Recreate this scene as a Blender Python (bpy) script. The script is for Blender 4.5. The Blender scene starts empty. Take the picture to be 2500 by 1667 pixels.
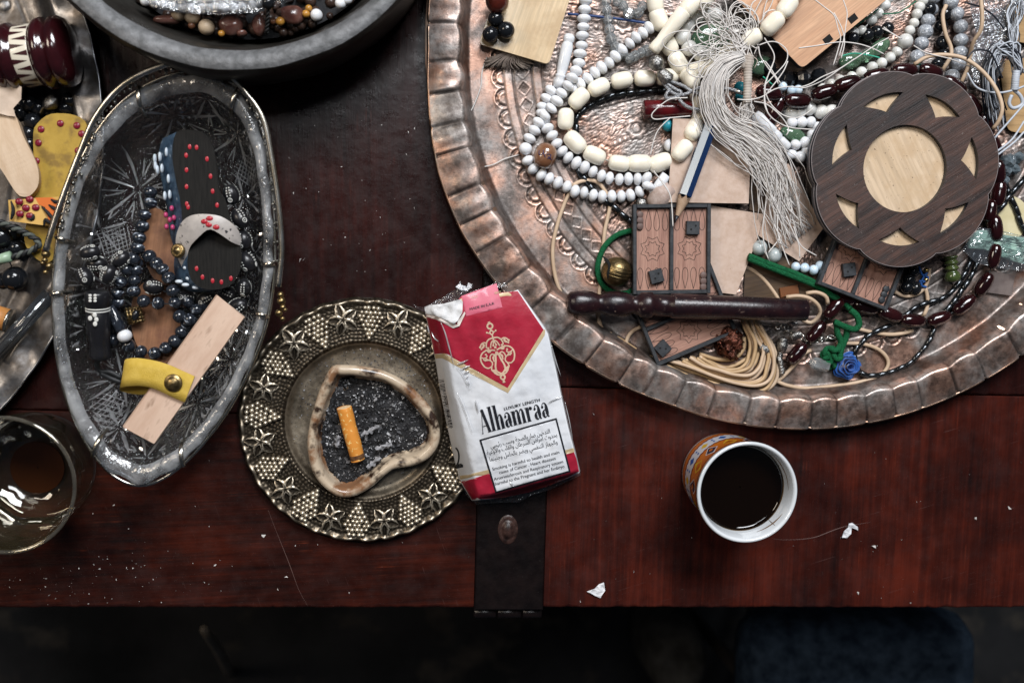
import bpy, bmesh, math, random
import numpy as np
from mathutils import Vector, Matrix
from mathutils.geometry import delaunay_2d_cdt
from mathutils import noise as mnoise

random.seed(7); rng = np.random.default_rng(7)
SC = bpy.context.scene
COL = SC.collection
PI = math.pi
# One unit u = one photograph pixel measured on the chest top = 0.189 mm.  z up, chest top at z = 0.
FPX = 35.0 / 36.0 * 2500.0
U = 0.46 / FPX
# ------------------------------------------------------------------ camera
_ax, _ay = 200.0 / FPX, -213.5 / FPX
CF = np.array([_ax, _ay, -1.0]); CF /= np.linalg.norm(CF)
CR = np.array([1.0, 0, 0]) - CF[0] * CF; CR /= np.linalg.norm(CR)
CU = np.cross(CR, CF)
cam_d = bpy.data.cameras.new('camera'); cam = bpy.data.objects.new('camera', cam_d); COL.objects.link(cam)
cam_d.lens = 35; cam_d.sensor_width = 36; cam_d.clip_start = 0.01; cam_d.clip_end = 50
cam.matrix_world = Matrix(((CR[0], CU[0], -CF[0], 0), (CR[1], CU[1], -CF[1], 0), (CR[2], CU[2], -CF[2], 0.46), (0, 0, 0, 1)))
cam_d.dof.use_dof = True; cam_d.dof.focus_distance = 0.452; cam_d.dof.aperture_fstop = 7.0
SC.camera = cam
# ------------------------------------------------------------------ light
world = bpy.data.worlds.new('World'); SC.world = world; world.use_nodes = True
_wn = world.node_tree.nodes
_wn['Background'].inputs[0].default_value = (0.62, 0.75, 1.0, 1)
_wn['Background'].inputs[1].default_value = 0.042
def area_lamp(name, loc, aim, sx, sy, watts, col):
    d = bpy.data.lights.new(name, 'AREA'); d.shape = 'RECTANGLE'; d.size = sx; d.size_y = sy; d.energy = watts; d.color = col
    o = bpy.data.objects.new(name, d); COL.objects.link(o); o.location = loc
    o.rotation_euler = (Vector(aim) - Vector(loc)).to_track_quat('-Z', 'Y').to_euler()
    return o
area_lamp('window_light', (0.30, 0.95, 1.15), (0.05, 0.0, 0.0), 0.70, 0.50, 32.0, (0.95, 0.97, 1.0))
area_lamp('ceiling_lamp', (-0.02, 0.46, 1.35), (0, 0.05, 0), 0.30, 0.20, 3.2, (0.95, 0.97, 1.0))
area_lamp('room_lamp', (-0.85, 0.35, 0.9), (0, 0, 0), 0.35, 0.35, 5.0, (1.0, 0.86, 0.70))
SC.view_settings.view_transform = 'Standard'; SC.view_settings.look = 'None'
SC.view_settings.exposure = 0.0; SC.view_settings.gamma = 1.0
SC.cycles.use_denoising = True
SC.cycles.max_bounces = 10; SC.cycles.transparent_max_bounces = 24; SC.cycles.transmission_bounces = 8
SC.cycles.caustics_reflective = False; SC.cycles.caustics_refractive = False
SC.cycles.sample_clamp_indirect = 4.0

# ------------------------------------------------------------------ placing helpers
def at(px, py, z=0.0):
    """point (in u) where the sight line through photograph pixel px,py meets height z"""
    d = CF + CR * ((px - 1250.0) / FPX) + CU * ((833.5 - py) / FPX)
    t = (z - FPX) / d[2]
    return np.array([0, 0, FPX]) + d * t
ZN = {'A': (0, 0, 3.136), 'B': (0, 450, 3.136), 'C': (0, 850, 3.136), 'D': (550, 680, 2.34), 'E': (1000, 650, 2.613),
      'G': (1040, 0, 3.137), 'H': (1500, 0, 3.137), 'I': (1950, 0, 3.136), 'J': (1250, 400, 3.92), 'K': (1700, 400, 3.92),
      'L': (2050, 400, 3.92), 'M': (1350, 680, 3.92), 'N': (1900, 650, 3.647), 'O': (1600, 1000, 3.485), 'P': (1600, 0, 5.6),
      'Q': (1050, 680, 5.6), 'R': (200, 0, 2.613), 'T': (0, 150, 2.613), 'V': (2200, 0, 3.92), 'W': (2250, 350, 3.92), 'S': (0, 0, 1.0),
      'X': (1800, 150, 5.6)}
def zp(zn, x, y):
    ox, oy, k = ZN[zn]
    return ox + x / k, oy + y / k
def Z(zn, pts, z=None):
    """list of (x,y[,z]) read in an enlarged window of the photograph -> Nx3 world u"""
    out = []
    for p in pts:
        a, b = zp(zn, p[0], p[1])
        out.append(at(a, b, p[2] if len(p) > 2 else (z or 0.0)))
    return np.array(out)

# ------------------------------------------------------------------ object helpers
BASE = {}
def link(o): COL.objects.link(o); return o
def thing(name, label, cat, base, group=None):
    o = bpy.data.objects.new(name, None); link(o)
    o.empty_display_size = 0.005
    o['label'] = label; o['category'] = cat
    if group: o['group'] = group
    b = np.array(base, float); BASE[o.name] = b; o.location = Vector(b * U)
    return o
def mesh_of(name, VF, mats, base=(0, 0, 0), smooth=True):
    V, F = VF[0], VF[1]
    V = (np.asarray(V, float) - np.asarray(base, float)) * U
    me = bpy.data.meshes.new(name)
    if isinstance(F, np.ndarray):
        n = F.shape[1]
        me.vertices.add(len(V)); me.vertices.foreach_set('co', V.ravel())
        me.loops.add(F.size); me.loops.foreach_set('vertex_index', F.ravel().astype(np.int32))
        me.polygons.add(len(F)); me.polygons.foreach_set('loop_start', np.arange(0, F.size, n, dtype=np.int32))
        me.update(calc_edges=True)
    else:
        me.from_pydata([tuple(v) for v in V], [], [tuple(int(i) for i in f) for f in F])
    me.validate()
    if not isinstance(mats, (list, tuple)): mats = [mats]
    for m in mats: me.materials.append(m)
    if len(VF) > 2 and VF[2] is not None and len(me.polygons) == len(VF[2]):
        me.polygons.foreach_set('material_index', np.asarray(VF[2], np.int32))
    if smooth: me.polygons.foreach_set('use_smooth', np.ones(len(me.polygons), bool))
    me.update()
    return me
def autosmooth(me, ang=40):
    bm = bmesh.new(); bm.from_mesh(me)
    for e in bm.edges:
        if len(e.link_faces) == 2 and e.calc_face_angle(0) > math.radians(ang): e.smooth = False
    bm.to_mesh(me); bm.free()
def part(par, name, VF, mat, smooth=True, sharp=None, label=None, kind=None):
    b = BASE[par.name]
    me = mesh_of(name, VF, mat, b, smooth)
    if sharp: autosmooth(me, sharp)
    o = bpy.data.objects.new(name, me); link(o); o.parent = par; BASE[o.name] = b
    if label: o['label'] = label
    if kind: o['kind'] = kind
    return o
def single(name, label, cat, VF, mat, group=None, smooth=True, sharp=None, kind=None):
    V = np.asarray(VF[0]); b = np.array([V[:, 0].mean(), V[:, 1].mean(), V[:, 2].min()])
    me = mesh_of(name, VF, mat, b, smooth)
    if sharp: autosmooth(me, sharp)
    o = bpy.data.objects.new(name, me); link(o); o.location = Vector(b * U); BASE[o.name] = b
    if label: o['label'] = label
    if cat: o['category'] = cat
    if group: o['group'] = group
    if kind: o['kind'] = kind
    return o
def frame(p, t, up=(0, 0, 1), spin=0.0):
    """4x4 (u) with local z along t at p"""
    t = np.asarray(t, float); t = t / (np.linalg.norm(t) + 1e-9)
    up = np.asarray(up, float)
    if abs(t @ up) > 0.95: up = np.array([1.0, 0, 0])
    x = np.cross(up, t); x /= np.linalg.norm(x); y = np.cross(t, x)
    if spin:
        c, s = math.cos(spin), math.sin(spin); x, y = c * x + s * y, c * y - s * x
    m = np.eye(4); m[:3, 0], m[:3, 1], m[:3, 2], m[:3, 3] = x, y, t, p
    return m
def inst(par, name, me, M4):
    o = bpy.data.objects.new(name, me); link(o); o.parent = par
    m = M4.copy(); m[:3, 3] = (m[:3, 3] - BASE[par.name]) * U
    o.matrix_local = Matrix(m.tolist()); BASE[o.name] = BASE[par.name]
    return o
def xf(VF, M4):
    V = np.asarray(VF[0], float); V = V @ M4[:3, :3].T + M4[:3, 3]
    return (V,) + tuple(VF[1:])
def join(*vfs):
    Vs, Fs, Ms, n = [], [], [], 0
    for k in vfs:
        Vs.append(np.asarray(k[0], float)); Fs += [tuple(int(i) + n for i in f) for f in k[1]]
        Ms += list(k[2]) if len(k) > 2 and k[2] is not None else [0] * len(k[1]); n += len(k[0])
    return np.concatenate(Vs), Fs, Ms
def withmat(VF, i): return VF[0], VF[1], [i] * len(VF[1])

# ------------------------------------------------------------------ shapes
def spline(P, step=None, n=None, closed=False):
    P = np.asarray(P, float)
    if closed: Q = np.vstack([P[-1], P, P[0], P[1]])
    else: Q = np.vstack([2 * P[0] - P[1], P, 2 * P[-1] - P[-2]])
    out = []
    for i in range(1, len(Q) - 2):
        p0, p1, p2, p3 = Q[i - 1], Q[i], Q[i + 1], Q[i + 2]
        for t in np.linspace(0, 1, 12, endpoint=False):
            out.append(0.5 * ((2 * p1) + (-p0 + p2) * t + (2 * p0 - 5 * p1 + 4 * p2 - p3) * t * t + (-p0 + 3 * p1 - 3 * p2 + p3) * t ** 3))
    if not closed: out.append(P[-1])
    else: out.append(out[0])
    C = np.array(out); L = np.r_[0, np.cumsum(np.linalg.norm(np.diff(C, axis=0), axis=1))]
    if n is None: n = max(2, int(round(L[-1] / (step or 6.0))) + 1)
    s = np.linspace(0, L[-1], n)
    R = np.c_[[np.interp(s, L, C[:, k]) for k in range(C.shape[1])]].T
    return R[:-1] if closed else R
def tube(P, r, n=8, closed=False, flat=1.0):
    P = np.asarray(P, float); m = len(P)
    r = np.full(m, float(r)) if np.isscalar(r) else np.interp(np.linspace(0, 1, m), np.linspace(0, 1, len(r)), r)
    T = np.gradient(P, axis=0)
    if closed: T = np.roll(P, -1, 0) - np.roll(P, 1, 0)
    T /= (np.linalg.norm(T, axis=1)[:, None] + 1e-9)
    up = np.array([0, 0, 1.0]); X = np.cross(up, T)
    bad = np.linalg.norm(X, axis=1) < 0.2
    X[bad] = np.cross(np.array([1.0, 0.13, 0]), T[bad])
    X /= np.linalg.norm(X, axis=1)[:, None]
    for i in range(1, m):
        if X[i] @ X[i - 1] < 0: X[i] = -X[i]
    Y = np.cross(T, X)
    a = np.linspace(0, 2 * PI, n, endpoint=False)
    V = P[:, None, :] + r[:, None, None] * (np.cos(a)[None, :, None] * X[:, None, :] + flat * np.sin(a)[None, :, None] * Y[:, None, :])
    V = V.reshape(-1, 3); F = []
    k = m if closed else m - 1
    for i in range(k):
        j = (i + 1) % m
        for q in range(n):
            w = (q + 1) % n
            F.append((i * n + q, i * n + w, j * n + w, j * n + q))
    if not closed:
        F.append(tuple(range(n - 1, -1, -1))); F.append(tuple((m - 1) * n + q for q in range(n)))
    return V, F
def lathe(prof, n=24, cap=True):
    prof = np.asarray(prof, float); a = np.linspace(0, 2 * PI, n, endpoint=False)
    V = np.stack([prof[:, 0][:, None] * np.cos(a), prof[:, 0][:, None] * np.sin(a), np.repeat(prof[:, 1][:, None], n, 1)], -1).reshape(-1, 3)
    F = []
    for i in range(len(prof) - 1):
        for q in range(n):
            w = (q + 1) % n; F.append((i * n + q, i * n + w, (i + 1) * n + w, (i + 1) * n + q))
    if cap:
        F.append(tuple(range(n - 1, -1, -1))); F.append(tuple((len(prof) - 1) * n + q for q in range(n)))
    return V, F
def ball(r, rz=None, n=18, m=11):
    rz = rz or r; t = np.linspace(-PI / 2, PI / 2, m); t[0] += 0.08; t[-1] -= 0.08
    return lathe(np.c_[r * np.cos(t), rz * np.sin(t)], n)
def barrel(r, h, e=0.62, n=18, p=3.2):
    """rounded barrel bead: half length h/2"""
    z = np.sin(np.linspace(-PI / 2, PI / 2, 15)); z = np.clip(z, -0.995, 0.995)
    rr = r * (e * 0.35 + (1 - e * 0.35) * (1 - np.abs(z) ** p) ** (1 / 2.0))
    return lathe(np.c_[rr, z * h / 2], n)
def box(x0, x1, y0, y1, z0, z1):
    V = [(x0, y0, z0), (x1, y0, z0), (x1, y1, z0), (x0, y1, z0), (x0, y0, z1), (x1, y0, z1), (x1, y1, z1), (x0, y1, z1)]
    return np.array(V, float), [(3, 2, 1, 0), (4, 5, 6, 7), (0, 1, 5, 4), (1, 2, 6, 5), (2, 3, 7, 6), (3, 0, 4, 7)]
def bbox(x0, x1, y0, y1, z0, z1, b=2.0):
    """box with chamfered top edges"""
    V = [(x0, y0, z0), (x1, y0, z0), (x1, y1, z0), (x0, y1, z0), (x0, y0, z1 - b), (x1, y0, z1 - b), (x1, y1, z1 - b), (x0, y1, z1 - b),
         (x0 + b, y0 + b, z1), (x1 - b, y0 + b, z1), (x1 - b, y1 - b, z1), (x0 + b, y1 - b, z1)]
    F = [(3, 2, 1, 0), (8, 9, 10, 11)]
    for k in (0, 4):
        for i in range(4):
            j = (i + 1) % 4; F.append((k + i, k + j, k + 4 + j, k + 4 + i))
    return np.array(V, float), F
def signed(poly):
    P = np.asarray(poly); return 0.5 * np.sum(P[:, 0] * np.roll(P[:, 1], -1) - np.roll(P[:, 0], -1) * P[:, 1])
def fill2d(outer, holes=(), grid=None):
    """triangulated 2-D polygon with holes, optional interior grid points -> V2, F"""
    loops = [list(outer)] + [list(h) for h in holes]
    V, E = [], []
    for lp in loops:
        n0 = len(V); V += [Vector((float(p[0]), float(p[1]))) for p in lp]
        E += [(n0 + i, n0 + (i + 1) % len(lp)) for i in range(len(lp))]
    if grid:
        P = np.asarray(outer)[:, :2]; x0, y0 = P.min(0); x1, y1 = P.max(0)
        for x in np.arange(x0 + grid / 2, x1, grid):
            for y in np.arange(y0 + grid / 2, y1, grid):
                if inside(P, x, y) and not any(inside(np.asarray(h), x, y) for h in holes): V.append(Vector((x, y)))
    v, e, f, _, _, _ = delaunay_2d_cdt(V, E, [], 1, 1e-5)
    v = np.array([(p.x, p.y) for p in v]); F = []
    for t in f:
        a, b, c = v[t[0]], v[t[1]], v[t[2]]
        if holes:
            m_ = (a + b + c) / 3
            if any(inside(np.asarray(h), m_[0], m_[1]) for h in holes): continue
        if (b[0] - a[0]) * (c[1] - a[1]) - (b[1] - a[1]) * (c[0] - a[0]) < 0: t = t[::-1]
        F.append(tuple(t))
    return v, F
def inside(P, x, y):
    a, b = P, np.roll(P, -1, 0)
    c = (a[:, 1] > y) != (b[:, 1] > y)
    with np.errstate(divide='ignore', invalid='ignore'):
        xx = (b[:, 0] - a[:, 0]) * (y - a[:, 1]) / (b[:, 1] - a[:, 1]) + a[:, 0]
    return bool(np.sum(c & (x < xx)) % 2)
def slab(outer, z0, z1, holes=(), bev=0.0):
    """extruded polygon (world xy) with holes"""
    o = np.asarray(outer, float)[:, :2]
    if signed(o) < 0: o = o[::-1]
    hs = []
    for h in holes:
        h = np.asarray(h, float)[:, :2]
        hs.append(h[::-1] if signed(h) > 0 else h)
    v, f = fill2d(o, hs)
    n = len(v)
    V = [np.c_[v, np.full(n, z1)], np.c_[v, np.full(n, z0)]]
    F = [t for t in f] + [tuple(i + n for i in t[::-1]) for t in f]
    k = 2 * n
    for lp in [o] + hs:
        m = len(lp); V += [np.c_[lp, np.full(m, z0)], np.c_[lp, np.full(m, z1)]]
        F += [(k + i, k + (i + 1) % m, k + m + (i + 1) % m, k + m + i) for i in range(m)]; k += 2 * m
    return np.concatenate(V), F
def rounded(poly, r, n=5):
    P = np.asarray(poly, float)[:, :2]; out = []; m = len(P)
    for i in range(m):
        a, b, c = P[i - 1], P[i], P[(i + 1) % m]
        u = (a - b) / np.linalg.norm(a - b); w = (c - b) / np.linalg.norm(c - b)
        s, e = b + u * r, b + w * r
        for t in np.linspace(0, 1, n): out.append((1 - t) ** 2 * s + 2 * t * (1 - t) * b + t * t * e)
    return np.array(out)
def circle(cx, cy, r, n=32, ry=None, a0=0.0):
    a = np.linspace(0, 2 * PI, n, endpoint=False) + a0
    return np.c_[cx + r * np.cos(a), cy + (ry or r) * np.sin(a)]
def vnoise(P, s, seed=0.0):
    return np.array([mnoise.noise(Vector((p[0] * s + seed, p[1] * s - seed, (p[2] if len(p) > 2 else 0) * s + 0.37))) for p in P])
def ribbon(P2, w):
    """flat variable-width stroke in 2-D -> V2, F"""
    P = np.asarray(P2, float)[:, :2]; m = len(P)
    w = np.full(m, float(w)) if np.isscalar(w) else np.interp(np.linspace(0, 1, m), np.linspace(0, 1, len(w)), w)
    T = np.gradient(P, axis=0); T /= np.linalg.norm(T, axis=1)[:, None] + 1e-9
    N = np.c_[-T[:, 1], T[:, 0]]
    V = np.vstack([P + N * w[:, None] / 2, P - N * w[:, None] / 2])
    return V, [(i, m + i, m + i + 1, i + 1) for i in range(m - 1)]
def text2d(s, size):
    c = bpy.data.curves.new('t', 'FONT'); c.body = s; c.size = size; c.resolution_u = 3
    o = bpy.data.objects.new('t', c); COL.objects.link(o)
    bpy.context.view_layer.update()
    me = bpy.data.meshes.new_from_object(o)
    V = np.array([v.co[:2] for v in me.vertices]).reshape(-1, 2); F = [tuple(p.vertices) for p in me.polygons]
    bpy.data.objects.remove(o); bpy.data.meshes.remove(me); bpy.data.curves.remove(c)
    return V, F

# ------------------------------------------------------------------ materials (texture space in u)
MATS = {}
class NT:
    def __init__(s, name):
        s.m = bpy.data.materials.new(name); s.m.use_nodes = True; s.t = s.m.node_tree
        s.b = s.t.nodes['Principled BSDF']; s.out = s.t.nodes['Material Output']
    def n(s, ty, **kw):
        nd = s.t.nodes.new(ty)
        for k, v in kw.items():
            if k[0] == '_': setattr(nd, k[1:], v)
            else: nd.inputs[k.replace('_', ' ')].default_value = v
        return nd
    def l(s, a, b): s.t.links.new(a, b)
    def coords(s, stretch=(1, 1, 1), rot=0.0, obj=True):
        tc = s.n('ShaderNodeTexCoord'); mp = s.n('ShaderNodeMapping'); mp.vector_type = 'TEXTURE'
        # TEXTURE mapping: rotate grain axis, divide by scale
        mp.inputs['Rotation'].default_value = (0, 0, rot)
        mp.inputs['Scale'].default_value = tuple(U / k for k in stretch)
        s.l(tc.outputs['Object' if obj else 'Generated'], mp.inputs['Vector'])
        return mp.outputs[0]
    def noise(s, vec, scale, detail=4, rough=0.6, dist=0.0):
        nd = s.n('ShaderNodeTexNoise'); nd.inputs['Scale'].default_value = scale; nd.inputs['Detail'].default_value = detail
        nd.inputs['Roughness'].default_value = rough; nd.inputs['Distortion'].default_value = dist
        s.l(vec, nd.inputs['Vector']); return nd.outputs['Fac']
    def ramp(s, fac, stops):
        r = s.n('ShaderNodeValToRGB'); e = r.color_ramp.elements
        while len(e) < len(stops): e.new(0.5)
        for i, (p, c) in enumerate(stops):
            e[i].position = p; e[i].color = tuple(c) + (1,) if len(c) == 3 else c
        s.l(fac, r.inputs[0]); return r.outputs[0]
    def mix(s, f, a, b):
        m = s.n('ShaderNodeMix'); m.data_type = 'RGBA'
        for k, v in ((0, f), (6, a), (7, b)):
            if hasattr(v, 'links') or hasattr(v, 'is_linked'): s.l(v, m.inputs[k])
            else: m.inputs[k].default_value = v if k == 0 else tuple(v) + (1,)
        return m.outputs[2]
    def math(s, op, a, b=0.0):
        m = s.n('ShaderNodeMath'); m.operation = op
        for k, v in ((0, a), (1, b)):
            if hasattr(v, 'is_linked'): s.l(v, m.inputs[k])
            else: m.inputs[k].default_value = v
        return m.outputs[0]
    def bump(s, h, strength=0.3, dist=1.0, prev=None):
        b = s.n('ShaderNodeBump'); b.inputs['Strength'].default_value = strength; b.inputs['Distance'].default_value = dist * U
        s.l(h, b.inputs['Height'])
        if prev is not None: s.l(prev, b.inputs['Normal'])
        return b.outputs[0]
def g3(v): return (v, v, v)
def mat(name, c1, c2=None, rough=0.5, metal=0.0, scale=0.03, lo=0.35, hi=0.65, bump=0.0, bscale=0.15, bdist=2.0, coat=0.0, spec=0.5,
        stretch=(1, 1, 1), rot=0.0, rvar=0.0, rand=0.0, sss=0.0, trans=0.0, ior=1.45, c3=None, scale3=0.2, lo3=0.6, hi3=0.75, detail=4, sheen=0.0):
    if name in MATS: return MATS[name]
    t = NT(name); b = t.b
    vec = t.coords(stretch, rot)
    col = None
    if c2 is not None:
        f = t.noise(vec, scale, detail)
        col = t.ramp(f, [(lo, c1), (hi, c2)])
    if c3 is not None:
        f3 = t.ramp(t.noise(vec, scale3, 3), [(lo3, g3(0)), (hi3, g3(1))])
        col = t.mix(f3, col if col is not None else c1, c3)
    if rand > 0:
        oi = t.n('ShaderNodeObjectInfo'); hs = t.n('ShaderNodeHueSaturation')
        v = t.math('MULTIPLY_ADD', oi.outputs['Random'], rand * 2); v.node.inputs[2].default_value = 1 - rand
        t.l(v, hs.inputs['Value'])
        if col is not None: t.l(col, hs.inputs['Color'])
        else: hs.inputs['Color'].default_value = tuple(c1) + (1,)
        col = hs.outputs[0]
    if col is not None: t.l(col, b.inputs['Base Color'])
    else: b.inputs['Base Color'].default_value = tuple(c1) + (1,)
    b.inputs['Roughness'].default_value = rough; b.inputs['Metallic'].default_value = metal
    b.inputs['Specular IOR Level'].default_value = spec; b.inputs['IOR'].default_value = ior
    if rvar > 0:
        f = t.noise(vec, scale * 2.3, 4)
        r = t.math('MULTIPLY_ADD', f, rvar * 2); r.node.inputs[2].default_value = rough - rvar
        t.l(r, b.inputs['Roughness'])
    if coat > 0: b.inputs['Coat Weight'].default_value = coat; b.inputs['Coat Roughness'].default_value = 0.08
    if sss > 0: b.inputs['Subsurface Weight'].default_value = sss; b.inputs['Subsurface Radius'].default_value = (0.002, 0.0016, 0.0012)
    if trans > 0: b.inputs['Transmission Weight'].default_value = trans
    if sheen > 0: b.inputs['Sheen Weight'].default_value = sheen
    if bump > 0: t.l(t.bump(t.noise(vec, bscale, 5), bump, bdist), b.inputs['Normal'])
    MATS[name] = t.m
    return t.m
def wood(name, c1, c2, rot=0.0, rough=0.5, scale=0.06, stretch=(0.06, 1, 1), bump=0.15, lo=0.3, hi=0.7, stain=None, coat=0.0, spk=None, spec=0.4):
    """grain running along local x turned by rot"""
    if name in MATS: return MATS[name]
    t = NT(name); v = t.coords(stretch, rot); v0 = t.coords()
    f = t.noise(v, scale, 6, 0.65, 0.4); fine = t.noise(v, scale * 6, 3)
    col = t.ramp(f, [(lo, c1), (hi, c2)])
    col = t.mix(t.ramp(fine, [(0.35, g3(0.35)), (0.6, g3(0.0))]), col, tuple(k * 0.45 for k in c1))
    if stain: col = t.mix(t.ramp(t.noise(v0, 0.02, 4), [(0.5, g3(0)), (0.68, g3(0.75))]), col, stain)
    if spk: col = t.mix(t.ramp(t.noise(v0, 0.14, 3), [(0.655, g3(0)), (0.72, g3(0.8))]), col, spk)
    t.l(col, t.b.inputs['Base Color']); t.b.inputs['Specular IOR Level'].default_value = spec
    rr = t.math('MULTIPLY_ADD', t.noise(v0, 0.05, 4), 0.3); rr.node.inputs[2].default_value = rough - 0.15
    t.l(rr, t.b.inputs['Roughness'])
    if coat: t.b.inputs['Coat Weight'].default_value = coat; t.b.inputs['Coat Roughness'].default_value = 0.1
    t.l(t.bump(fine, bump, 1.5), t.b.inputs['Normal'])
    MATS[name] = t.m; return t.m
def clear(name, tint=(0.9, 0.95, 1.0), rough=0.06, frost=0.0, bump=0.0, bscale=0.08, bdist=6.0, frostcol=(0.6, 0.66, 0.74), ior=1.45, gl=0.06, fs=0.03, flo=0.45):
    """thin clear glass / plastic: lets light straight through, mirrors at grazing angles"""
    if name in MATS: return MATS[name]
    t = NT(name); t.t.nodes.remove(t.b)
    tr = t.n('ShaderNodeBsdfTransparent'); tr.inputs[0].default_value = tuple(tint) + (1,)
    gls = t.n('ShaderNodeBsdfGlossy'); gls.inputs['Roughness'].default_value = rough
    fr = t.n('ShaderNodeFresnel'); fr.inputs[0].default_value = ior
    vec = t.coords()
    if bump > 0:
        nm = t.bump(t.noise(vec, bscale, 3), bump, bdist); t.l(nm, gls.inputs['Normal']); t.l(nm, fr.inputs['Normal'])
    fac = t.math('ADD', fr.outputs[0], gl)
    mx = t.n('ShaderNodeMixShader'); t.l(fac, mx.inputs[0]); t.l(tr.outputs[0], mx.inputs[1]); t.l(gls.outputs[0], mx.inputs[2])
    last = mx
    if frost > 0:
        df = t.n('ShaderNodeBsdfDiffuse'); df.inputs[0].default_value = tuple(frostcol) + (1,)
        tl = t.n('ShaderNodeBsdfTranslucent'); tl.inputs[0].default_value = tuple(frostcol) + (1,)
        dm = t.n('ShaderNodeMixShader', Fac=0.4); t.l(df.outputs[0], dm.inputs[1]); t.l(tl.outputs[0], dm.inputs[2])
        f2 = t.math('MULTIPLY', t.ramp(t.noise(vec, fs, 4), [(0.3, g3(flo)), (0.7, g3(1))]), frost)
        m2 = t.n('ShaderNodeMixShader'); t.l(f2, m2.inputs[0]); t.l(mx.outputs[0], m2.inputs[1]); t.l(dm.outputs[0], m2.inputs[2]); last = m2
    t.l(last.outputs[0], t.out.inputs[0]); MATS[name] = t.m; return t.m
def attr_metal(name, attr, stops, rough_lo, rough_hi, metal=1.0, patina=None, pscale=0.02, plo=0.4, phi=0.65, bump=0.2, bscale=0.25, bdist=1.0, pmetal=0.6, grime=None):
    """metal whose grooves (vertex attribute 0..1, 1 = proud and rubbed bright) hold dark dirt"""
    t = NT(name); b = t.b
    a = t.n('ShaderNodeAttribute'); a.attribute_name = attr
    v = t.coords()
    n1 = t.noise(v, 0.09, 5)
    f = t.math('ADD', a.outputs['Fac'], t.math('MULTIPLY_ADD', n1, 0.5)); f.node.inputs[1].links[0].from_node.inputs[2].default_value = -0.25
    col = t.ramp(f, stops)
    if patina is not None:
        pm = t.ramp(t.noise(v, pscale, 6, 0.62, 0.3), [(plo, g3(0)), (phi, g3(1))])
        pcol = t.ramp(f, [(0.0, tuple(k * 0.25 for k in patina)), (0.6, patina), (1.0, tuple(min(1, k * 1.5) for k in patina))])
        col = t.mix(pm, col, pcol)
        mm = t.math('MULTIPLY_ADD', pm, pmetal - metal); mm.node.inputs[2].default_value = metal; t.l(mm, b.inputs['Metallic'])
    else: b.inputs['Metallic'].default_value = metal
    if grime:
        gm = t.ramp(t.noise(v, 0.02, 7, 0.7), [(0.46, g3(0)), (0.62, g3(0.8))]); col = t.mix(gm, col, grime)
        sp = t.ramp(t.noise(v, 0.22, 3), [(0.62, g3(0)), (0.72, g3(0.7))]); col = t.mix(sp, col, tuple(k * .5 for k in grime))
    t.l(col, b.inputs['Base Color'])
    rr = t.ramp(t.noise(v, 0.06, 5), [(0.3, g3(rough_lo)), (0.7, g3(rough_hi))]); t.l(rr, b.inputs['Roughness'])
    t.l(t.bump(t.noise(v, bscale, 4), bump, bdist), b.inputs['Normal'])
    return t.m
def set_attr(o, name, vals):
    a = o.data.attributes.new(name, 'FLOAT', 'POINT'); a.data.foreach_set('value', np.asarray(vals, np.float32))

m_white = mat('porcelain_white', (0.54, 0.57, 0.60), (0.62, 0.645, 0.67), rough=0.14, scale=0.01, coat=0.4)
m_cream = mat('cream_resin', (0.78, 0.72, 0.59), (0.83, 0.78, 0.67), rough=0.2, scale=0.02, sss=0.15, rand=0.04)
m_milk = mat('milk_glass', (0.72, 0.735, 0.765), (0.66, 0.665, 0.68), rough=0.14, scale=0.03, sss=0.2, rand=0.08, c3=(0.46, 0.43, 0.39), scale3=0.07, lo3=0.67, hi3=0.76)
m_black = mat('black_gloss', (0.008, 0.009, 0.011), rough=0.12)
m_blackmat = mat('black_matte', (0.008, 0.009, 0.011), (0.018, 0.018, 0.02), rough=0.6, scale=0.1, bump=0.2, spec=0.2)
m_hema = mat('hematite', (0.06, 0.065, 0.07), rough=0.2, metal=0.9)
m_dred = mat('oxblood_resin', (0.009, 0.0022, 0.003), (0.020, 0.0035, 0.004), rough=0.13, coat=0.4, rand=0.25)
m_silver = mat('aged_silver', (0.45, 0.44, 0.42), (0.12, 0.12, 0.12), rough=0.3, metal=1, scale=0.25, bump=0.7, bscale=0.22, bdist=4)
m_chain = mat('chain_silver', (0.5, 0.49, 0.46), rough=0.28, metal=1)
m_brass = mat('aged_brass', (0.36, 0.26, 0.12), (0.14, 0.10, 0.05), rough=0.38, metal=1, scale=0.08, bump=0.3)
m_steel = mat('basket_steel', (0.62, 0.60, 0.56), (0.42, 0.38, 0.30), rough=0.25, metal=1, scale=0.03)
m_gold = mat('gilt_brass', (0.62, 0.44, 0.18), rough=0.25, metal=1)
m_thread = mat('natural_thread', (0.56, 0.53, 0.51), (0.66, 0.63, 0.60), rough=0.85, scale=0.03, spec=0.1)
m_thread2 = mat('taupe_thread', (0.36, 0.31, 0.27), (0.48, 0.43, 0.38), rough=0.85, scale=0.03, spec=0.1)
m_leather = mat('leather_cord', (0.36, 0.235, 0.12), (0.48, 0.325, 0.18), rough=0.5, scale=0.02, bump=0.1)
m_leatherp = mat('pale_leather_cord', (0.44, 0.315, 0.21), (0.54, 0.40, 0.28), rough=0.5, scale=0.02)
m_greenc = mat('green_cord', (0.006, 0.085, 0.03), (0.012, 0.14, 0.055), rough=0.8, scale=0.25, bump=1.0, bscale=0.45, bdist=6, spec=0.2)
m_bluec = mat('navy_cord', (0.01, 0.035, 0.13), rough=0.5)
m_pearl = mat('pearl', (0.55, 0.54, 0.50), (0.66, 0.66, 0.64), rough=0.2, coat=0.5, sss=0.1, rand=0.12)
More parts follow.
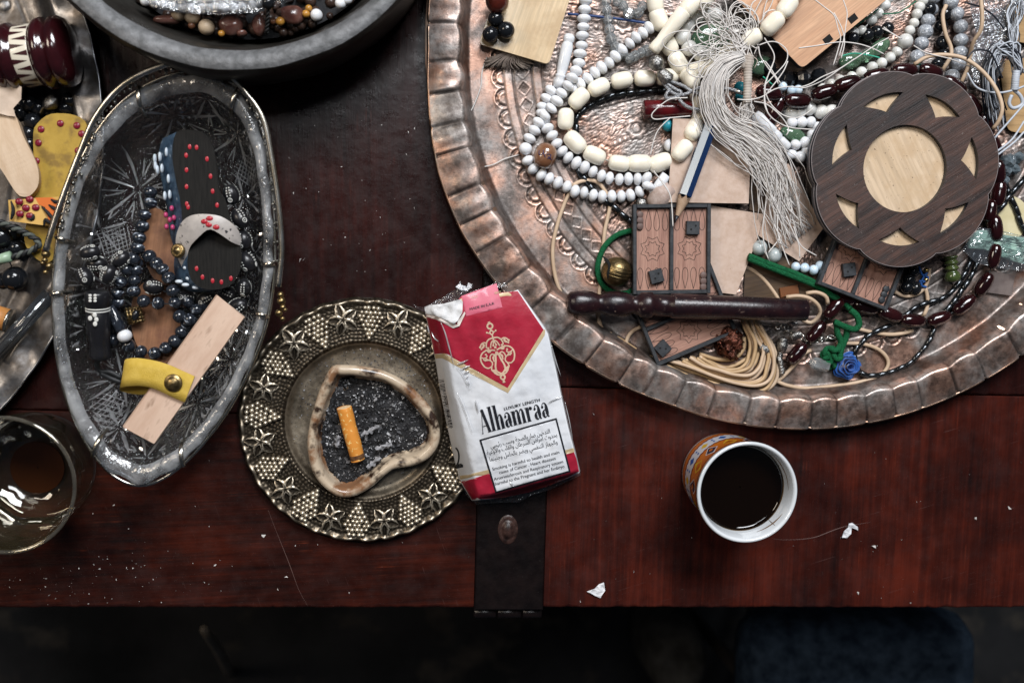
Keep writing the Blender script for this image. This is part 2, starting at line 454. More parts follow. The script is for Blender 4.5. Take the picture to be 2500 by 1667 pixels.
m_paleblue = mat('cat_eye_glass', (0.42, 0.56, 0.68), (0.62, 0.72, 0.80), rough=0.12, scale=0.05, stretch=(3, .5, .5), sss=0.2)
m_greyglass = mat('grey_chalcedony', (0.30, 0.34, 0.34), (0.44, 0.48, 0.48), rough=0.18, sss=0.1)
m_turq = mat('turquoise', (0.01, 0.20, 0.28), (0.02, 0.28, 0.33), rough=0.35, scale=0.1, c3=(0.03, 0.05, 0.04), scale3=0.12)
m_mdf = mat('fibreboard', (0.44, 0.32, 0.25), (0.52, 0.40, 0.33), rough=0.8, scale=0.05, bump=0.15, bscale=0.3, c3=(0.20, 0.11, 0.07), scale3=0.25, lo3=0.68, hi3=0.8, spec=0.2)
m_beech = wood('beech', (0.46, 0.25, 0.14), (0.58, 0.35, 0.21), rot=math.radians(38), scale=0.05)
m_pale = wood('pale_ply', (0.50, 0.36, 0.20), (0.62, 0.47, 0.29), rot=math.radians(70), scale=0.03, coat=0.3, stain=(0.40, 0.27, 0.14), rough=0.42)
m_plum = mat('lacquer_plum', (0.018, 0.006, 0.007), (0.008, 0.004, 0.006), rough=0.3, scale=0.03, rvar=0.15, bump=0.3, bscale=0.1, c3=(0.16, 0.11, 0.09), scale3=0.07, lo3=0.64, hi3=0.74)
m_cord_b = mat('black_cord', (0.012, 0.013, 0.014), rough=0.55)

def crumple(VF, amp, s, seed=0.0):
    V = np.array(VF[0], float)
    for k in range(3): V[:, k] += amp * vnoise(V, s, seed + 11.3 * k) * (1.0 if k == 2 else 0.6)
    return (V,) + tuple(VF[1:])

# ================================================================== THE SETTING
# chest top: boards, iron strap with hinge knuckle; dark floor below
def m_board(name, rot, dark, red, lo=0.40, hi=0.66, worn=(0.16, 0.035, 0.014), rough=(0.26, 0.50)):
    t = NT(name); v = t.coords((0.03, 1, 1), rot); v0 = t.coords()
    f = t.noise(v, 0.06, 6, 0.7, 0.25); big = t.noise(v0, 0.0045, 5, 0.6); mid = t.noise(t.coords((0.25, 1, 1), rot), 0.012, 5, 0.6)
    s = t.math('ADD', t.math('MULTIPLY', f, 0.36), t.math('ADD', t.math('MULTIPLY', big, 0.48), t.math('MULTIPLY', mid, 0.24)))
    col = t.ramp(s, [(lo, dark), ((lo + hi) / 2, tuple(a * 0.65 + b * 0.35 for a, b in zip(dark, red))), (hi, red)])
    # rubbed-through streaks along the grain, pale scuffs across it, dust
    st = t.math('MULTIPLY', t.ramp(t.noise(t.coords((0.015, 1, 1), rot), 0.09, 4), [(0.56, g3(0)), (0.72, g3(1))]), t.ramp(t.noise(v0, 0.011, 3), [(0.54, g3(0)), (0.70, g3(.8))]))
    col = t.mix(st, col, worn)
    scr = t.math('MULTIPLY', t.ramp(t.noise(t.coords((0.02, 1, 1), rot + PI / 2 + 0.3), 0.25, 3), [(0.64, g3(0)), (0.78, g3(0.7))]), t.ramp(t.noise(v0, 0.02, 3), [(0.5, g3(0)), (0.62, g3(1))]))
    col = t.mix(scr, col, (0.12, 0.07, 0.065))
    dust = t.ramp(t.noise(v0, 0.45, 2), [(0.71, g3(0)), (0.75, g3(0.5))])
    col = t.mix(dust, col, (0.20, 0.17, 0.17))
    haze = t.ramp(t.noise(v0, 0.008, 5), [(0.55, g3(0)), (0.75, g3(0.10))])
    col = t.mix(haze, col, (0.075, 0.05, 0.05))
    t.l(col, t.b.inputs['Base Color']); t.b.inputs['Specular IOR Level'].default_value = 0.24
    t.l(t.ramp(t.noise(v0, 0.025, 6), [(0.3, g3(rough[0])), (0.7, g3(rough[1]))]), t.b.inputs['Roughness'])
    nb = t.bump(f, 0.35, 1.4); nb = t.bump(t.noise(t.coords((0.1, 1, 1), rot), 0.35, 3), 0.25, 1.0, nb); nb = t.bump(t.noise(v0, 0.03, 4), 0.25, 3.0, nb)
    t.l(nb, t.b.inputs['Normal']); return t.m
mb_l = m_board('mahogany_left', 0.03, (0.0060, 0.0022, 0.0020), (0.050, 0.0085, 0.0040), 0.42, 0.68, (0.13, 0.024, 0.009))
mb_r = m_board('mahogany_right', PI / 2 - 0.02, (0.0085, 0.0026, 0.0024), (0.078, 0.0125, 0.0065), 0.40, 0.68, (0.12, 0.022, 0.010))
mb_b = m_board('mahogany_back', PI / 2, (0.0060, 0.0024, 0.0023), (0.036, 0.0072, 0.0052), 0.42, 0.70, (0.07, 0.015, 0.009), (0.20, 0.40))
m_iron = mat('black_iron_strap', (0.0035, 0.0022, 0.0022), (0.008, 0.0048, 0.0045), rough=0.28, metal=0.0, scale=0.02, bump=0.35, bscale=0.06, bdist=4, c3=(0.05, 0.045, 0.042), scale3=0.3, lo3=0.7, hi3=0.78, rvar=0.1)
chest = bpy.data.objects.new('chest_top', None); link(chest); chest['kind'] = 'structure'; BASE['chest_top'] = np.zeros(3)
chest['label'] = 'dark red mahogany chest top with black iron strap'
_pv = at(1250, 1482); _e = at(2500, 1482) - at(0, 1482); _ang = math.atan2(_e[1], _e[0])
def turn(VF):
    c, s = math.cos(_ang), math.sin(_ang); M4 = np.eye(4); M4[:2, :2] = [[c, -s], [s, c]]; M4[:3, 3] = _pv - M4[:3, :3] @ _pv
    return xf(VF, M4)
def board(name, x0, x1, y0, y1, m, z=0.0, th=90):
    """plank whose arrises are rubbed uneven"""
    n = max(8, int((x1 - x0) / 9)); V, F = [], []
    for i in range(n + 1):
        x = x0 + (x1 - x0) * i / n; w = 1.6 * mnoise.noise(Vector((x * .03, y0 * .01, 1.7))) + 1.2 * mnoise.noise(Vector((x * .11, y0 * .01, 5.7))); c = max(1.2, 3.2 + 2.6 * mnoise.noise(Vector((x * .05, y0 * .013, 9.1))))
        V += [(x, y0 + w, z - th), (x, y0 + w, z - c), (x, y0 + w + c * .8, z - .3 * c), (x, y0 + w + c * 1.8, z), (x, y1 - 2, z), (x, y1, z - 2), (x, y1, z - th)]
    for i in range(n):
        for j in range(7): q = i * 7; F.append((q + j, q + 7 + j, q + 7 + (j + 1) % 7, q + (j + 1) % 7)[::-1])
    F += [tuple(range(7)), tuple(n * 7 + j for j in range(6, -1, -1))]
    o = part(chest, name, turn((np.array(V, float), F)), m, smooth=False); return o
yE = _pv[1]; ySeam = at(1250, 943, 0)[1]; yTop = at(1250, -260)[1]
xL, xR = at(-260, 1480)[0], at(2800, 1480)[0]
xs0, xs1 = at(1158, 1400)[0], at(1326, 1400)[0]
board('plank', xL, xs0 - 1.5, yE, ySeam - 80, mb_l)
board('plank', xs1 + 1.5, xR, yE, ySeam - 2, mb_r)
board('plank', xL, xs0 - 1.5, ySeam - 78, yTop, mb_b)
board('plank', xs1 + 1.5, xR, ySeam + 1, yTop, mb_b)
st = part(chest, 'iron_strap', turn(bbox(xs0, xs1, yE - 6, yTop, -90, 5.0, 3.5)), m_iron, smooth=False)
# hinge knuckle hanging over the front edge: three barrels on a pin
for i, (a, b) in enumerate(((0, 0.33), (0.345, 0.70), (0.715, 1.0))):
    M4 = frame((xs0 + (xs1 - xs0) * a, yE - 22, -28), (1, 0, 0))
    L = (xs1 - xs0) * (b - a)
    part(chest, 'hinge_knuckle', turn(xf(lathe([(12, 0), (15, 3), (15, L - 3), (12, L)], 20), M4)), m_iron)
# rivet dent in the strap
c = at(1240, 1292, 5)
ring = [(30, 0.0), (27, 2.5), (22, 1.0), (18, 2.0), (15, 7.0), (9, 10.0), (4, 11.0), (0.5, 11.2)]
rv = lathe(ring, 20, cap=False); rv[0][:, 0] *= 0.85; rv[0][:, 1] *= 1.25
part(chest, 'rivet', (rv[0] + c + (0, 0, 1.0), rv[1]), mat('worn_rivet', (0.012, 0.006, 0.005), (0.05, 0.025, 0.02), rough=0.35, scale=0.06, bump=0.5))
# floor far below
m_floor = mat('dark_floor', (0.010, 0.0105, 0.011), (0.022, 0.022, 0.023), rough=1.0, scale=0.0015, spec=0.0, c3=(0.04, 0.035, 0.03), scale3=0.004, lo3=0.55, hi3=0.7)
zf = -2600.0
fl = bpy.data.objects.new('floor', mesh_of('floor', (np.array([(-9000, -9000, zf), (9000, -9000, zf), (9000, 9000, zf), (-9000, 9000, zf)]), [(0, 1, 2, 3)]), m_floor, smooth=False)); link(fl); fl['kind'] = 'structure'
# dark blue cloth-covered seat under the edge, a pale cane and a round grey pad beside it
def pillow(cx, cy, rx, ry, z0, h, n=56, p=6.0, seed=1.0):
    V, F = [], []
    rows = [(1.0, 0.0), (1.03, 0.35), (0.98, 0.72), (0.9, 0.9), (0.72, 0.985), (0.45, 1.0), (0.2, 1.0)]
    for k, (s, zz) in enumerate(rows):
        for i in range(n):
            a = 2 * PI * i / n; c_, s_ = math.cos(a), math.sin(a)
            q = (abs(c_) ** p + abs(s_) ** p) ** (-1 / p)
            V.append((cx + rx * s * q * c_, cy + ry * s * q * s_, z0 + h * zz))
    V.append((cx, cy, z0 + h)); V = np.array(V)
    V[:, 2] += 14 * vnoise(V, 0.012, seed)
    m = len(rows)
    for k in range(m - 1):
        for i in range(n): j = (i + 1) % n; F.append((k * n + i, k * n + j, (k + 1) * n + j, (k + 1) * n + i))
    for i in range(n): F.append(((m - 1) * n + i, (m - 1) * n + (i + 1) % n, len(V) - 1))
    F.append(tuple(range(n - 1, -1, -1)))
    return V, F
m_denim = mat('dark_denim', (0.008, 0.014, 0.024), (0.030, 0.046, 0.068), rough=0.9, scale=0.02, detail=8, bump=0.5, bscale=0.2, bdist=5, spec=0.1)
zs = -700.0
p1, p2 = at(1845, 1530, zs), at(2395, 1900, zs)
stool = thing('stool', 'dark blue denim covered stool seat below the chest edge at lower right', 'stool', ((p1[0] + p2[0]) / 2, (p1[1] + p2[1]) / 2, zf))
part(stool, 'cushion', pillow((p1[0] + p2[0]) / 2, (p1[1] + p2[1]) / 2, (p2[0] - p1[0]) / 2, (p1[1] - p2[1]) / 2, zs - 220, 220), m_denim)
m_legw = mat('dark_leg_wood', (0.02, 0.015, 0.012), rough=0.6)
for sx in (-1, 1):
    for sy in (-1, 1):
        q = np.array([(p1[0] + p2[0]) / 2 + sx * 220, (p1[1] + p2[1]) / 2 + sy * 160, 0])
        part(stool, 'leg', tube([q + (0, 0, zs - 200), q + (sx * 40, sy * 40, zf)], (32, 24), 10), m_legw)
q0, q1 = at(478, 1492, -900), at(500, 1532, -760)
zq = -1500.0; c_ = at(1665, 1625, zq)
single('cloth_bundle', 'dim blurred grey brown cloth bundle in the shadow left of the stool', 'cloth', pillow(c_[0], c_[1], 130, 160, zq - 500, 500, p=2.4, seed=4.0), mat('dim_cloth', (0.020, 0.018, 0.015), (0.05, 0.046, 0.04), rough=.9, scale=.01, spec=0.1))
single('cane', 'pale blurred tip of a cane leaning below the chest edge', 'cane', tube(spline([at(560, 1640, -2590), at(535, 1590, -1600), at(515, 1560, -1050), at(498, 1536, -760)], n=14), (24, 22, 20, 15), 10), mat('cane_wood', (0.07, 0.05, 0.03), (0.16, 0.13, 0.10), rough=0.6, scale=0.01))

# ================================================================== BIG COPPER TRAY
TZ = 14.0                                     # tray floor height
TC = np.array([903.6, 491.2]); TR = 922.4
_tp = [(1047, 117), (1047, 228), (1073, 425), (1127, 563), (1222, 701), (1371, 850), (1626, 983), (1807, 1033), (1945, 1047), (2126, 1031), (2338, 962), (2500, 866)]
_ta, _tr = [], []
for a_, b_ in _tp:
    w = at(a_, b_, 62)[:2] - TC; _ta.append(math.atan2(w[1], w[0]) % (2 * PI)); _tr.append(np.hypot(*w) - TR)
_o = np.argsort(_ta); _ta = np.array(_ta)[_o]; _tr = np.array(_tr)[_o]
def tray_dr(th): return np.interp(th % (2 * PI), np.r_[_ta[0] - 0.7, _ta, _ta[-1] + 0.7], np.r_[0, _tr, 0])
def engrave(r, th):
    """relief of the chased floor: 0 = ground, +1 proud, -1 cut"""
    e = np.zeros_like(r)
    def line(rr, w): return -np.exp(-((r - rr) / w) ** 2)
    # outer scallops
    n = 96; ph = (th * n / (2 * PI)) % 1.0 - 0.5; arc = ph * 2 * PI / n * 750
    d = np.hypot(arc, (r - 736))
    ringm = (r > 734)
    e += ringm * (1.0 * np.exp(-((d - 25) / 2.2) ** 2) - 0.7 * np.exp(-((d - 20) / 3.0) ** 2) + 0.8 * np.exp(-((d - 13) / 2.2) ** 2) - 0.45 * ((d > 14) & (d < 24)))
    spoke = np.abs(np.abs(np.arctan2(arc, r - 736)) - 0.55)
    e += ringm * ((d > 13) & (d < 25)) * 0.8 * np.exp(-(spoke * d / 2.0) ** 2)
    dot = np.hypot(arc, r - 755); e += 0.9 * np.exp(-(dot / 2.8) ** 2)
    # plain band between two cuts
    e += line(733, 2.0) + line(710, 2.2) + 0.35 * ((r > 711) & (r < 732))
    # lozenges
    n = 112; ph = (th * n / (2 * PI)) % 1.0 - 0.5; arc = ph * 2 * PI / n * 688
    lz = np.abs(arc) / 17.0 + np.abs(r - 687) / 16.0
    band = (r > 668) & (r < 707)
    e += band * (0.9 * np.exp(-((lz - 1.0) / 0.10) ** 2) - 0.55 * (lz < 0.9) + 0.9 * np.exp(-((lz - 0.55) / 0.09) ** 2) * 0.5)
    e += line(664, 2.5) + 0.3 * ((r > 642) & (r < 662)) + line(640, 2.5)
    # inner field: rosettes of circles, leaves and beads on a stippled ground
    inn = (r < 638)
    for q, (rr, cnt, rad, off) in enumerate(((606, 44, 24, 0.0), (552, 30, 33, 0.05), (496, 34, 24, 0.1), (446, 22, 34, 0.0), (392, 26, 24, 0.07), (342, 16, 36, 0.0), (288, 20, 24, 0.1), (240, 12, 32, 0.15), (188, 12, 24, 0), (130, 7, 34, 0.0))):
        ph = ((th + off) * cnt / (2 * PI)) % 1.0 - 0.5; arc = ph * 2 * PI / cnt * rr
        d = np.hypot(arc, r - rr); an = np.arctan2(r - rr, arc)
        if q % 2:      # rosettes
            pet = rad * (0.60 + 0.22 * np.abs(np.cos(an * 3.5)))
            e += inn * ((d < rad * 1.2) * (0.8 * (d < rad * 0.30) - 0.9 * np.exp(-((d - rad * 0.36) / 2.0) ** 2) + 0.55 * ((d > rad * 0.42) & (d < pet)) - 0.35 * np.exp(-((np.abs(np.sin(an * 3.5)) * d) / 2.2) ** 2) * (d > rad * .4) * (d < pet) - 0.9 * np.exp(-((d - pet - 2) / 2.0) ** 2)))
        else:          # pairs of curling leaves and beads
            for sg in (-1, 1):
                ax_, ay_ = arc - sg * rad * .55, (r - rr) - sg * rad * .25; c_, s_ = math.cos(.7 * sg), math.sin(.7 * sg)
                u_, w_ = ax_ * c_ + ay_ * s_, -ax_ * s_ + ay_ * c_; lf_ = np.abs(w_) / (rad * .30) + (u_ / (rad * .62)) ** 2
                e += inn * (0.7 * (lf_ < 1) - 0.8 * np.exp(-((lf_ - 1.12) / .12) ** 2) - 0.6 * np.exp(-(w_ / 1.5) ** 2) * (lf_ < .9))
            e += inn * (0.9 * np.exp(-(np.hypot(arc, r - rr) / 5.0) ** 4))
            ph2 = ((th + off) * cnt / (2 * PI) + 0.5) % 1.0 - 0.5; arc2 = ph2 * 2 * PI / cnt * rr
            for k in (-14, 0, 14):
                d2 = np.hypot(arc2, r - rr - k); e += inn * (0.8 * np.exp(-(d2 / 4.5) ** 4) - 0.5 * np.exp(-((d2 - 7.5) / 1.8) ** 2))
    # matting punch: tiny dots over the ground
    e -= inn * (np.abs(e) < .25) * rng.choice([0, 0, 0.3, 0.75], size=r.shape)
    n = 14; ph = ((th + 0.42) * n / (2 * PI)) % 1.0 - 0.5; arc = ph * 2 * PI / n * r
    e += inn * (r > 300) * (0.4 * (np.abs(arc) < 9) - 0.8 * np.exp(-((np.abs(arc) - 10.5) / 2.0) ** 2))
    return np.clip(e, -1.2, 1.2)
NPL = 69
nth = NPL * 24
rows = np.r_[np.linspace(1, 635, 200), np.linspace(638, 768, 58), np.linspace(775, TR - 112, 7), TR - np.array([106, 103, 100, 97, 94, 91, 88, 85, 82, 79, 77, 72, 66, 58, 48, 38, 28, 18, 10, 5, 2, 0.0])]
th = np.linspace(0, 2 * PI, nth, endpoint=False)
RR, TT = np.meshgrid(rows, th, indexing='ij')
sf = np.clip((RR - (TR - 130)) / 130.0, 0, 1)
_wd = np.r_[0, np.cumsum(rng.uniform(.76, 1.24, NPL))]; _wd *= 2 * PI / _wd[-1]; _ph = np.interp(TT, _wd, np.arange(NPL + 1)); phs = _ph % 1.0; _jit = rng.normal(0, 1, NPL + 1)[np.clip(_ph.astype(int), 0, NPL)]
saw = phs ** 0.9; fold = np.exp(-((phs - 0.97) / 0.032) ** 2) + np.exp(-((phs + 0.03) / 0.032) ** 2) * .6
crest = TR - 78
uu = np.clip((RR - (TR - 106)) / 28.0, 0, 1)            # wall 0..1
vv = np.clip((RR - crest) / 78.0, 0, 1)                 # flange 0..1
ZZ = TZ + 62 * uu ** 1.3
ZZ = np.where(RR > crest, TZ + 62 + 3 * np.sin(vv * PI) - 16 * vv ** 1.6, ZZ)
ZZ = ZZ + (RR > crest - 20) * (np.sin(PI * np.clip(vv, 0, 1)) * (6.0 * saw - 3.0 + 1.6 * np.sin(phs * 7 + TT * 31) + 2.2 * _jit) - 8.0 * fold * np.clip(vv * 2.2, 0, 1) * (1.15 - .5 * vv)) * np.clip((RR - crest + 20) / 20, 0, 1)
Rr = RR + sf * tray_dr(TT) + np.exp(-((RR - crest) / 16.0) ** 2) * (4.0 - (8.0 + 1.5 * _jit) * np.sin(PI * phs)) - (vv > 0.9) * 4.0 * fold
EE = engrave(RR, TT) * (RR < TR - 125)
ZZ = ZZ + 1.9 * EE + 0.6 * np.sin(RR * 0.02 + 3 * np.sin(TT * 3))
V = np.stack([TC[0] + Rr * np.cos(TT), TC[1] + Rr * np.sin(TT), ZZ], -1).reshape(-1, 3)
V[:, 2] += 2.2 * (np.sin(V[:, 0] * 0.031) * np.sin(V[:, 1] * 0.027 + 1)) * (RR.ravel() < TR - 90)
nr = len(rows)
ii, jj = np.meshgrid(np.arange(nr - 1), np.arange(nth), indexing='ij'); j2 = (jj + 1) % nth
Fq = np.stack([ii * nth + jj, (ii + 1) * nth + jj, (ii + 1) * nth + j2, ii * nth + j2], -1).reshape(-1, 4)
tray = thing('copper_tray', 'large round engraved copper tray with crimped rim full of beads and trinkets', 'tray', (TC[0], TC[1], 0))
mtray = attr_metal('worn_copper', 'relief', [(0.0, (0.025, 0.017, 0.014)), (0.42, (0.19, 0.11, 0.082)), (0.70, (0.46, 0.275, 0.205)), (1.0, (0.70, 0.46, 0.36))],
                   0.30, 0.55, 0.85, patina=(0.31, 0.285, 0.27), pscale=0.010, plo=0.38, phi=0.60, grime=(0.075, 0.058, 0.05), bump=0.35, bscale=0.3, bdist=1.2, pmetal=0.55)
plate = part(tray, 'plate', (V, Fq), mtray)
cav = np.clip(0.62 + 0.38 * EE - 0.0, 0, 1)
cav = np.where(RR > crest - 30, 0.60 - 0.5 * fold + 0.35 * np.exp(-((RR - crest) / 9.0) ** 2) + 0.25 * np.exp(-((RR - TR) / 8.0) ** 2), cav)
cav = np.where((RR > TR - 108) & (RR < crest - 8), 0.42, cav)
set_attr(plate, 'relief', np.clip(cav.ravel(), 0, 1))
# turned-under outer lip and underside
lipP = np.stack([V.reshape(nr, nth, 3)[-1, :, 0], V.reshape(nr, nth, 3)[-1, :, 1], V.reshape(nr, nth, 3)[-1, :, 2] - 3], -1)[::3]
part(tray, 'rolled_lip', tube(lipP, 4.0, 8, closed=True), mat('lip_copper', (0.40, 0.23, 0.15), (0.20, 0.16, 0.13), rough=0.35, metal=1, scale=0.02))
a = np.linspace(0, 2 * PI, 120, endpoint=False)
und = [(TR - 6, 52), (TR - 74, 66), (TR - 104, 2), (60, 2), (2, 2)]
part(tray, 'underside', (np.concatenate([np.c_[TC[0] + r_ * np.cos(a), TC[1] + r_ * np.sin(a), np.full(120, z_)] for r_, z_ in und]),
     [(k * 120 + i, k * 120 + (i + 1) % 120, (k + 1) * 120 + (i + 1) % 120, (k + 1) * 120 + i) for k in range(4) for i in range(120)]), MATS['lip_copper'])

# ================================================================== LEFT METAL TRAY
LC = np.array([-1694.6, 275.1]); LR = 949.2
rows = np.r_[np.linspace(500, LR - 130, 70), LR - np.array([118, 105, 92, 80, 70, 64, 60, 54, 46, 36, 26, 16, 8, 3, 0.0])]
th = np.linspace(-1.25, 0.75, 420); RR, TT = np.meshgrid(rows, th, indexing='ij')
uu = np.clip((RR - (LR - 112)) / 52, 0, 1); vv = np.clip((RR - (LR - 60)) / 60, 0, 1)
ZZ = 8 + 40 * uu ** 1.5 + vv * 6 + (vv > 0) * (7 * np.sin(TT * 34 + 0.6 * np.sin(TT * 13)) * (1 - np.abs(2 * vv - 1)) + 3 * np.sin(TT * 61 + RR * 0.03))
arc = ((TT * 42) % (2 * PI) - PI) / 42 * 800
d = np.hypot(arc, RR - 775)
EE = (RR < LR - 135) * (-np.exp(-((RR - 812) / 3) ** 2) - np.exp(-((RR - 738) / 3) ** 2) - np.exp(-((d - 16) / 2.5) ** 2) + 0.7 * (d < 9) - np.exp(-((RR - 690) / 3) ** 2))
Rr = RR + np.exp(-((RR - LR + 58) / 20) ** 2) * 5 * np.sin(TT * 34 + 1)
V = np.stack([LC[0] + Rr * np.cos(TT), LC[1] + Rr * np.sin(TT), ZZ + 2 * EE], -1).reshape(-1, 3)
nr, nth = RR.shape
ii, jj = np.meshgrid(np.arange(nr - 1), np.arange(nth - 1), indexing='ij')
Fq = np.stack([ii * nth + jj, (ii + 1) * nth + jj, (ii + 1) * nth + jj + 1, ii * nth + jj + 1], -1).reshape(-1, 4)
ltray = thing('pewter_tray', 'dull grey metal tray with wavy flat rim at the left edge', 'tray', (LC[0] + 800, LC[1], 0))
o = part(ltray, 'plate', (V, Fq), attr_metal('dull_pewter', 'relief', [(0.0, (0.02, 0.018, 0.017)), (0.5, (0.17, 0.16, 0.155)), (0.75, (0.30, 0.30, 0.31)), (1.0, (0.5, 0.52, 0.55))], 0.28, 0.5, 1.0, patina=(0.085, 0.072, 0.062), pscale=0.008, plo=0.38, phi=0.58, pmetal=0.7))
set_attr(o, 'relief', np.clip(0.55 + 0.4 * EE + 0.18 * (RR > LR - 66), 0, 1).ravel())
V2 = V.reshape(nr, nth, 3)[-1].copy(); V2[:, 2] -= 2
part(ltray, 'rolled_lip', tube(V2[::3], 3.2, 6), mat('pewter_lip', (0.30, 0.31, 0.33), rough=0.35, metal=1))

# ================================================================== GREY STONE-LIKE METAL BOWL (top)
bx, by = at(611, -280, 0)[:2]
bowl = thing('metal_bowl', 'large dull grey metal bowl cropped by the top edge', 'bowl', (bx, by, 0))
m_bowl_o = mat('bowl_outside', (0.016, 0.014, 0.012), (0.05, 0.047, 0.042), rough=0.45, metal=0.55, scale=0.012, bump=0.4, bscale=0.08, bdist=3, c3=(0.15, 0.14, 0.12), scale3=0.06, lo3=0.68, hi3=0.8)
m_bowl_r = mat('bowl_rim', (0.085, 0.087, 0.09), (0.18, 0.183, 0.19), rough=0.6, metal=0.4, scale=0.05, bump=0.5, bscale=0.12, bdist=3, detail=8, c3=(0.05, 0.05, 0.05), scale3=0.2, lo3=0.62, hi3=0.75)
outer = [(430, 0), (452, 8), (465, 60), (471, 140), (472, 215), (470, 238), (464, 248)]
rim = [(464, 248), (455, 252), (440, 250), (428, 244), (422, 236)]
inner = [(422, 236), (410, 200), (395, 130), (370, 60), (320, 24), (200, 14), (4, 12)]
o_ = lathe(outer, 96, cap=False); r_ = lathe(rim, 96, cap=False); i_ = lathe(inner, 96, cap=False)
off = np.array([bx, by, 0])
part(bowl, 'outer_wall', crumple((o_[0] + off, o_[1]), 5, 0.012), m_bowl_o)
part(bowl, 'rim', crumple((r_[0] + off, r_[1]), 5, 0.012), m_bowl_r)
part(bowl, 'inside', crumple((i_[0] + off, i_[1]), 5, 0.012), m_bowl_o)

# ================================================================== AMBER TUMBLER (bottom left)
gx, gy = at(102, 1135, 0)[:2]
prof = [(118, 0), (128, 6), (134, 40), (140, 110), (146, 170), (151, 205), (152, 210), (150, 213), (146, 211), (143, 200), (134, 120), (120, 60), (86, 34), (66, 26), (40, 22), (2, 22)]
m_amber = clear('amber_glass', (0.955, 0.925, 0.855), 0.03, bump=0.25, bscale=0.006, bdist=30, gl=0.03, ior=1.5, frost=0.02, frostcol=(.7, .55, .3))
tum = thing('glass_tumbler', 'empty amber tinted glass tumbler cropped at the lower left corner', 'glass', (gx, gy, 0))
L_ = lathe([(2, 1), (100, 1)] + prof, 96, cap=True)
_w = L_[0]; _a = np.arctan2(_w[:, 1], _w[:, 0]); _k = np.interp(_w[:, 2], [0, 20, 60, 150, 190], [0, .4, 1, .8, 0]); _w[:, :2] *= (1 + 0.022 * _k * np.sin(_a * 9))[:, None]
part(tum, 'body', (L_[0] + (gx, gy, 0.5), L_[1]), m_amber)
part(tum, 'rim', tube([(gx + 149 * math.cos(q_), gy + 149 * math.sin(q_), 211) for q_ in np.linspace(0, 2 * PI, 90, endpoint=False)], 4.5, 10, closed=True), clear('rim_glass', (.85, .80, .66), .05, frost=.10, gl=.18, frostcol=(.75, .7, .6)))
part(tum, 'tea_dregs', (lathe([(2, 24.5), (40, 24.5), (62, 27.2)], 40, cap=False)[0] + (gx, gy, 0.5), lathe([(2, 24), (40, 24), (62, 26.5)], 40, cap=False)[1]), mat('tea_dregs', (0.035, 0.011, 0.003), rough=0.08))

# ================================================================== CUT GLASS BASKET
BZ = 130.0
def basket_ring(k, z):
    """k: 0 floor .. 1 rim; superellipse ring traced on the photograph"""
    rimpts = [(486, 176), (560, 205), (612, 262), (640, 340), (658, 450), (666, 570), (664, 680), (645, 790), (605, 900), (545, 1010), (470, 1105), (400, 1162), (335, 1182), (270, 1155), (215, 1090), (170, 1000), (140, 890), (128, 770), (130, 650), (148, 540), (180, 430), (230, 330), (300, 248), (390, 195)]
    P = np.array([at(a_, b_, BZ) for a_, b_ in rimpts]); c0 = P.mean(0)
    P = c0 + (P - c0) * k; P[:, 2] = z
    P = spline(P, n=145, closed=True); return P
BCEN = np.array([at(400, 670, 0)[0], at(400, 670, 0)[1], 0])
basket = thing('glass_basket', 'oval cut glass basket with silver wire rim and folded handle', 'basket', BCEN)
rings = [(0.02, 14), (0.45, 14), (0.68, 17), (0.76, 30), (0.82, 60), (0.865, 95), (0.905, 122), (0.925, 131), (0.96, 134), (0.99, 131), (1.0, 124), (0.985, 116), (0.94, 108), (0.905, 84), (0.86, 50), (0.80, 18), (0.74, 5), (0.45, 4), (0.02, 4)]
nb = 144
Vs = []
for q, (k, z) in enumerate(rings):
    P = basket_ring(k, z)
    ang = np.linspace(0, 2 * PI, nb, endpoint=False)
    wob = 1.0 + (0.004 * np.sin(ang * 23) if 4 <= q <= 11 else 0) + (0.02 * np.sign(np.sin(ang * 40)) * 0.3 if 12 <= q <= 15 else 0)
    c0 = P.mean(0); P[:, :2] = c0[:2] + (P[:, :2] - c0[:2]) * (wob[:, None] if np.ndim(wob) else wob)
    if 6 <= q <= 11: P[:, 2] += 1.0 * np.sin(ang * 17 + 1) + 2 * np.sin(ang * 5); P[:, :2] = c0[:2] + (P[:, :2] - c0[:2]) * (1 + .007 * np.sin(ang * 29 + np.sin(ang * 3)) * (q >= 8))[:, None]
    Vs.append(P)
Fb = [(k * nb + i, k * nb + (i + 1) % nb, (k + 1) * nb + (i + 1) % nb, (k + 1) * nb + i) for k in range(len(rings) - 1) for i in range(nb)]
m_glass = clear('cut_glass', (0.985, 0.988, 0.99), 0.045, frost=0.010, bump=1.0, bscale=0.07, bdist=16, gl=0.012, ior=1.4, frostcol=(.7, .72, .74))
m_frost = clear('frosted_rim', (0.8, 0.84, 0.88), 0.18, frost=0.52, bump=0.6, bscale=0.035, bdist=10, gl=0.12, frostcol=(0.80, 0.82, 0.84), fs=0.018, flo=0.05)
mi = [1 if 6 <= k <= 10 else 0 for k in range(len(rings) - 1) for i in range(nb)]
part(basket, 'glass_bowl', (np.concatenate(Vs), Fb, mi), [m_glass, m_frost])
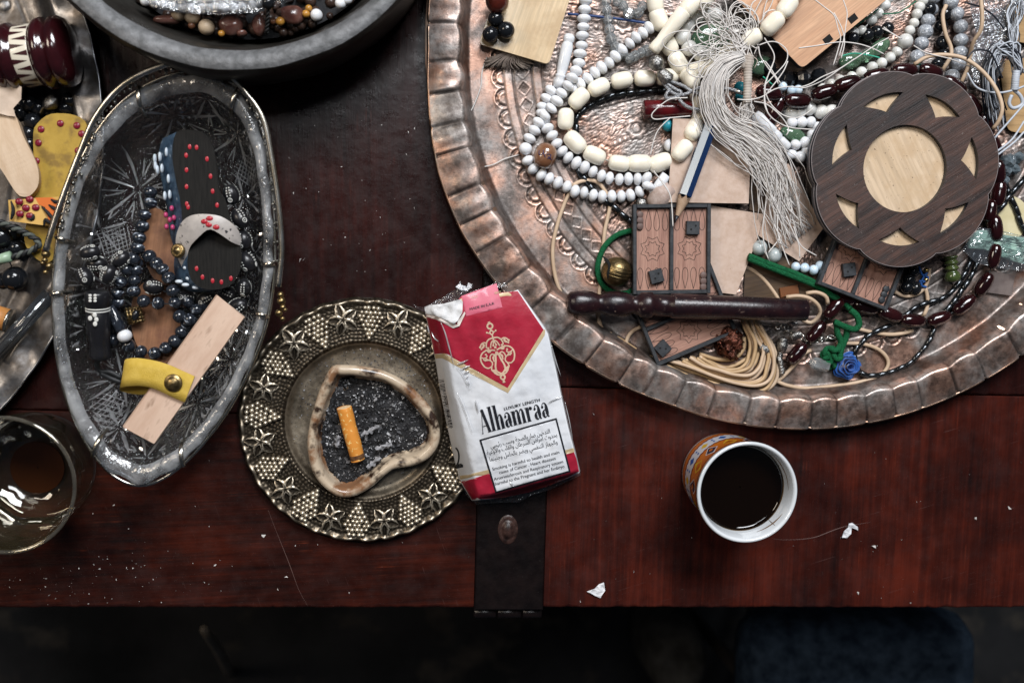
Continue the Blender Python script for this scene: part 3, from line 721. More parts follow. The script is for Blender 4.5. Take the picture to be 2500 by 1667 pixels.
# ground-in decoration: star bursts, leaf sprays and hatching, on the inner glass face
m_cut = clear('ground_cut', (0.8, 0.84, 0.88), 0.3, frost=0.34, frostcol=(0.9, 0.9, 0.9), gl=0.08, fs=0.1)
def inner_pt(ang_f, k):
    """point on inner wall/floor: ang_f 0..1 around, k 0 centre..1 rim"""
    ks = [r[0] for r in rings[:7]]; zs_ = [r[1] for r in rings[:7]]
    kk = 0.02 + k * 0.885; P = basket_ring(1.0, 0); n_ = len(P); i = (ang_f % 1) * n_; i0 = int(i) % n_; f = i - int(i)
    p = P[i0] * (1 - f) + P[(i0 + 1) % n_] * f; c0 = P.mean(0); p = c0 + (p - c0) * kk
    p[2] = np.interp(kk, ks, zs_) + 1.6; return p
_ring1 = basket_ring(1.0, 0); _rc = _ring1.mean(0)
def proj_in(p):
    """drop an xy point onto the inner glass face"""
    w = p[:2] - _rc[:2]; a_ = math.atan2(w[1], w[0])
    an = np.arctan2(_ring1[:, 1] - _rc[1], _ring1[:, 0] - _rc[0]); i = int(np.argmin(np.abs(np.angle(np.exp(1j * (an - a_))))))
    kk = np.hypot(*w) / np.hypot(*(_ring1[i, :2] - _rc[:2]))
    if kk > .885: p = _rc + np.r_[w * (.885 / kk), 0]; kk = .885
    z = np.interp(kk, [r[0] for r in rings[:8]], [r[1] for r in rings[:8]])
    return np.array([p[0], p[1], z + 1.8])
def sliver(c, ang, L, w, t0=0.1):
    d = np.array([math.cos(ang), math.sin(ang)]); n_ = np.array([-d[1], d[0]])
    ts = np.linspace(t0, 1, 7); up, dn = [], []
    for t_ in ts:
        ww = w * math.sin(PI * min(1, max(0.03, (t_ - t0) / (1 - t0) * 0.97))) ** 0.7
        up.append(proj_in(c + d * L * t_ + n_ * ww / 2)); dn.append(proj_in(c + d * L * t_ - n_ * ww / 2))
    m_ = len(ts); return np.array(up + dn), [(i, m_ + i, m_ + i + 1, i + 1) for i in range(m_ - 1)]
stars = [(430, 285, 100, 6), (330, 460, 95, 6), (255, 700, 70, 6), (300, 1040, 60, 8), (290, 925, 70, 6), (480, 985, 80, 6), (375, 1105, 45, 6), (585, 330, 75, 5), (590, 480, 60, 5), (215, 800, 50, 5), (620, 620, 50, 5), (520, 250, 60, 5), (560, 880, 70, 6), (240, 560, 60, 5)]
for si, (a_, b_, L, k) in enumerate(stars):
    c0 = at(a_, b_, 45)[:2]
    js = [sliver(c0, 2 * PI * i / k + si * 0.7, L, 5.5) for i in range(k)]
    js += [sliver(c0 + 26 * np.array([math.cos(2 * PI * (i + .5) / k + si * .7), math.sin(2 * PI * (i + .5) / k + si * .7)]), 2 * PI * (i + .5) / k + si * 0.7 + g, L * 0.5, 3.2) for i in range(k) for g in (-0.16, 0.16)]
    part(basket, 'cut_star', join(*js), m_cut)
for (a_, b_, rot, nL) in ((265, 590, 0.4, 8), (265, 1000, -0.5, 8), (600, 420, 1.2, 7), (560, 950, 0.8, 7), (610, 800, 1.4, 6)):
    c0 = at(a_, b_, 60)[:2]; js = []
    for i in range(nL):
        o2 = (i - nL / 2) * 9.0
        for aa in (rot, rot + 1.35):
            n_ = np.array([-math.sin(aa), math.cos(aa)]); js.append(sliver(c0 + n_ * o2 - 35 * np.array([math.cos(aa), math.sin(aa)]), aa, 70, 2.2, 0.0))
    part(basket, 'cut_hatching', join(*js), m_cut)
# small tilted reflecting facets, added to give glints on the inner walls
fv_, ff_ = [], []
for k in range(300):
    a_ = rng.uniform(0, 2 * PI); i = int(a_ / (2 * PI) * len(_ring1)); kk = rng.uniform(.60, .885); q_ = proj_in(_rc + (_ring1[i] - _rc) * kk) + (0, 0, .8)
    n_ = rng.normal(0, .35, 3) + (0, 0, 1) + (_rc - q_) / 900 * (1, 1, 0); fr_ = frame(q_, n_, spin=rng.uniform(0, 6)); s_ = rng.uniform(2.5, 6.5); b0 = len(fv_)
    fv_ += list(xf((np.array([(-s_, 0, 0), (0, -s_ * .55, 0), (s_, 0, 0), (0, s_ * .55, 0)]), []), fr_)[0]); ff_.append((b0, b0 + 1, b0 + 2, b0 + 3))
part(basket, 'glint_facets', (np.array(fv_), ff_), clear('facet_glass', (.9, .92, .93), .10, gl=.45, frost=.10, frostcol=(.9, .9, .9)), smooth=False, kind='stuff')
# wire rim under the glass edge, clips, folded handle with scroll chain border
rimw = basket_ring(1.012, 116)
part(basket, 'rim_wire', tube(rimw, 4.2, 8, closed=True), m_steel)
for (a_, b_) in ((340, 228), (572, 245), (150, 583), (130, 718), (655, 645), (640, 768), (225, 1118), (445, 1110)):
    p = at(a_, b_, BZ); w = p - _rc; w[2] = 0; w /= np.linalg.norm(w)
    an = np.arctan2(_ring1[:, 1] - _rc[1], _ring1[:, 0] - _rc[0]); i = int(np.argmin(np.abs(np.angle(np.exp(1j * (an - math.atan2(w[1], w[0])))))))
    R0 = np.hypot(*(_ring1[i, :2] - _rc[:2])); q = lambda f_, z_: np.array([_rc[0] + w[0] * R0 * f_, _rc[1] + w[1] * R0 * f_, z_])
    part(basket, 'clip', tube(spline([q(1.02, 112), q(1.022, 128), q(0.99, 140), q(0.95, 142), q(0.91, 135), q(0.885, 112), q(0.87, 95)], n=16), 5.0, 8, flat=0.4), m_steel)
hp = [(112, 612, 150), (122, 575, 152), (150, 490, 154), (195, 372, 156), (235, 283, 158), (300, 208, 160), (385, 165, 161), (478, 146, 162), (530, 158, 162), (585, 207, 160), (640, 285, 158), (662, 380, 156), (680, 500, 154), (688, 610, 152), (680, 700, 150)]
H3 = np.array([at(*p) for p in hp]); handle = part(basket, 'handle', tube(spline(H3, step=8), 7.0, 8, flat=0.7), m_steel)
# row of cast scroll beads hanging along the handle's inner side
hs = spline(H3, step=15); cc = []
for i, p in enumerate(hs[4:-4]):
    w = (_rc - p); w[2] = 0; w /= np.linalg.norm(w); r_ = 4.5 + 1.5 * math.sin(i * 1.9)
    q = p + w * (9 + 3 * math.sin(i * 2.3)) + (0, 0, -12 - 3 * math.cos(i * 1.3))
    cc.append(xf(ball(r_, r_ * 0.8, 8, 6), frame(q, (0.2, 0.1, 1))))
    if i % 3 == 0: cc.append(xf(ball(4, 4, 8, 6), frame(q + w * 7, (0, 0, 1))))
part(handle, 'scroll_border', join(*cc), mat('blackened_silver', (0.35, 0.34, 0.31), (0.10, 0.095, 0.085), rough=0.3, metal=1, scale=0.12))
for (a_, b_, k) in ((112, 620, -1), (684, 735, 1)):
    c0 = at(a_, b_, 148); js = []
    for dx, dy, r_ in ((0, 14, 8), (2 * k, 0, 10), (k * 5, -14, 7), (-k * 4, -27, 9), (k * 4, -40, 6), (10 * k, -20, 5)):
        js.append(xf(ball(r_, r_, 10, 7), frame(c0 + (dx, dy, -6), (0, 0, 1))))
    part(basket, 'handle_pivot', join(*js), m_brass)

# ================================================================== EMBOSSED PLATE + HEART ASHTRAY
PC = at(889, 1028, 22); PR = 300.0
def plate_h(r): return np.interp(r, [0, 150, 176, 186, 196, 215, 268, 285, 294, 300], [7, 7, 9, 20, 27, 26, 24, 25, 25, 18])
rows = np.r_[np.linspace(2, 180, 30), np.linspace(183, 300, 62)]; nth = 620
th = np.linspace(0, 2 * PI, nth, endpoint=False); RR, TT = np.meshgrid(rows, th, indexing='ij')
# pebbled ground: jittered cells, height falls off towards cell borders
cells = []
for k, rr in enumerate(np.arange(197, 296, 8.6)):
    nn = int(2 * PI * rr / 9.6)
    for i in range(nn): cells.append((rr + rng.uniform(-2.6, 2.6), 2 * PI * (i + 0.5 * (k % 2)) / nn + rng.uniform(-0.35, 0.35) / nn * 6))
cells = np.array(cells); cxy = np.c_[cells[:, 0] * np.cos(cells[:, 1]), cells[:, 0] * np.sin(cells[:, 1])]
px_, py_ = (RR * np.cos(TT)), (RR * np.sin(TT)); peb = np.zeros_like(RR)
for i in range(len(rows)):
    if rows[i] < 190: continue
    near = np.abs(cells[:, 0] - rows[i]) < 14; cn = cxy[near]
    D = np.hypot(px_[i][:, None] - cn[None, :, 0], py_[i][:, None] - cn[None, :, 1]); D.sort(axis=1)
    peb[i] = np.clip((D[:, 1] - D[:, 0]) / 5.5, 0, 1) ** 0.8
ZZ = plate_h(RR) + 1.7 * peb * ((RR > 194) & (RR < 288))
edge = np.exp(-((RR - 291) / 5.5) ** 2); vine = 0.5 + 0.5 * np.sin(TT * 62 + 1.6 * np.sin(TT * 13)); ZZ += edge * (3 + 4.5 * vine)
wx = np.where(RR > 280, 1 + 0.006 * np.sin(TT * 31 + np.sin(TT * 9)), 1.0)
V = np.stack([PC[0] + RR * wx * np.cos(TT), PC[1] + RR * wx * np.sin(TT), ZZ], -1).reshape(-1, 3); nr = len(rows)
ii, jj = np.meshgrid(np.arange(nr - 1), np.arange(nth), indexing='ij'); j2 = (jj + 1) % nth
Fq = np.stack([ii * nth + jj, (ii + 1) * nth + jj, (ii + 1) * nth + j2, ii * nth + j2], -1).reshape(-1, 4)
plate_t = thing('embossed_plate', 'round antiqued metal plate embossed with grapes and vine leaves', 'plate', (PC[0], PC[1], 0))
m_plate = attr_metal('antique_silver_plate', 'relief', [(0.0, (0.008, 0.0065, 0.005)), (0.36, (0.085, 0.067, 0.047)), (0.66, (0.31, 0.26, 0.195)), (1.0, (0.62, 0.55, 0.44))], 0.30, 0.48, 0.85, bump=0.15)
pm = part(plate_t, 'dish', (V, Fq), m_plate)
rel = np.where(RR < 190, 0.58 + 0.12 * np.sin(px_ * 0.05) * np.sin(py_ * 0.043), 0.08 + 0.32 * peb)
rel = np.maximum(rel, edge * (0.45 + 0.45 * vine)); set_attr(pm, 'relief', np.clip(rel, 0, 1).ravel())
part(plate_t, 'foot', (lathe([(296, 16), (300, 19), (298, 12), (240, 4), (180, 0.5), (2, 0.5)], 80, cap=False)[0] + (PC[0], PC[1], 0), lathe([(296, 16), (300, 19), (298, 12), (240, 4), (180, 0.5), (2, 0.5)], 80, cap=False)[1]), m_plate)
# a grape cluster (hangs inwards) and a five-lobed leaf, then copies round the rim
gr, gz = [], []
for row, (y, n) in enumerate(((-22, 4), (-14, 5), (-6, 6), (2, 5), (10, 4), (18, 3), (26, 2), (34, 1))):
    for i in range(n):
        r_ = 4.6 + rng.uniform(-0.5, 0.6); x = (i - (n - 1) / 2) * 8.2 + rng.uniform(-1, 1)
        b_ = ball(r_, r_, 10, 7); gr.append((b_[0] + (x, y + rng.uniform(-1, 1), 2.5 + 2.5 * (1 - abs(x) / 22)), b_[1]))
gme = mesh_of('grape_cluster', join(*gr), m_plate)
a_ = gme.attributes.new('relief', 'FLOAT', 'POINT'); zz = np.array([v.co.z for v in gme.vertices]) / U
a_.data.foreach_set('value', np.clip(0.15 + (zz - 1.0) / 8.5, 0, 1).astype(np.float32))
lv, lf, la = [], [], []
for k in range(5):
    ang = PI / 2 + k * 2 * PI / 5; L = 31 if k == 0 else 28
    d = np.array([math.cos(ang), math.sin(ang)]); n_ = np.array([-d[1], d[0]]); b0 = len(lv)
    for t_ in np.linspace(0, 1, 9):
        w_ = (11.0 * math.sin(PI * min(1, t_ * 0.86 + 0.12)) ** 0.8) * (1 + 0.13 * math.cos(t_ * 26))
        for s_, h_, r_ in ((-1, 0.0, 0.0), (-0.7, 6.0, 0.95), (-0.22, 1.2, 0.0), (0.0, 2.2, 0.25), (0.22, 1.2, 0.0), (0.7, 6.0, 1.0), (1, 0.0, 0.0)):
            p = d * L * t_ + n_ * s_ * w_; lv.append((p[0], p[1], h_ * (1 - 0.5 * t_ ** 3) + 1.5 * (1 - t_))); la.append(r_)
    for i in range(8):
        for j in range(6): q = b0 + i * 7 + j; lf.append((q, q + 7, q + 8, q + 1))
lme = mesh_of('vine_leaf', (np.array(lv), lf), m_plate)
a_ = lme.attributes.new('relief', 'FLOAT', 'POINT'); a_.data.foreach_set('value', np.array(la, np.float32))
for i in range(24):
    ang = math.radians(86 + 15 * i); isg = i % 2 == 0; rr = 247 if isg else 250
    M4 = np.eye(4); c_, s_ = math.cos(ang - PI / 2 + (PI if isg else rng.uniform(-.3, .3))), math.sin(ang - PI / 2 + (PI if isg else 0))
    aa = ang - PI / 2 + (PI if isg else rng.uniform(-0.3, 0.3)); c_, s_ = math.cos(aa), math.sin(aa)
    sc_ = 1.34 * rng.uniform(.95, 1.05); M4[:3, :3] = np.array([[c_, -s_, 0], [s_, c_, 0], [0, 0, 1.25]]) * sc_; M4[:3, 3] = (PC[0] + rr * math.cos(ang), PC[1] + rr * math.sin(ang), 25.5)
    inst(plate_t, 'grape_cluster' if isg else 'vine_leaf', gme if isg else lme, M4)
# heart-shaped ceramic ashtray standing in the dish
hp = [(612, 505), (680, 497), (770, 503), (900, 530), (1020, 590), (1120, 680), (1190, 770), (1222, 870), (1208, 960), (1150, 1030), (1060, 1068), (965, 1085), (900, 1130), (830, 1190), (740, 1238), (655, 1243), (570, 1190), (503, 1100), (472, 960), (485, 830), (520, 700), (562, 590)]
HO = spline(Z('D', hp, 55), n=96, closed=True); hc = HO.mean(0); n = len(HO)
def heart(k_off, z):
    T = np.roll(HO, -1, 0) - np.roll(HO, 1, 0); T /= np.linalg.norm(T, axis=1)[:, None]
    N = np.c_[-T[:, 1], T[:, 0], np.zeros(n)]
    if np.mean(np.sum(N * (hc - HO), axis=1)) < 0: N = -N
    P = HO + N * (k_off + (0.9 * np.sin(np.arange(n) * .37) + 0.6 * np.sin(np.arange(n) * .83 + 1)) * (10 < k_off < 30))[:, None]; P[:, 2] = z + 3.0 * np.sin(np.arange(n) / n * 2 * PI * 3 + 1); return P
sec = [(26, 9), (12, 10), (3, 24), (-1, 42), (-2, 52), (1, 60), (8, 65), (16, 63), (21, 56), (23, 46), (26, 32), (33, 16)]
V = np.concatenate([heart(a, b) for a, b in sec])
F = [(k * n + i, k * n + (i + 1) % n, (k + 1) * n + (i + 1) % n, (k + 1) * n + i) for k in range(len(sec) - 1) for i in range(n)]
F += [tuple((len(sec) - 1) * n + i for i in range(n))]
ash_t = thing('heart_ashtray', 'heart shaped burnt cream ceramic ashtray filled with ash', 'ashtray', (hc[0], hc[1], 8))
m_cer = mat('stained_ceramic', (0.20, 0.10, 0.05), (0.46, 0.37, 0.27), rough=0.32, scale=0.014, lo=0.42, hi=0.54, coat=0.35, c3=(0.025, 0.012, 0.007), scale3=0.022, lo3=0.52, hi3=0.64, detail=6)
part(ash_t, 'bowl', (V, F), m_cer)
# ash: lumpy bed and loose flakes
m_ash = mat('ash_bed', (0.006, 0.006, 0.007), (0.028, 0.028, 0.03), rough=0.95, scale=0.06, bump=1.0, bscale=0.15, bdist=6, c3=(0.22, 0.22, 0.22), scale3=0.08, lo3=0.60, hi3=0.72)
P0 = heart(25, 0)[:, :2]
v2, f2 = fill2d(P0, grid=5.0)
zz = 22 + 8 * vnoise(np.c_[v2, np.zeros(len(v2))], 0.025, 3.0) + 6 * vnoise(np.c_[v2, np.zeros(len(v2))], 0.09, 9.0)
V = np.c_[v2, zz]; V[:len(P0), 2] = 20
part(ash_t, 'ash_bed', (V, f2), m_ash, kind='stuff')
fv, ff, fm = [], [], []
for k in range(4200):
    i = rng.integers(len(v2)); p = np.r_[v2[i], zz[i] + 1.5] + rng.normal(0, 1.6, 3)
    s_ = (abs(rng.normal(0.9, 1.1)) + 0.7) * (2.0 if k % 9 == 0 else 1); R_ = np.linalg.qr(rng.normal(size=(3, 3)))[0]
    q = np.array([(-s_, -s_ * .5, 0), (s_, -s_ * .7, .6), (s_ * .8, s_ * .6, -.4), (-s_ * .6, s_ * .7, .5)]) @ R_.T; q[:, 2] *= 0.55
    b0 = len(fv); fv += list(q + p); ff.append((b0, b0 + 1, b0 + 2, b0 + 3)); cl = mnoise.noise(Vector((p[0] * .03, p[1] * .03, 2.2))); fm.append(int(rng.choice(4, p=[.30, .22, .28, .20] if cl > .12 else [.70, .18, .09, .03])))
part(ash_t, 'ash_flakes', (np.array(fv), ff, fm), [mat('ash_a', (0.012, 0.012, 0.014), rough=.7), mat('ash_b', (0.07, 0.07, 0.075), rough=.9), mat('ash_c', (0.24, 0.24, 0.25), rough=.9), mat('ash_d', (0.48, 0.48, 0.49), rough=.9)], smooth=False, kind='stuff')
# burnt paper curls
for (a, b, L_, an) in ((830, 868, 70, 0.5), (905, 960, 60, 0.3), (640, 930, 44, 1.4), (850, 1050, 60, 0.7)):
    c0 = Z('D', [(a, b)], 42)[0]; d = np.array([math.cos(an), math.sin(an), 0.05]); n_ = np.array([-d[1], d[0], 0]); vv_ = []
    for t_ in np.linspace(-.5, .5, 9):
        for u_ in np.linspace(-1, 1, 6): vv_.append(c0 + d * L_ / 2.34 * t_ * 1.6 + n_ * u_ * (6 + 3 * math.sin(t_ * 19 + L_)) * (1 - 1.2 * t_ * t_) + rng.normal(0, .9, 3) + np.array([0, 0, 2 - 5 * u_ * u_ + 2 * math.sin(9 * t_ + u_ * 3)]))
    part(ash_t, 'ash_curl', (np.array(vv_), [(i * 6 + j, i * 6 + j + 1, i * 6 + j + 7, i * 6 + j + 6) for i in range(8) for j in range(5)]), mat('ash_curl', (0.10, 0.10, 0.105), (0.40, 0.40, 0.42), rough=.9, scale=0.09, bump=.5))
# grey dust in the dish around the heart
fv, ff, fm = [], [], []
for k in range(900):
    r_ = 178 * math.sqrt(rng.uniform(0.35, 1)); an = rng.normal(1.0, 1.0) if rng.random() < .75 else rng.uniform(0, 6.28)
    p = np.array([PC[0] + r_ * math.cos(an), PC[1] + r_ * math.sin(an), 9.5 + (0 if r_ < 170 else 4)]); s_ = rng.uniform(.8, 2.6)
    R_ = np.linalg.qr(rng.normal(size=(3, 3)))[0]; q = np.array([(-s_, -s_, 0), (s_, -s_ * .7, 0), (0, s_, 0.5)]) @ R_.T; q[:, 2] *= .4
    b0 = len(fv); fv += list(q + p); ff.append((b0, b0 + 1, b0 + 2)); fm.append(int(rng.choice(3, p=[.45, .3, .25])))
part(plate_t, 'spilled_ash', (np.array(fv), ff, fm), [MATS['ash_a'], MATS['ash_b'], MATS['ash_c']], smooth=False, kind='stuff')
# cigarette end
c0, c1 = Z('D', [(678, 735, 56)])[0], Z('D', [(758, 1035, 44)])[0]
but = thing('cigarette_butt', 'orange speckled cigarette filter end lying in the ash', 'cigarette', (c0 + c1) / 2 - (0, 0, 18))
L_ = np.linalg.norm(c1 - c0); R0 = 18.0
t = NT('cork_tip'); v = t.coords(); col = t.ramp(t.noise(v, 0.13, 2), [(0.62, (0.62, 0.24, 0.035)), (0.66, (0.80, 0.58, 0.22))]); t.l(col, t.b.inputs['Base Color']); t.b.inputs['Roughness'].default_value = .55
fr = frame(c0, c1 - c0)
part(but, 'filter_paper', crumple(xf(lathe([(R0 * .96, 0), (R0, 1.5)] + [(R0 * (1 - .02 * math.sin(q_ * 9) - .05 * q_ ** 3), 1.5 + (L_ - 1.5) * q_) for q_ in np.linspace(.08, 1, 14)], 28, cap=False), fr), 2.4, .045, 8), t.m)
part(but, 'filter_end', xf(lathe([(R0 * .95, 0.6), (R0 * .6, -0.3), (1, 0.2)], 24, cap=False), fr), mat('filter_fibre', (0.62, 0.40, 0.20), (0.72, 0.55, 0.34), rough=.9, scale=.2))
part(but, 'burnt_end', xf(lathe([(R0 * .98, L_ - 15), (R0 * 1.0, L_ - 11), (R0 * .93, L_ - 3), (R0 * .86, L_ + 1), (R0 * .5, L_ + 5), (1, L_ + 4)], 24, cap=False), fr), mat('char', (0.05, 0.018, 0.008), (0.16, 0.07, 0.02), rough=.9, scale=.1, bump=.5))

# ================================================================== CIGARETTE PACK
Lp = [(100, 300), (160, 575), (200, 820), (242, 1030), (285, 1230), (322, 1370), (398, 1494)]          # left outline   (window E)
Fp = [(205, 335), (262, 590), (305, 800), (350, 1000), (400, 1200), (432, 1340), (448, 1488)]          # fold line
Rp = [(690, 150), (880, 420), (925, 620), (968, 830), (1010, 1020), (1052, 1180), (1084, 1316)]        # right edge
def curve_at(C, y):
    C = np.asarray(C, float); return np.interp(y, C[:, 1], C[:, 0])
def row_pt(C, t):
    C = np.asarray(C, float); s = np.linspace(0, 1, len(C)); return np.array([np.interp(t, s, C[:, 0]), np.interp(t, s, C[:, 1])])
PZ = 88.0
def zpack(x, y):
    """pack surface height (u) above the chest at window-E position"""
    fx = curve_at(Fp, y); lx = curve_at(Lp, y); rx = curve_at(Rp, y + 60)
    z = PZ + 5 * math.sin(max(0, min(1, (x - fx) / max(60, rx - fx))) * PI) - 10 * (max(0, min(1, (330 - y) / 220))) ** 1.5
    z -= 16 * min(1.6, max(0, (y + 0.268 * (x - 440) - 1478) / 30)) ** 1.5
    if x < fx: z -= 34 * min(1.0, ((fx - x) / max(30.0, fx - lx))) ** 1.6
    z += 0.8 * math.sin(x * 0.012 + y * 0.008) + 0.3 * math.sin(x * 0.05 - y * 0.023)
    return max(8.0, z)
def pk(x, y, dz=0.0):
    a, b = zp('E', x, y); return at(a, b, zpack(x, y) + dz)
pack = thing('cigarette_pack', 'crumpled red and white soft cigarette pack lying between plate and copper tray', 'cigarette pack', at(1185, 960, 0))
m_paper = mat('pack_white', (0.72, 0.74, 0.77), (0.78, 0.79, 0.81), rough=.35, scale=.01, coat=.35, bump=.06, bscale=.02, bdist=5)
m_pred = mat('pack_red', (0.34, 0.010, 0.030), (0.42, 0.020, 0.045), rough=.32, scale=.02, coat=.5, bump=.2, bscale=.03, bdist=6)
m_pgold = mat('pack_gold', (0.55, 0.42, 0.24), rough=.4, coat=.3)
m_ink = mat('pack_ink', (0.012, 0.013, 0.018), rough=.4, coat=.3)
V, F = [], []; nt, ns = 40, 34
for i in range(nt + 1):
    t_ = i / nt; l, f, r = row_pt(Lp, t_), row_pt(Fp, t_), row_pt(Rp, t_)
    row = [l + (f - l) * k / 9 for k in range(9)] + [f + (r - f) * k / 22 + np.array([0, 30 * math.sin(PI * k / 22) ** .7 * t_ ** 8]) for k in range(23)]
    for p in row: V.append(pk(p[0], p[1]))
    e = V[-1].copy(); V.append(e + (6, -1, -30)); V.append(np.array([e[0] + 4, e[1], 4.0]))
    q = pk(l[0], l[1]); V.append(np.array([q[0] + 6, q[1], 4.0]))
w = len(V) // (nt + 1); V = np.array(V)
F = [(i * w + j, (i + 1) * w + j, (i + 1) * w + (j + 1) % w, i * w + (j + 1) % w) for i in range(nt) for j in range(w)]
F += [tuple(range(w)), tuple(nt * w + j for j in range(w - 1, -1, -1))]
part(pack, 'paper_body', (V, F), m_paper, sharp=50)
def decal(poly, m, dz=0.7, name='print', holes=(), grid=14):
    P = np.asarray(poly, float); P = P if signed(P) > 0 else P[::-1]
    v2, f2 = fill2d(P, holes, grid)
    V = np.array([pk(x, y, dz) for x, y in v2]); return part(pack, name, (V, [f[::-1] for f in f2]), m)
def strokes2pack(vfs, m, dz, name, M=None):
    V2, F2, _ = join(*[(np.c_[k[0], np.zeros(len(k[0]))], k[1]) for k in vfs]); V2 = V2[:, :2]
    if M is not None: V2 = M(V2)
    V = np.array([pk(x, y, dz) for x, y in V2])
    # keep faces looking up
    out = []
    for f in F2:
        a, b, c = V[f[0]], V[f[1]], V[f[2]]
        out.append(f if np.cross(b - a, c - a)[2] > 0 else f[::-1])
    return part(pack, name, (V, out), m, smooth=False)
# red chevron field on front and side, gold borders, red foot
def fold_edge(y): return curve_at(Fp, y), y
side_l = lambda y: (curve_at(Lp, y) + 2, y)
red = [side_l(305), side_l(430), side_l(560), (222, 555), (625, 776), (855, 405), (690, 158), (330, 190), (205, 335)]
gold = [side_l(562), side_l(590), (205, 585), (268, 620), (628, 808), (862, 440), (866, 405), (856, 403), (625, 777), (222, 554)]
decal(gold, m_pgold, 0.9, 'gold_chevron'); decal(red, m_pred, 0.8, 'red_chevron')
decal([(325, 205), (630, 165), (648, 178), (650, 188), (330, 228)], m_pgold, 1.0, 'gold_top_line')
decal([side_l(1362), (322, 1374), (460, 1335), (470, 1330), (1050, 1185), (1066, 1235), (1081, 1308), (1000, 1350), (900, 1394), (760, 1440), (600, 1474), (450, 1484), (398, 1488)], m_pred, 0.8, 'red_foot')
decal([(318, 1335), (466, 1305), (1046, 1158), (1052, 1184), (470, 1331), (322, 1360)], m_pgold, 1.0, 'gold_foot_line')
# excise band across the top and torn paper
m_band = mat('excise_band', (0.55, 0.10, 0.16), (0.62, 0.16, 0.22), rough=.35, scale=.02, coat=.4)
decal([(330, 190), (555, 108), (592, 262), (362, 318)], m_band, 1.6, 'tax_band')
m_torn = mat('torn_paper', (0.52, 0.52, 0.52), (0.70, 0.70, 0.71), rough=.8, scale=.04, bump=.5, bscale=.08, bdist=6)
tv, tf = fill2d(np.array([(88, 262), (130, 250), (215, 240), (330, 212), (345, 230), (338, 290), (310, 345), (280, 370), (235, 345), (170, 318), (105, 300)], float)[::-1], grid=12)
part(pack, 'torn_flap', crumple((np.array([pk(x, y, 9) for x, y in tv]), [f[::-1] for f in tf]), 7, .06, 2.0), m_torn)
tv, tf = fill2d(np.array([(105, 300), (170, 318), (235, 345), (300, 372), (310, 345), (345, 290), (352, 300), (318, 380), (280, 392), (170, 345), (108, 322)], float)[::-1], grid=12)
part(pack, 'torn_edge', crumple((np.array([pk(x, y, 5) for x, y in tv]), [f[::-1] for f in tf]), 5, .07, 5.0), mat('torn_paper_warm', (0.55, 0.47, 0.42), (0.68, 0.62, 0.58), rough=.8, scale=.05))
# text helpers: baseline start (window E), angle, height
def lay(V2, x, y, ang, sx=1.0, sy=1.0, shear=0.0):
    a = math.radians(ang); c, s = math.cos(a), math.sin(a); X = V2[:, 0] * sx + shear * V2[:, 1]; Y = V2[:, 1] * sy
    return np.c_[x + X * c - Y * s, y - (X * s + Y * c)]
def say(txt, x, y, ang, size, width=None, m=None, dz=1.2, bold=0.0, name='lettering', right=False):
    V2, F2 = text2d(txt, size); V2 = V2 - (V2[:, 0].min(), 0); sx = width / V2[:, 0].max() if width else 1.0
    vs = [(lay(V2, x, y, ang, sx), F2)]
    if bold:
        vs += [(lay(V2 + (bold, 0), x, y, ang, sx), F2)]
    return strokes2pack(vs, m or m_ink, dz + 1.2, name)
say('LUXURY LENGTH', 605, 918, 14.5, 27, 234, bold=1.0)
say('MADE IN S.A.R', 385, 280, 13.5, 22, 160, mat('dull_print', (0.10, 0.03, 0.05), rough=.5), 2.2, bold=0.8)
say('GOT', 543, 177, 8, 20, 40, m_pgold, 2.2, bold=1); say('GOT', 394, 205, 8, 20, 42, mat('red_gold', (.55, .25, .18), rough=.4), 2.2, bold=1)
for s_, x, y, w_ in (('Smoking is harmful to health and main', 530, 1303, 440), ('cause of Cancer , Heart diseases', 573, 1325, 372), ('Arteriosclerosis and Respiratory system', 540, 1367, 455), ('harmful to the Pregnant and her Embryo', 548, 1397, 455)):
    say(s_, x, y, 14.5, 29, w_, bold=0.9)
# arabic: joined letter forms set right to left
_AF = {'ا': 0xFE8D, 'أ': 0xFE83, 'ب': 0xFE8F, 'ة': 0xFE93, 'ت': 0xFE95, 'ث': 0xFE99, 'ج': 0xFE9D, 'ح': 0xFEA1, 'خ': 0xFEA5, 'د': 0xFEA9, 'ر': 0xFEAD, 'ز': 0xFEAF, 'س': 0xFEB1, 'ص': 0xFEB9, 'ض': 0xFEBD, 'ط': 0xFEC1, 'ع': 0xFEC9, 'ف': 0xFED1, 'ق': 0xFED5, 'ل': 0xFEDD, 'م': 0xFEE1, 'ن': 0xFEE5, 'ه': 0xFEE9, 'و': 0xFEED, 'ي': 0xFEF1, 'ئ': 0xFE89}
_RJ = set('اأةدرزو')
def arabic(s):
    out = []
    for word in s.split(' '):
        i, g = 0, []; prev = False
        while i < len(word):
            ch = word[i]
            if ch == 'ل' and i + 1 < len(word) and word[i + 1] in 'اأ':
                g.append(chr((0xFEFB if word[i + 1] == 'ا' else 0xFEF7) + (1 if prev else 0))); prev = False; i += 2; continue
            nxt = i + 1 < len(word) and ch not in _RJ
            g.append(chr(_AF[ch] + ((3 if prev else 2) if nxt else (1 if prev else 0)))); prev = nxt; i += 1
        out.append(''.join(g))
    return ' '.join(out)[::-1]
for s_, x, y, w_ in (('التدخين ضار بالصحة وسبب رئيسي', 518, 1160, 392), ('بحدوث أمراض السرطان والقلب والأوعية', 495, 1202, 462), ('والجهاز التنفسي ويضر بالحامل وجنينها', 513, 1243, 446)):
    say(arabic(s_), x, y, 14.5, 40, w_, bold=0.8)
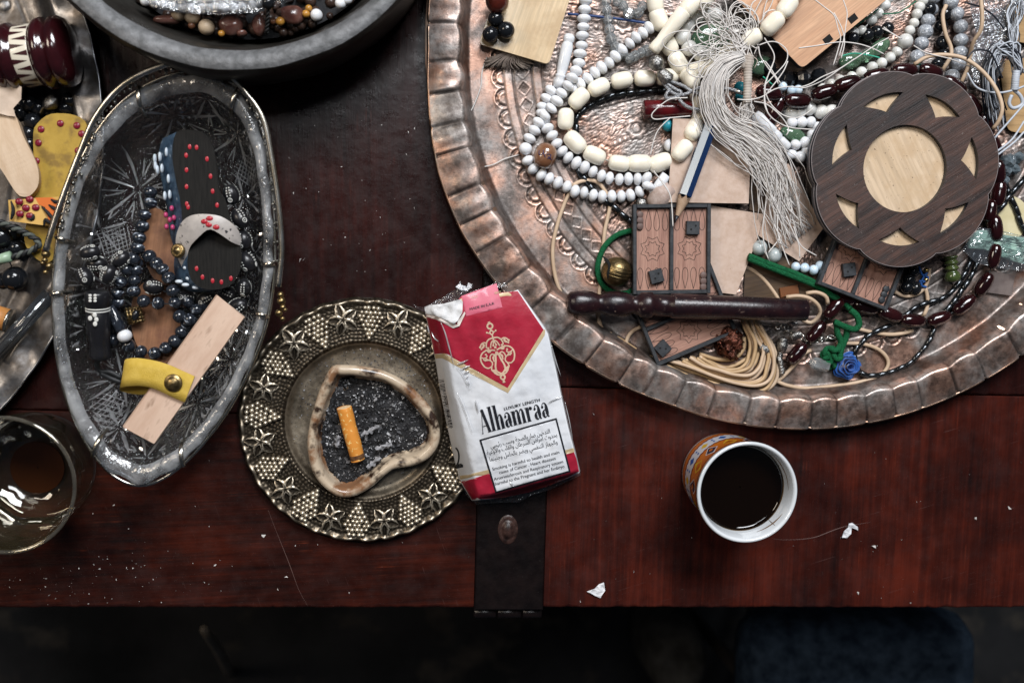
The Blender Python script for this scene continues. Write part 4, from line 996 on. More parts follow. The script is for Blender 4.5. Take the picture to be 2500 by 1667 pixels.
# warning frame
fr_o = np.array([(445, 1105), (938, 966), (1028, 1310), (548, 1447)], float); cn = fr_o.mean(0)
def inset(P, d):
    out = []
    for i in range(4):
        a, b, c = P[i - 1], P[i], P[(i + 1) % 4]; u = (b - a) / np.linalg.norm(b - a); v = (c - b) / np.linalg.norm(c - b); out.append(b + (v - u) * d)
    return np.array(out)
fi = inset(fr_o, 11); fi = fi if abs(signed(fi)) < abs(signed(fr_o)) else inset(fr_o, -11)
for i in range(4):
    j = (i + 1) % 4; n_ = 12; A = [fr_o[i] + (fr_o[j] - fr_o[i]) * k / n_ for k in range(n_ + 1)]; B = [fi[i] + (fi[j] - fi[i]) * k / n_ for k in range(n_ + 1)]
    strokes2pack([(np.array(A + B), [(k, n_ + 1 + k, n_ + 2 + k, k + 1) for k in range(n_)])], m_ink, 2.4, 'warning_frame')
fi2 = [fi[0] + 0.5, fi[1], fi[2], fi[3]]
decal(np.array(fi), m_paper, 1.9, 'warning_panel', grid=10)
# big condensed serif lettering
def ST(pts, w): return ribbon(spline(np.array(pts, float), n=26), w)
def RC(x0, y0, x1, y1): return np.array([(x0, y0), (x1, y0), (x1, y1), (x0, y1)], float), [(0, 1, 2, 3)]
def DK(x, y, r): return circle(x, y, r, 18), [tuple(range(18))]
def g_a(): return [ST([(9, 78), (14, 94), (25, 99), (35, 95), (40, 82), (40, 60), (40, 14), (44, 3), (52, 3)], (7, 5, 6, 14, 23, 24, 24, 14, 4)), DK(10, 74, 9), ST([(38, 60), (24, 52), (12, 42), (9, 26), (11, 10), (19, 2), (28, 6), (36, 18)], (3, 6, 14, 21, 21, 12, 5, 3))]
def arch(x): return ST([(x + 22, 72), (x + 30, 92), (x + 40, 98), (x + 47, 90), (x + 49, 72), (x + 49, 40), (x + 49, 0)], (3, 6, 13, 20, 23, 23, 23))
def stem(x, top, ser=True): return [RC(x, 0, x + 23, top), RC(x - 5, 0, x + 28, 3.5)] + ([RC(x - 7, top - 4, x + 2, top)] if ser else [])
G = []
def add(lst, dx, k=1.0): G.extend([(np.asarray(v)[:, :2] * (k, 1) + (dx, 0), f) for v, f in lst])
add([ST([(2, 0), (12, 50), (24, 110), (34, 160)], 4), ST([(34, 162), (44, 105), (54, 50), (62, 0)], 22), RC(11, 46, 50, 50), RC(-5, 0, 10, 3.5), RC(44, 0, 78, 3.5), RC(28, 150, 44, 164)], 0)
add(stem(0, 170), 84); add(stem(0, 170) + [arch(0)] + [RC(33, 0, 65, 3.5)], 124)
add(g_a(), 196); add(stem(0, 98) + [arch(0), arch(38), RC(33, 0, 65, 3.5), RC(71, 0, 103, 3.5)], 260)
add(stem(0, 98) + [ST([(22, 66), (30, 90), (40, 97)], (3, 5, 8)), DK(42, 86, 11)], 374); add(g_a(), 436); add(g_a(), 498)
k_ = 445.0 / 552.0
strokes2pack([(lay(np.asarray(v), 466, 1068, 14.7, k_, 0.93, 0.02), f) for v, f in G], m_ink, 2.0, 'lettering')
# gold arabesque emblem (window Q coordinates -> E)
def q2e(P): P = np.asarray(P, float); return np.c_[(1050 + P[:, 0] / 5.6 - 1000) * 2.613, (680 + P[:, 1] / 5.6 - 650) * 2.613]
EM = []
axis0, axis1 = np.array([803, 590.0]), np.array([1010, 1410.0]); ad = (axis1 - axis0) / np.linalg.norm(axis1 - axis0); an_ = np.array([ad[1], -ad[0]])
def em(pts, w, both=True, ball_end=0):
    P = spline(np.array(pts, float), n=22)
    for sg in ((1, -1) if both else (1,)):
        X = axis0 + P[:, :1] * ad + P[:, 1:] * an_ * sg; EM.append(ribbon(q2e(X), np.asarray(w, float) * .56 if not np.isscalar(w) else w * .56))
        if ball_end:
            EM.append((q2e(circle(X[-1, 0], X[-1, 1], ball_end, 12)), [tuple(range(12))]))
# (distance down the axis, sideways)
def emring(d, r, w):
    c = axis0 + ad * d; P = circle(c[0], c[1], r, 28); P = np.vstack([P, P[:2]]); EM.append(ribbon(q2e(P), w * .56))
emring(62, 36, 20); emring(152, 24, 16); em([(0, 0), (12, 1)], 30, False); em([(98, 0), (128, 0)], 18, False); em([(172, 0), (250, 0)], 16, False)
em([(150, 24), (150, 46), (138, 62)], 12, True, 13)
em([(228, 0), (235, 60), (270, 100), (330, 118), (350, 96)], 17, True, 15); em([(262, 10), (290, 40), (345, 62)], 14, True, 12); em([(250, 0), (300, 12), (330, 20)], 14, True, 14)
em([(275, 100), (262, 140), (275, 175), (310, 200)], 16, True, 16); em([(290, 130), (310, 150), (340, 190)], (8, 26, 8), True, 13); em([(262, 138), (300, 160)], (6, 26, 6))
em([(345, 0), (375, 0)], 26, False)
em([(400, 10), (385, 60), (372, 120), (395, 190), (450, 230), (520, 232), (590, 205)], 17, True); em([(390, 60), (400, 95), (372, 130)], (8, 30, 8), True, 14)
em([(590, 205), (615, 160), (600, 110), (560, 90), (520, 110), (500, 150)], 15, True, 16); em([(450, 225), (470, 180), (455, 140), (425, 150)], 14, True, 14); em([(470, 150), (500, 170), (480, 205)], (8, 28, 8), True)
em([(520, 110), (470, 100), (440, 70), (455, 40)], 15, True, 14); em([(600, 110), (650, 120), (690, 90), (700, 55)], 16, True, 14); em([(640, 50), (670, 80), (650, 105)], (8, 28, 8), True)
em([(420, 0), (470, 22), (540, 38), (620, 62), (680, 60), (720, 20), (730, 0)], 20, True); em([(430, 0), (470, 0)], 30, False); em([(455, 28), (490, 60), (540, 62)], (8, 26, 10), True, 10)
em([(690, 100), (730, 60), (745, 20), (760, 0)], 18, True); em([(740, 0), (770, 28), (800, 22), (815, 0)], 20, True); em([(800, 0), (860, 0)], (30, 16), False); em([(842, 0), (856, 0)], 34, False)
strokes2pack(EM, mat('emblem_gold', (.66, .47, .33), rough=.4, coat=.3), 2.2, 'gold_emblem')
# barcode and number on the side, small seal near the foot
bars = []
for i in range(34):
    y = 725 + i * 9.2; w_ = rng.choice([2.0, 3.2, 5.5]); x0, x1 = curve_at(Lp, y) + 3, curve_at(Lp, y) + 34
    bars.append((np.array([(x0, y), (x1, y - 5), (x1, y - 5 + w_), (x0, y + w_)]), [(0, 1, 2, 3)]))
strokes2pack(bars, m_ink, 1.2, 'barcode')
V2, F2 = text2d('6210981102019', 30); V2 = V2 - (V2[:, 0].min(), 0)
strokes2pack([(lay(V2, 272, 1030, 100, 250 / V2[:, 0].max(), .9), F2)], m_ink, 1.2, 'barcode_number')
sl = [ribbon(np.array([(288 + 26 * math.cos(b), 1215 + 58 * math.sin(b)) for b in np.linspace(-1.4, 1.3, 16)]), 9)]
sl += [(np.array([(296, 1270), (338, 1262), (342, 1280), (300, 1290)], float), [(0, 1, 2, 3)]), (np.array([(300, 1262), (330, 1256), (332, 1262), (304, 1270)], float), [(0, 1, 2, 3)])]
strokes2pack(sl, m_ink, 1.2, 'round_seal')
# cellophane sleeve: glossy clear film over the front, ragged at both ends
m_cello = clear('cellophane', (0.99, 0.99, 0.995), 0.08, bump=.22, bscale=.012, bdist=10, gl=.0, ior=1.3)
m_cello2 = clear('cellophane_crushed', (0.93, 0.94, 0.96), 0.12, frost=.07, bump=1.0, bscale=.06, bdist=10, gl=.08, frostcol=(.7, .72, .76))
V, F = [], []
for i in range(41):
    t_ = i / 40; l, f, r = row_pt(Lp, t_), row_pt(Fp, t_), row_pt(Rp, t_)
    row = [l + (f - l) * k / 8 for k in range(8)] + [f + (r - f) * k / 24 + np.array([0, 30 * math.sin(PI * k / 24) ** .7 * t_ ** 8]) for k in range(25)]
    for p in row:
        q = pk(p[0], p[1], 5.0); q[2] += 1.4 * mnoise.noise(Vector((p[0] * .012, p[1] * .05, 1.3))) + 1.0 * mnoise.noise(Vector((p[0] * .05, p[1] * .012, 4.3))); V.append(q)
part(pack, 'cellophane_sleeve', (np.array(V), [(i * 33 + j, (i + 1) * 33 + j, (i + 1) * 33 + j + 1, i * 33 + j + 1) for i in range(40) for j in range(32)]), m_cello)
for poly, dz, am in (([(0, 245), (40, 262), (100, 250), (210, 205), (290, 150), (310, 105), (345, 130), (395, 110), (405, 135), (360, 160), (420, 150), (520, 118), (600, 80), (618, 118), (560, 140), (330, 200), (200, 240), (100, 290), (40, 285)], 4, 9),
                     ([(270, 1330), (320, 1372), (395, 1480), (448, 1470), (760, 1440), (770, 1462), (720, 1485), (560, 1508), (430, 1520), (405, 1500), (330, 1430), (210, 1330)], 3, 10),
                     ([(760, 1440), (1084, 1290), (1086, 1325), (900, 1410), (770, 1462)], 3, 8)):
    P = np.array(poly, float); P = P if signed(P) > 0 else P[::-1]; tv, tf = fill2d(P, grid=11)
    VV = []
    for x, y in tv:
        a, b = zp('E', x, y); VV.append(at(a, b, (62 if y < 600 else 22) + dz))
    part(pack, 'cellophane_scrap', crumple((np.array(VV), [f[::-1] for f in tf]), am * 1.6, .05, 3.3), m_cello2)
# raised film wrinkles, their white glints put into the colour
m_wr = clear('cellophane_wrinkle_glint', (0.9, 0.9, 0.92), .12, frost=.55, gl=.25, frostcol=(.85, .86, .88))
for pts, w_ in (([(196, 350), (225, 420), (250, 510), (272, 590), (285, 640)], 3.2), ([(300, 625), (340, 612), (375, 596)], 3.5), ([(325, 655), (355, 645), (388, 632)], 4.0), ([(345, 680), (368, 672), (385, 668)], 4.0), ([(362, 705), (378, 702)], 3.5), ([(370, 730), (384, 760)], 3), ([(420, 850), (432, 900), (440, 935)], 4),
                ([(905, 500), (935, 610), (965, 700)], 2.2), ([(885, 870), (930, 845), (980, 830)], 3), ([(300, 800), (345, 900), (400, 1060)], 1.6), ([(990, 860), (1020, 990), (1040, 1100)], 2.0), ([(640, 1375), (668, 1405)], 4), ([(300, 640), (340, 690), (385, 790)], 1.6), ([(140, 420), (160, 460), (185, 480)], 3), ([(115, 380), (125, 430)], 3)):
    P = spline(np.array([pk(x, y, 6.2) for x, y in pts]), n=14); part(pack, 'film_wrinkle_glint', tube(P, np.r_[0.3, w_ * .5, w_ * .62, w_ * .4, 0.3], 6, flat=.6), m_wr)

# ================================================================== COFFEE CUP
CH = 215.0
cr = at(1825, 1202, CH); cb = cr.copy(); cb[2] = 0
scale_r = (FPX - CH) / FPX; Rr_ = 132 * scale_r
cup = thing('coffee_cup', 'small patterned porcelain cup of black coffee on the chest top', 'cup', cb)
t = NT('cup_pattern')   # printed band: orange ground, white zigzag band with blue and yellow lozenges
prof = [(88, 0), (98, 2), (103, 14), (106, 50), (108, 100), (110, 150), (114, 190), (Rr_ - 3, 208), (Rr_ - 1, 213), (Rr_ - 3.5, 216.5), (Rr_ - 8, 216), (Rr_ - 11, 210), (106, 185), (101, 150), (97, 100), (90, 50), (70, 24), (3, 20)]
m_orange = mat('cup_orange', (0.52, 0.13, 0.012), (0.58, 0.17, 0.02), rough=.15, coat=.5)
# body is one revolved shell: white glaze, the orange ground a separate printed skin
LB = lathe(prof, 96, cap=False); part(cup, 'shell', (LB[0] + cb, LB[1]), m_white)
def cup_r(z): return np.interp(z, [2, 14, 50, 100, 150, 190, 208], [98, 103, 106, 108, 110, 114, Rr_ - 3])
def cup_skin(polys, m, name, d):
    Vs, Fs = [], []
    for v2, f2 in polys:
        b0 = len(Vs)
        for s_, z_ in v2: r_ = cup_r(z_) + d; Vs.append(cb + (r_ * math.cos(s_), r_ * math.sin(s_), z_))
        Fs += [tuple(b0 + i for i in f) for f in f2]
    return part(cup, name, (np.array(Vs), Fs), m)
def cgrid(z0, z1, n=96, m=10, wav=0.0, k=40):
    v2 = [(2 * PI * i / n, z0 + (z1 - z0) * j / m + wav * math.sin(k * 2 * PI * i / n) * (1 if j in (0, m) else 0)) for j in range(m + 1) for i in range(n)]
    return v2, [(j * n + i, j * n + (i + 1) % n, (j + 1) * n + (i + 1) % n, (j + 1) * n + i) for j in range(m) for i in range(n)]
cup_skin([cgrid(6, 196)], m_orange, 'orange_glaze', .5)
cup_skin([cgrid(62, 112, 192, 6, 2.0, 48)], mat('cup_white_band', (0.62, 0.62, 0.66), rough=.15, coat=.5), 'white_band', 1.0)
m_navy, m_blue, m_yel, m_mar = mat('cup_navy', (0.02, 0.02, 0.05), rough=.15), mat('cup_blue', (0.02, 0.09, 0.32), rough=.15), mat('cup_yellow', (0.62, 0.38, 0.03), rough=.15), mat('cup_maroon', (0.16, 0.02, 0.015), rough=.15)
def loz(s, z, ds, dz): return ([(s - ds, z), (s, z - dz), (s + ds, z), (s, z + dz)], [(0, 1, 2, 3)])
def cup_skin_l(lst, m, nm, d): cup_skin(lst, m, nm, d)
N_ = 14
cup_skin_l([loz(2 * PI * i / N_, 87, .10, 15) for i in range(0, N_, 2)], m_blue, 'blue_lozenges', 1.6)
cup_skin_l([loz(2 * PI * i / N_, 87, .10, 15) for i in range(1, N_, 2)], m_yel, 'yellow_lozenges', 1.6)
cup_skin_l([loz(2 * PI * (i + .5) / N_, 87 + q, .035, 6) for i in range(N_) for q in (-9, 9)], m_blue, 'blue_dots', 1.6)
cup_skin_l([loz(2 * PI * i / N_, 150, .16, 30) for i in range(0, N_, 2)], m_yel, 'ochre_lozenges', 1.2)
cup_skin_l([loz(2 * PI * i / N_, 150, .17, 32) for i in range(1, N_, 2)], mat('cup_pale', (0.6, 0.58, 0.6), rough=.15), 'pale_lozenges', 1.2)
cup_skin_l([loz(2 * PI * i / N_, 150, .13, 24) for i in range(1, N_, 2)], m_navy, 'navy_lozenges', 1.8)
cup_skin_l([loz(2 * PI * i / N_, 150, .06, 11) for i in range(0, N_)], m_orange, 'orange_hearts', 2.4)
cup_skin([cgrid(56, 61, 192, 2, 1.6, 48), cgrid(113, 118, 192, 2, 1.6, 48), cgrid(186, 190, 96, 2)], m_mar, 'maroon_lines', 1.4)
# coffee with a raised meniscus
zc = 158.0; rc = float(np.interp(zc, [150, 185], [101, 106])) - .6
t = NT('coffee'); t.b.inputs['Base Color'].default_value = (0.003, 0.0013, 0.0006, 1); t.b.inputs['Roughness'].default_value = .04; t.b.inputs['Specular IOR Level'].default_value = .5
m_coffee = t.m
ml = lathe([(rc + .3, zc + 6), (rc - 1.5, zc + 3.2), (rc - 5, zc + 1.2), (rc - 11, zc + .2), (rc - 20, zc), (2, zc)], 72, cap=False)
part(cup, 'coffee', (ml[0] + cb, [f[::-1] for f in ml[1]]), m_coffee)
# coffee stain ring and drip lines on the inner wall
m_stain = mat('coffee_stain', (0.10, 0.05, 0.02), rough=.4)
def cup_in(z): return np.interp(z, [100, 150, 185, 210], [97, 101, 106, Rr_ - 11]) - .35
for (a0, a1, z0, z1, w_) in ((-0.85, -0.85, 168, 205, .8), (-1.25, -0.55, 188, 196, 1.6), (0.0, 0.9, 190, 184, 1.0)):
    P = [cb + (cup_in(z0 + (z1 - z0) * k / 12) * math.cos(a0 + (a1 - a0) * k / 12), cup_in(z0 + (z1 - z0) * k / 12) * math.sin(a0 + (a1 - a0) * k / 12), z0 + (z1 - z0) * k / 12) for k in range(13)]
    part(cup, 'stain_line', tube(P, (0.3, w_, w_ * 1.2, .3), 5), m_stain)
ps = lathe([(rc + .2, zc + 5), (rc + .9, zc + 12)], 72, cap=False); part(cup, 'stain_ring', (ps[0] + cb - (0, 0, 0), [f[::-1] for f in ps[1]]), clear('stain_film', (.55, .38, .2), .3, gl=.0))

# ================================================================== CRUMBS, SCRAPS AND SCRATCHES ON THE CHEST TOP
m_crumb = mat('crumb', (0.5, 0.48, 0.46), rough=.9)
fv, ff = [], []
def crumb(p, s):
    b0 = len(fv); q = rng.normal(size=(4, 3)) * s; q[:, 2] = np.abs(q[:, 2]) * .6
    fv.extend(list(q + p)); ff.extend([(b0, b0 + 1, b0 + 2), (b0, b0 + 2, b0 + 3), (b0, b0 + 3, b0 + 1), (b0 + 1, b0 + 3, b0 + 2)])
for k in range(300):
    if rng.random() < .45: a, b = rng.normal(250, 160), rng.normal(1420, 50)
    elif rng.random() < .5: a, b = rng.uniform(700, 1160), rng.uniform(250, 700)
    else: a, b = rng.uniform(0, 2500), rng.uniform(1050, 1475)
    if b > 1476: continue
    crumb(at(a, b, .3), abs(rng.normal(.35, .6)) + .3)
for a, b, s in ((993, 318, 3.2), (525, 1377, 3.0), (246, 1387, 2.4), (640, 1307, 2.8), (700, 1406, 2.2), (853, 1447, 2), (1546, 1397, 3), (2038, 1250, 3), (2137, 1333, 4), (2130, 1347, 2.5), (2095, 1446, 3), (2466, 1239, 4), (2380, 1267, 3), (1447, 1010, 4), (733, 635, 3.5), (742, 634, 2.5)):
    crumb(at(a, b, .3), s)
single('crumbs', 'tiny pale crumbs and dust grains scattered over the chest top', 'crumbs', (np.array(fv), ff), m_crumb, smooth=False, kind='stuff')
m_scrap = mat('paper_scrap', (0.55, 0.56, 0.58), (0.7, 0.7, 0.72), rough=.9, scale=.1)
def scrap(lab, zn, poly, dz=4):
    P = np.array([at(*zp(zn, x, y), 1.5)[:2] for x, y in poly]); P = P if signed(P) > 0 else P[::-1]; v2, f2 = fill2d(P, grid=4)
    V = np.c_[v2, np.full(len(v2), 3.0)]; V[:, 2] += dz * (0.6 + vnoise(V, .12, 2.2)); V = np.vstack([V, V - (0, 0, 1.0)]); n_ = len(v2)
    single('paper_scrap', lab, 'paper scrap', (V, f2 + [tuple(i + n_ for i in f[::-1]) for f in f2]), m_scrap, 'scraps of torn white paper', smooth=False)
scrap('torn white paper scrap on the chest top right of the coffee cup', 'O', [(1580, 1080), (1600, 1030), (1635, 1000), (1640, 965), (1670, 958), (1715, 990), (1722, 1025), (1700, 1010), (1668, 1000), (1660, 1050), (1625, 1085)])
scrap('torn white paper scrap near the iron strap at the chest edge', 'S', [(1432, 1442), (1450, 1436), (1462, 1425), (1474, 1420), (1477, 1440), (1468, 1452), (1466, 1458), (1452, 1452)])
scrap('small torn white shred on the chest above the cigarette pack', 'S', [(1112, 700), (1120, 693), (1140, 700), (1143, 690), (1152, 694), (1150, 703), (1138, 710), (1125, 708)])
m_scr = mat('scratch', (0.14, 0.08, 0.07), rough=.6)
for zn, pts, w_ in (('O', [(990, 1095), (1100, 1105), (1250, 1100), (1370, 1080), (1500, 1030), (1620, 990), (1740, 970), (1830, 955)], .9), ('S', [(655, 1245), (670, 1285), (702, 1365), (715, 1400), (730, 1440), (752, 1480)], .5)):
    P = spline(Z(zn, pts, 0.3), n=30); part(chest, 'scratch', tube(P, np.r_[.2, w_ * .5, w_, w_ * 1.3, w_ * .6, .2], 5, flat=.4), m_scr)

# ================================================================== STRINGS OF BEADS
def tang(P):
    T = np.gradient(np.asarray(P, float), axis=0); return T
def beads(par, P, meshes, name='bead', pick=None, jit=0.0):
    T = tang(P)
    for i, p in enumerate(P):
        me = meshes if not isinstance(meshes, list) else meshes[pick(i) if pick else i % len(meshes)]
        M4 = frame(p, T[i] + rng.normal(0, jit, 3) * np.linalg.norm(T[i]), spin=rng.uniform(0, 6.28)); M4[:3, :3] *= rng.uniform(.94, 1.06); M4[:3, 2] *= rng.uniform(.95, 1.05)
        inst(par, name, me, M4)
def strand(name, label, cat, P, mesh, cord=None, cr=1.6, group=None, pick=None, jit=0.04, bname='bead'):
    P = np.asarray(P, float)
    t_ = thing(name, label, cat, (P[:, 0].mean(), P[:, 1].mean(), P[:, 2].min() - 5), group)
    beads(t_, P, mesh, bname, pick, jit)
    if cord is not None: part(t_, 'cord', tube(spline(P, step=12), cr, 5), cord)
    return t_
def along(P, step): return spline(np.asarray(P, float), step=step)
def B(name, VF, m): return mesh_of(name, VF, m)
b_white = B('white_oval_bead', ball(16.2, 11.0, 20, 11), m_milk)
b_whiteL = B('white_round_bead', ball(16.5, 15, 20, 11), m_milk)
b_cream = B('cream_barrel_bead', barrel(20.5, 55, .62, 22, 3.6), m_cream)
b_hema = B('black_tube_bead', lathe([(3, -12), (6.5, -12), (7.3, -11), (7.3, 11), (6.5, 12), (3, 12)], 8), m_hema)
b_dred = B('oxblood_barrel_bead', barrel(17.5, 64, .75, 20, 2.6), m_dred)

# white oval prayer beads, each where the photograph shows it (window G)
wz = TZ + 17
w1 = [(1222, 10), (1215, 75), (1210, 145), (1205, 208), (1197, 275), (1192, 350), (1180, 413), (1172, 485), (1150, 545, wz + 6), (1120, 600, wz + 12), (1088, 660, wz + 14), (1038, 715, wz + 12), (1002, 775, wz + 10), (960, 830, wz + 8), (910, 885), (862, 940), (830, 1000), (793, 1062), (762, 1140), (780, 1230), (822, 1293), (882, 1340), (942, 1370), (1010, 1402), (1078, 1430), (1140, 1467), (1210, 1477), (1280, 1497), (1348, 1507), (1423, 1505), (1495, 1505), (1565, 1497), (1635, 1470), (1702, 1425, wz + 12), (1690, 1365, wz + 6), (1620, 1370), (1550, 1370), (1480, 1375), (1405, 1365), (1343, 1348), (1278, 1315), (1215, 1280), (1150, 1248), (1088, 1208), (1042, 1160), (1000, 1100), (965, 1040), (930, 985, wz - 4), (905, 930, wz - 12), (893, 860, wz - 10), (895, 818, wz - 8), (925, 755, wz - 6), (958, 697, wz - 4), (1010, 640, wz - 8), (1080, 690, wz - 12)]
w1b = [(1130, 680, wz - 6), (1182, 642), (1240, 605), (1293, 560), (1345, 520), (1403, 483), (1450, 435), (1500, 385), (1560, 335), (1608, 290), (1660, 255), (1710, 215), (1760, 180, wz - 6)]
wmesh = [b_white, b_whiteL]
s_w = strand('prayer_beads', 'long string of small white oval prayer beads looped on the copper tray', 'prayer beads', np.vstack([Z('G', w1, wz), Z('G', w1b, wz)]), wmesh, m_thread, pick=lambda i: 1 if i == 18 else 0)
# turned white end piece
a0, a1 = Z('G', [(1103, 262)], wz + 4)[0], Z('G', [(1012, 668)], wz - 4)[0]; L_ = np.linalg.norm(a1 - a0)
im = [(2, 0), (9, 1), (13, 6), (13.5, 16), (11, 19), (12, 22), (14.5, 30), (14, 60), (13, 85), (10.5, 95), (13, 98), (13, 101), (11, 104), (13.5, 112), (12, 128), (6, L_ - 1), (2, L_)]
part(s_w, 'turned_end_piece', xf(lathe(im, 22), frame(a0, a1 - a0)), m_milk)

# cream barrel prayer beads (windows H and G)
cz = TZ + 23
cH = [(312, 25, cz + 6), (342, 150, cz + 4), (415, 345, cz - 2), (487, 480, cz + 4), (578, 605, cz + 14), (647, 770, cz + 6), (652, 885, cz), (610, 990, cz + 14), (520, 1155, cz + 20), (350, 1247, cz), (190, 1252), (35, 1252)]
cG = [(1290, 1190), (1142, 1090), (1070, 912), (1172, 757, cz + 8), (1323, 670, cz + 10), (1498, 617), (1675, 602)]
cH2 = [(400, 592, cz - 4), (505, 560, cz - 12), (625, 545, cz - 6), (735, 520, cz + 6), (890, 395, cz + 26), (1050, 295, 84), (1212, 185, 107), (1322, 55, 109), (1395, -75, 109)]
s_c = strand('prayer_beads', 'string of large cream barrel prayer beads in a round loop on the copper tray', 'prayer beads', np.vstack([Z('H', cH, cz), Z('G', cG, cz), Z('H', cH2, cz)]), b_cream, m_thread2, 2.2, jit=.05)
for q in ((578, 45, cz + 38), (702, -15, cz + 36)):
    p = Z('H', [q])[0]; inst(s_c, 'bead', b_cream, frame(p, Z('H', [(700, -80, cz + 36)])[0] - Z('H', [(545, 90, cz + 36)])[0]))
a0, a1 = Z('H', [(537, 85, cz + 40)])[0], Z('H', [(292, 395, cz + 16)])[0]; L_ = np.linalg.norm(a1 - a0)
part(s_c, 'long_end_piece', xf(lathe([(3, 0), (17.5, 0.5), (18.5, 3), (18.5, L_ * .25), (16, L_ * .5), (13.5, L_ * .74), (15, L_ * .87), (15.5, L_ * .96), (12, L_), (3, L_ + .5)], 24), frame(a0, a1 - a0)), m_cream)

# crystal string
m_crys = clear('crystal', (0.90, 0.93, 0.94), .04, frost=.28, frostcol=(.85, .88, .9), gl=.12, ior=1.6)
def facet(r, rz=None): return ball(r, rz or r, 8, 6)
b_cry = mesh_of('crystal_bead', facet(13.5), m_crys, smooth=False)
strand('crystal_strand', 'short string of clear faceted crystal beads hanging over the engraved tray floor', 'bead string', Z('G', [(1378, 8), (1386, 78), (1394, 155), (1405, 228), (1420, 300), (1450, 362), (1508, 415), (1560, 450), (1600, 430), (1650, 405), (1692, 388)], TZ + 16), b_cry, m_thread)
strand('crystal_strand', 'small cluster of clear crystal beads at the top edge by the cream beads', 'bead string', Z('G', [(1470, 10), (1510, 45), (1552, 102), (1628, 98), (1655, 50)], TZ + 18), b_cry, m_thread)

# dark tube-bead strings
hz = TZ + 9
strand('tube_bead_strand', 'string of black tube beads curving inside the cream bead loop', 'bead string', along(np.vstack([Z('G', [(1890, 690), (1750, 698), (1600, 708), (1450, 730), (1370, 755), (1285, 795), (1215, 835), (1175, 885), (1150, 940)], hz), Z('J', [(640, 60), (690, 130), (745, 215), (850, 320), (985, 420), (1060, 490), (1150, 560)], hz)]), 26), b_hema, m_cord_b)
strand('tube_bead_strand', 'double strand of black tube beads curving beneath the oxblood beads at right', 'bead string', along(np.vstack([Z('L', [(1330, 900), (1310, 960), (1275, 1040), (1240, 1100), (1190, 1180), (1140, 1250), (1090, 1320), (1030, 1390)], hz + 2)]), 25), b_hema, m_cord_b)
strand('tube_bead_strand', 'curl of black tube beads beside the green ribbed bead', 'bead string', along(Z('L', [(1270, 890), (1220, 1000), (1165, 1100), (1100, 1190), (1010, 1270), (910, 1310), (790, 1345), (700, 1390), (640, 1440)], hz), 25), b_hema, m_cord_b)
strand('tube_bead_strand', 'wide arc of black tube beads ending at the blue ribbon rose', 'bead string', along(Z('N', [(1375, 590), (1345, 660), (1290, 740), (1220, 815), (1150, 875), (1060, 915), (975, 950), (830, 972), (740, 950), (690, 880), (680, 770), (720, 710), (780, 640), (850, 590), (960, 545)], hz), 25), b_hema, m_cord_b)
strand('tube_bead_strand', 'black tube beads right of the flower coaster, crossing near the frame edge', 'bead string', along(Z('L', [(1790, 120), (1690, 230), (1620, 310), (1560, 400), (1490, 470)], hz + 12), 25), b_hema, m_cord_b)
strand('tube_bead_strand', 'black tube beads dropping onto the cream disc at the right edge', 'bead string', along(Z('L', [(1590, 200), (1640, 330), (1690, 440), (1720, 540), (1770, 640), (1810, 700)], hz + 4), 25), b_hema, m_cord_b)

# oxblood barrel beads round the coaster
dz_ = TZ + 20
dpts = np.vstack([Z('H', [(1120, 640, dz_ + 20), (1190, 745, dz_ + 14), (1225, 880, dz_ + 4)], dz_)])
dtop = np.vstack([Z('H', [(1180, 715, dz_ + 22), (1400, 772, dz_ + 24), (1605, 708, dz_ + 26)], dz_), Z('I', [(370, 642, dz_ + 30), (590, 580, dz_ + 30), (805, 540, dz_ + 28), (1010, 545, dz_ + 24), (1190, 655, dz_ + 20), (1330, 800, dz_ + 10), (1430, 960, dz_), (1500, 1130, dz_), (1530, 1320, dz_), (1530, 1480, dz_)])])
dbot = np.vstack([Z('L', [(1440, 450, dz_ + 4), (1488, 612, dz_ + 10), (1475, 885, dz_ + 14), (1380, 1155, dz_ + 8), (1190, 1350), (950, 1480), (702, 1500), (480, 1440), (250, 1370, dz_ - 2), (60, 1300, dz_ - 4)], dz_), Z('N', [(495, 375, dz_ + 6), (335, 585, dz_), (165, 775, dz_)])])
strand('prayer_beads', 'loop of glossy oxblood barrel beads passing round the wooden flower coaster', 'prayer beads', np.vstack([dtop, dbot]), b_dred, m_cord_b, 2.0)
strand('bead_pair', 'two dark oxblood beads beside the wound tassel neck', 'beads', Z('H', [(1240, 830, dz_ + 6), (1180, 940, dz_)]), b_dred, None)
# single oxblood tube under the silver cord
a0, a1 = Z('H', [(222, 838)], TZ + 25)[0], Z('H', [(585, 838)], TZ + 25)[0]; L_ = np.linalg.norm(a1 - a0)
single('tube_bead', 'thick dark red translucent tube bead lying under the silver cord', 'bead', xf(lathe([(8, 0), (20, 0), (21.5, 2), (22, L_ * .5), (21, L_ - 2), (19, L_), (8, L_)], 22), frame(a0, a1 - a0)), mat('red_amber', (0.10, 0.006, 0.008), (0.035, 0.004, 0.006), rough=.22, scale=.03, coat=.4, bump=.2, bscale=.1))

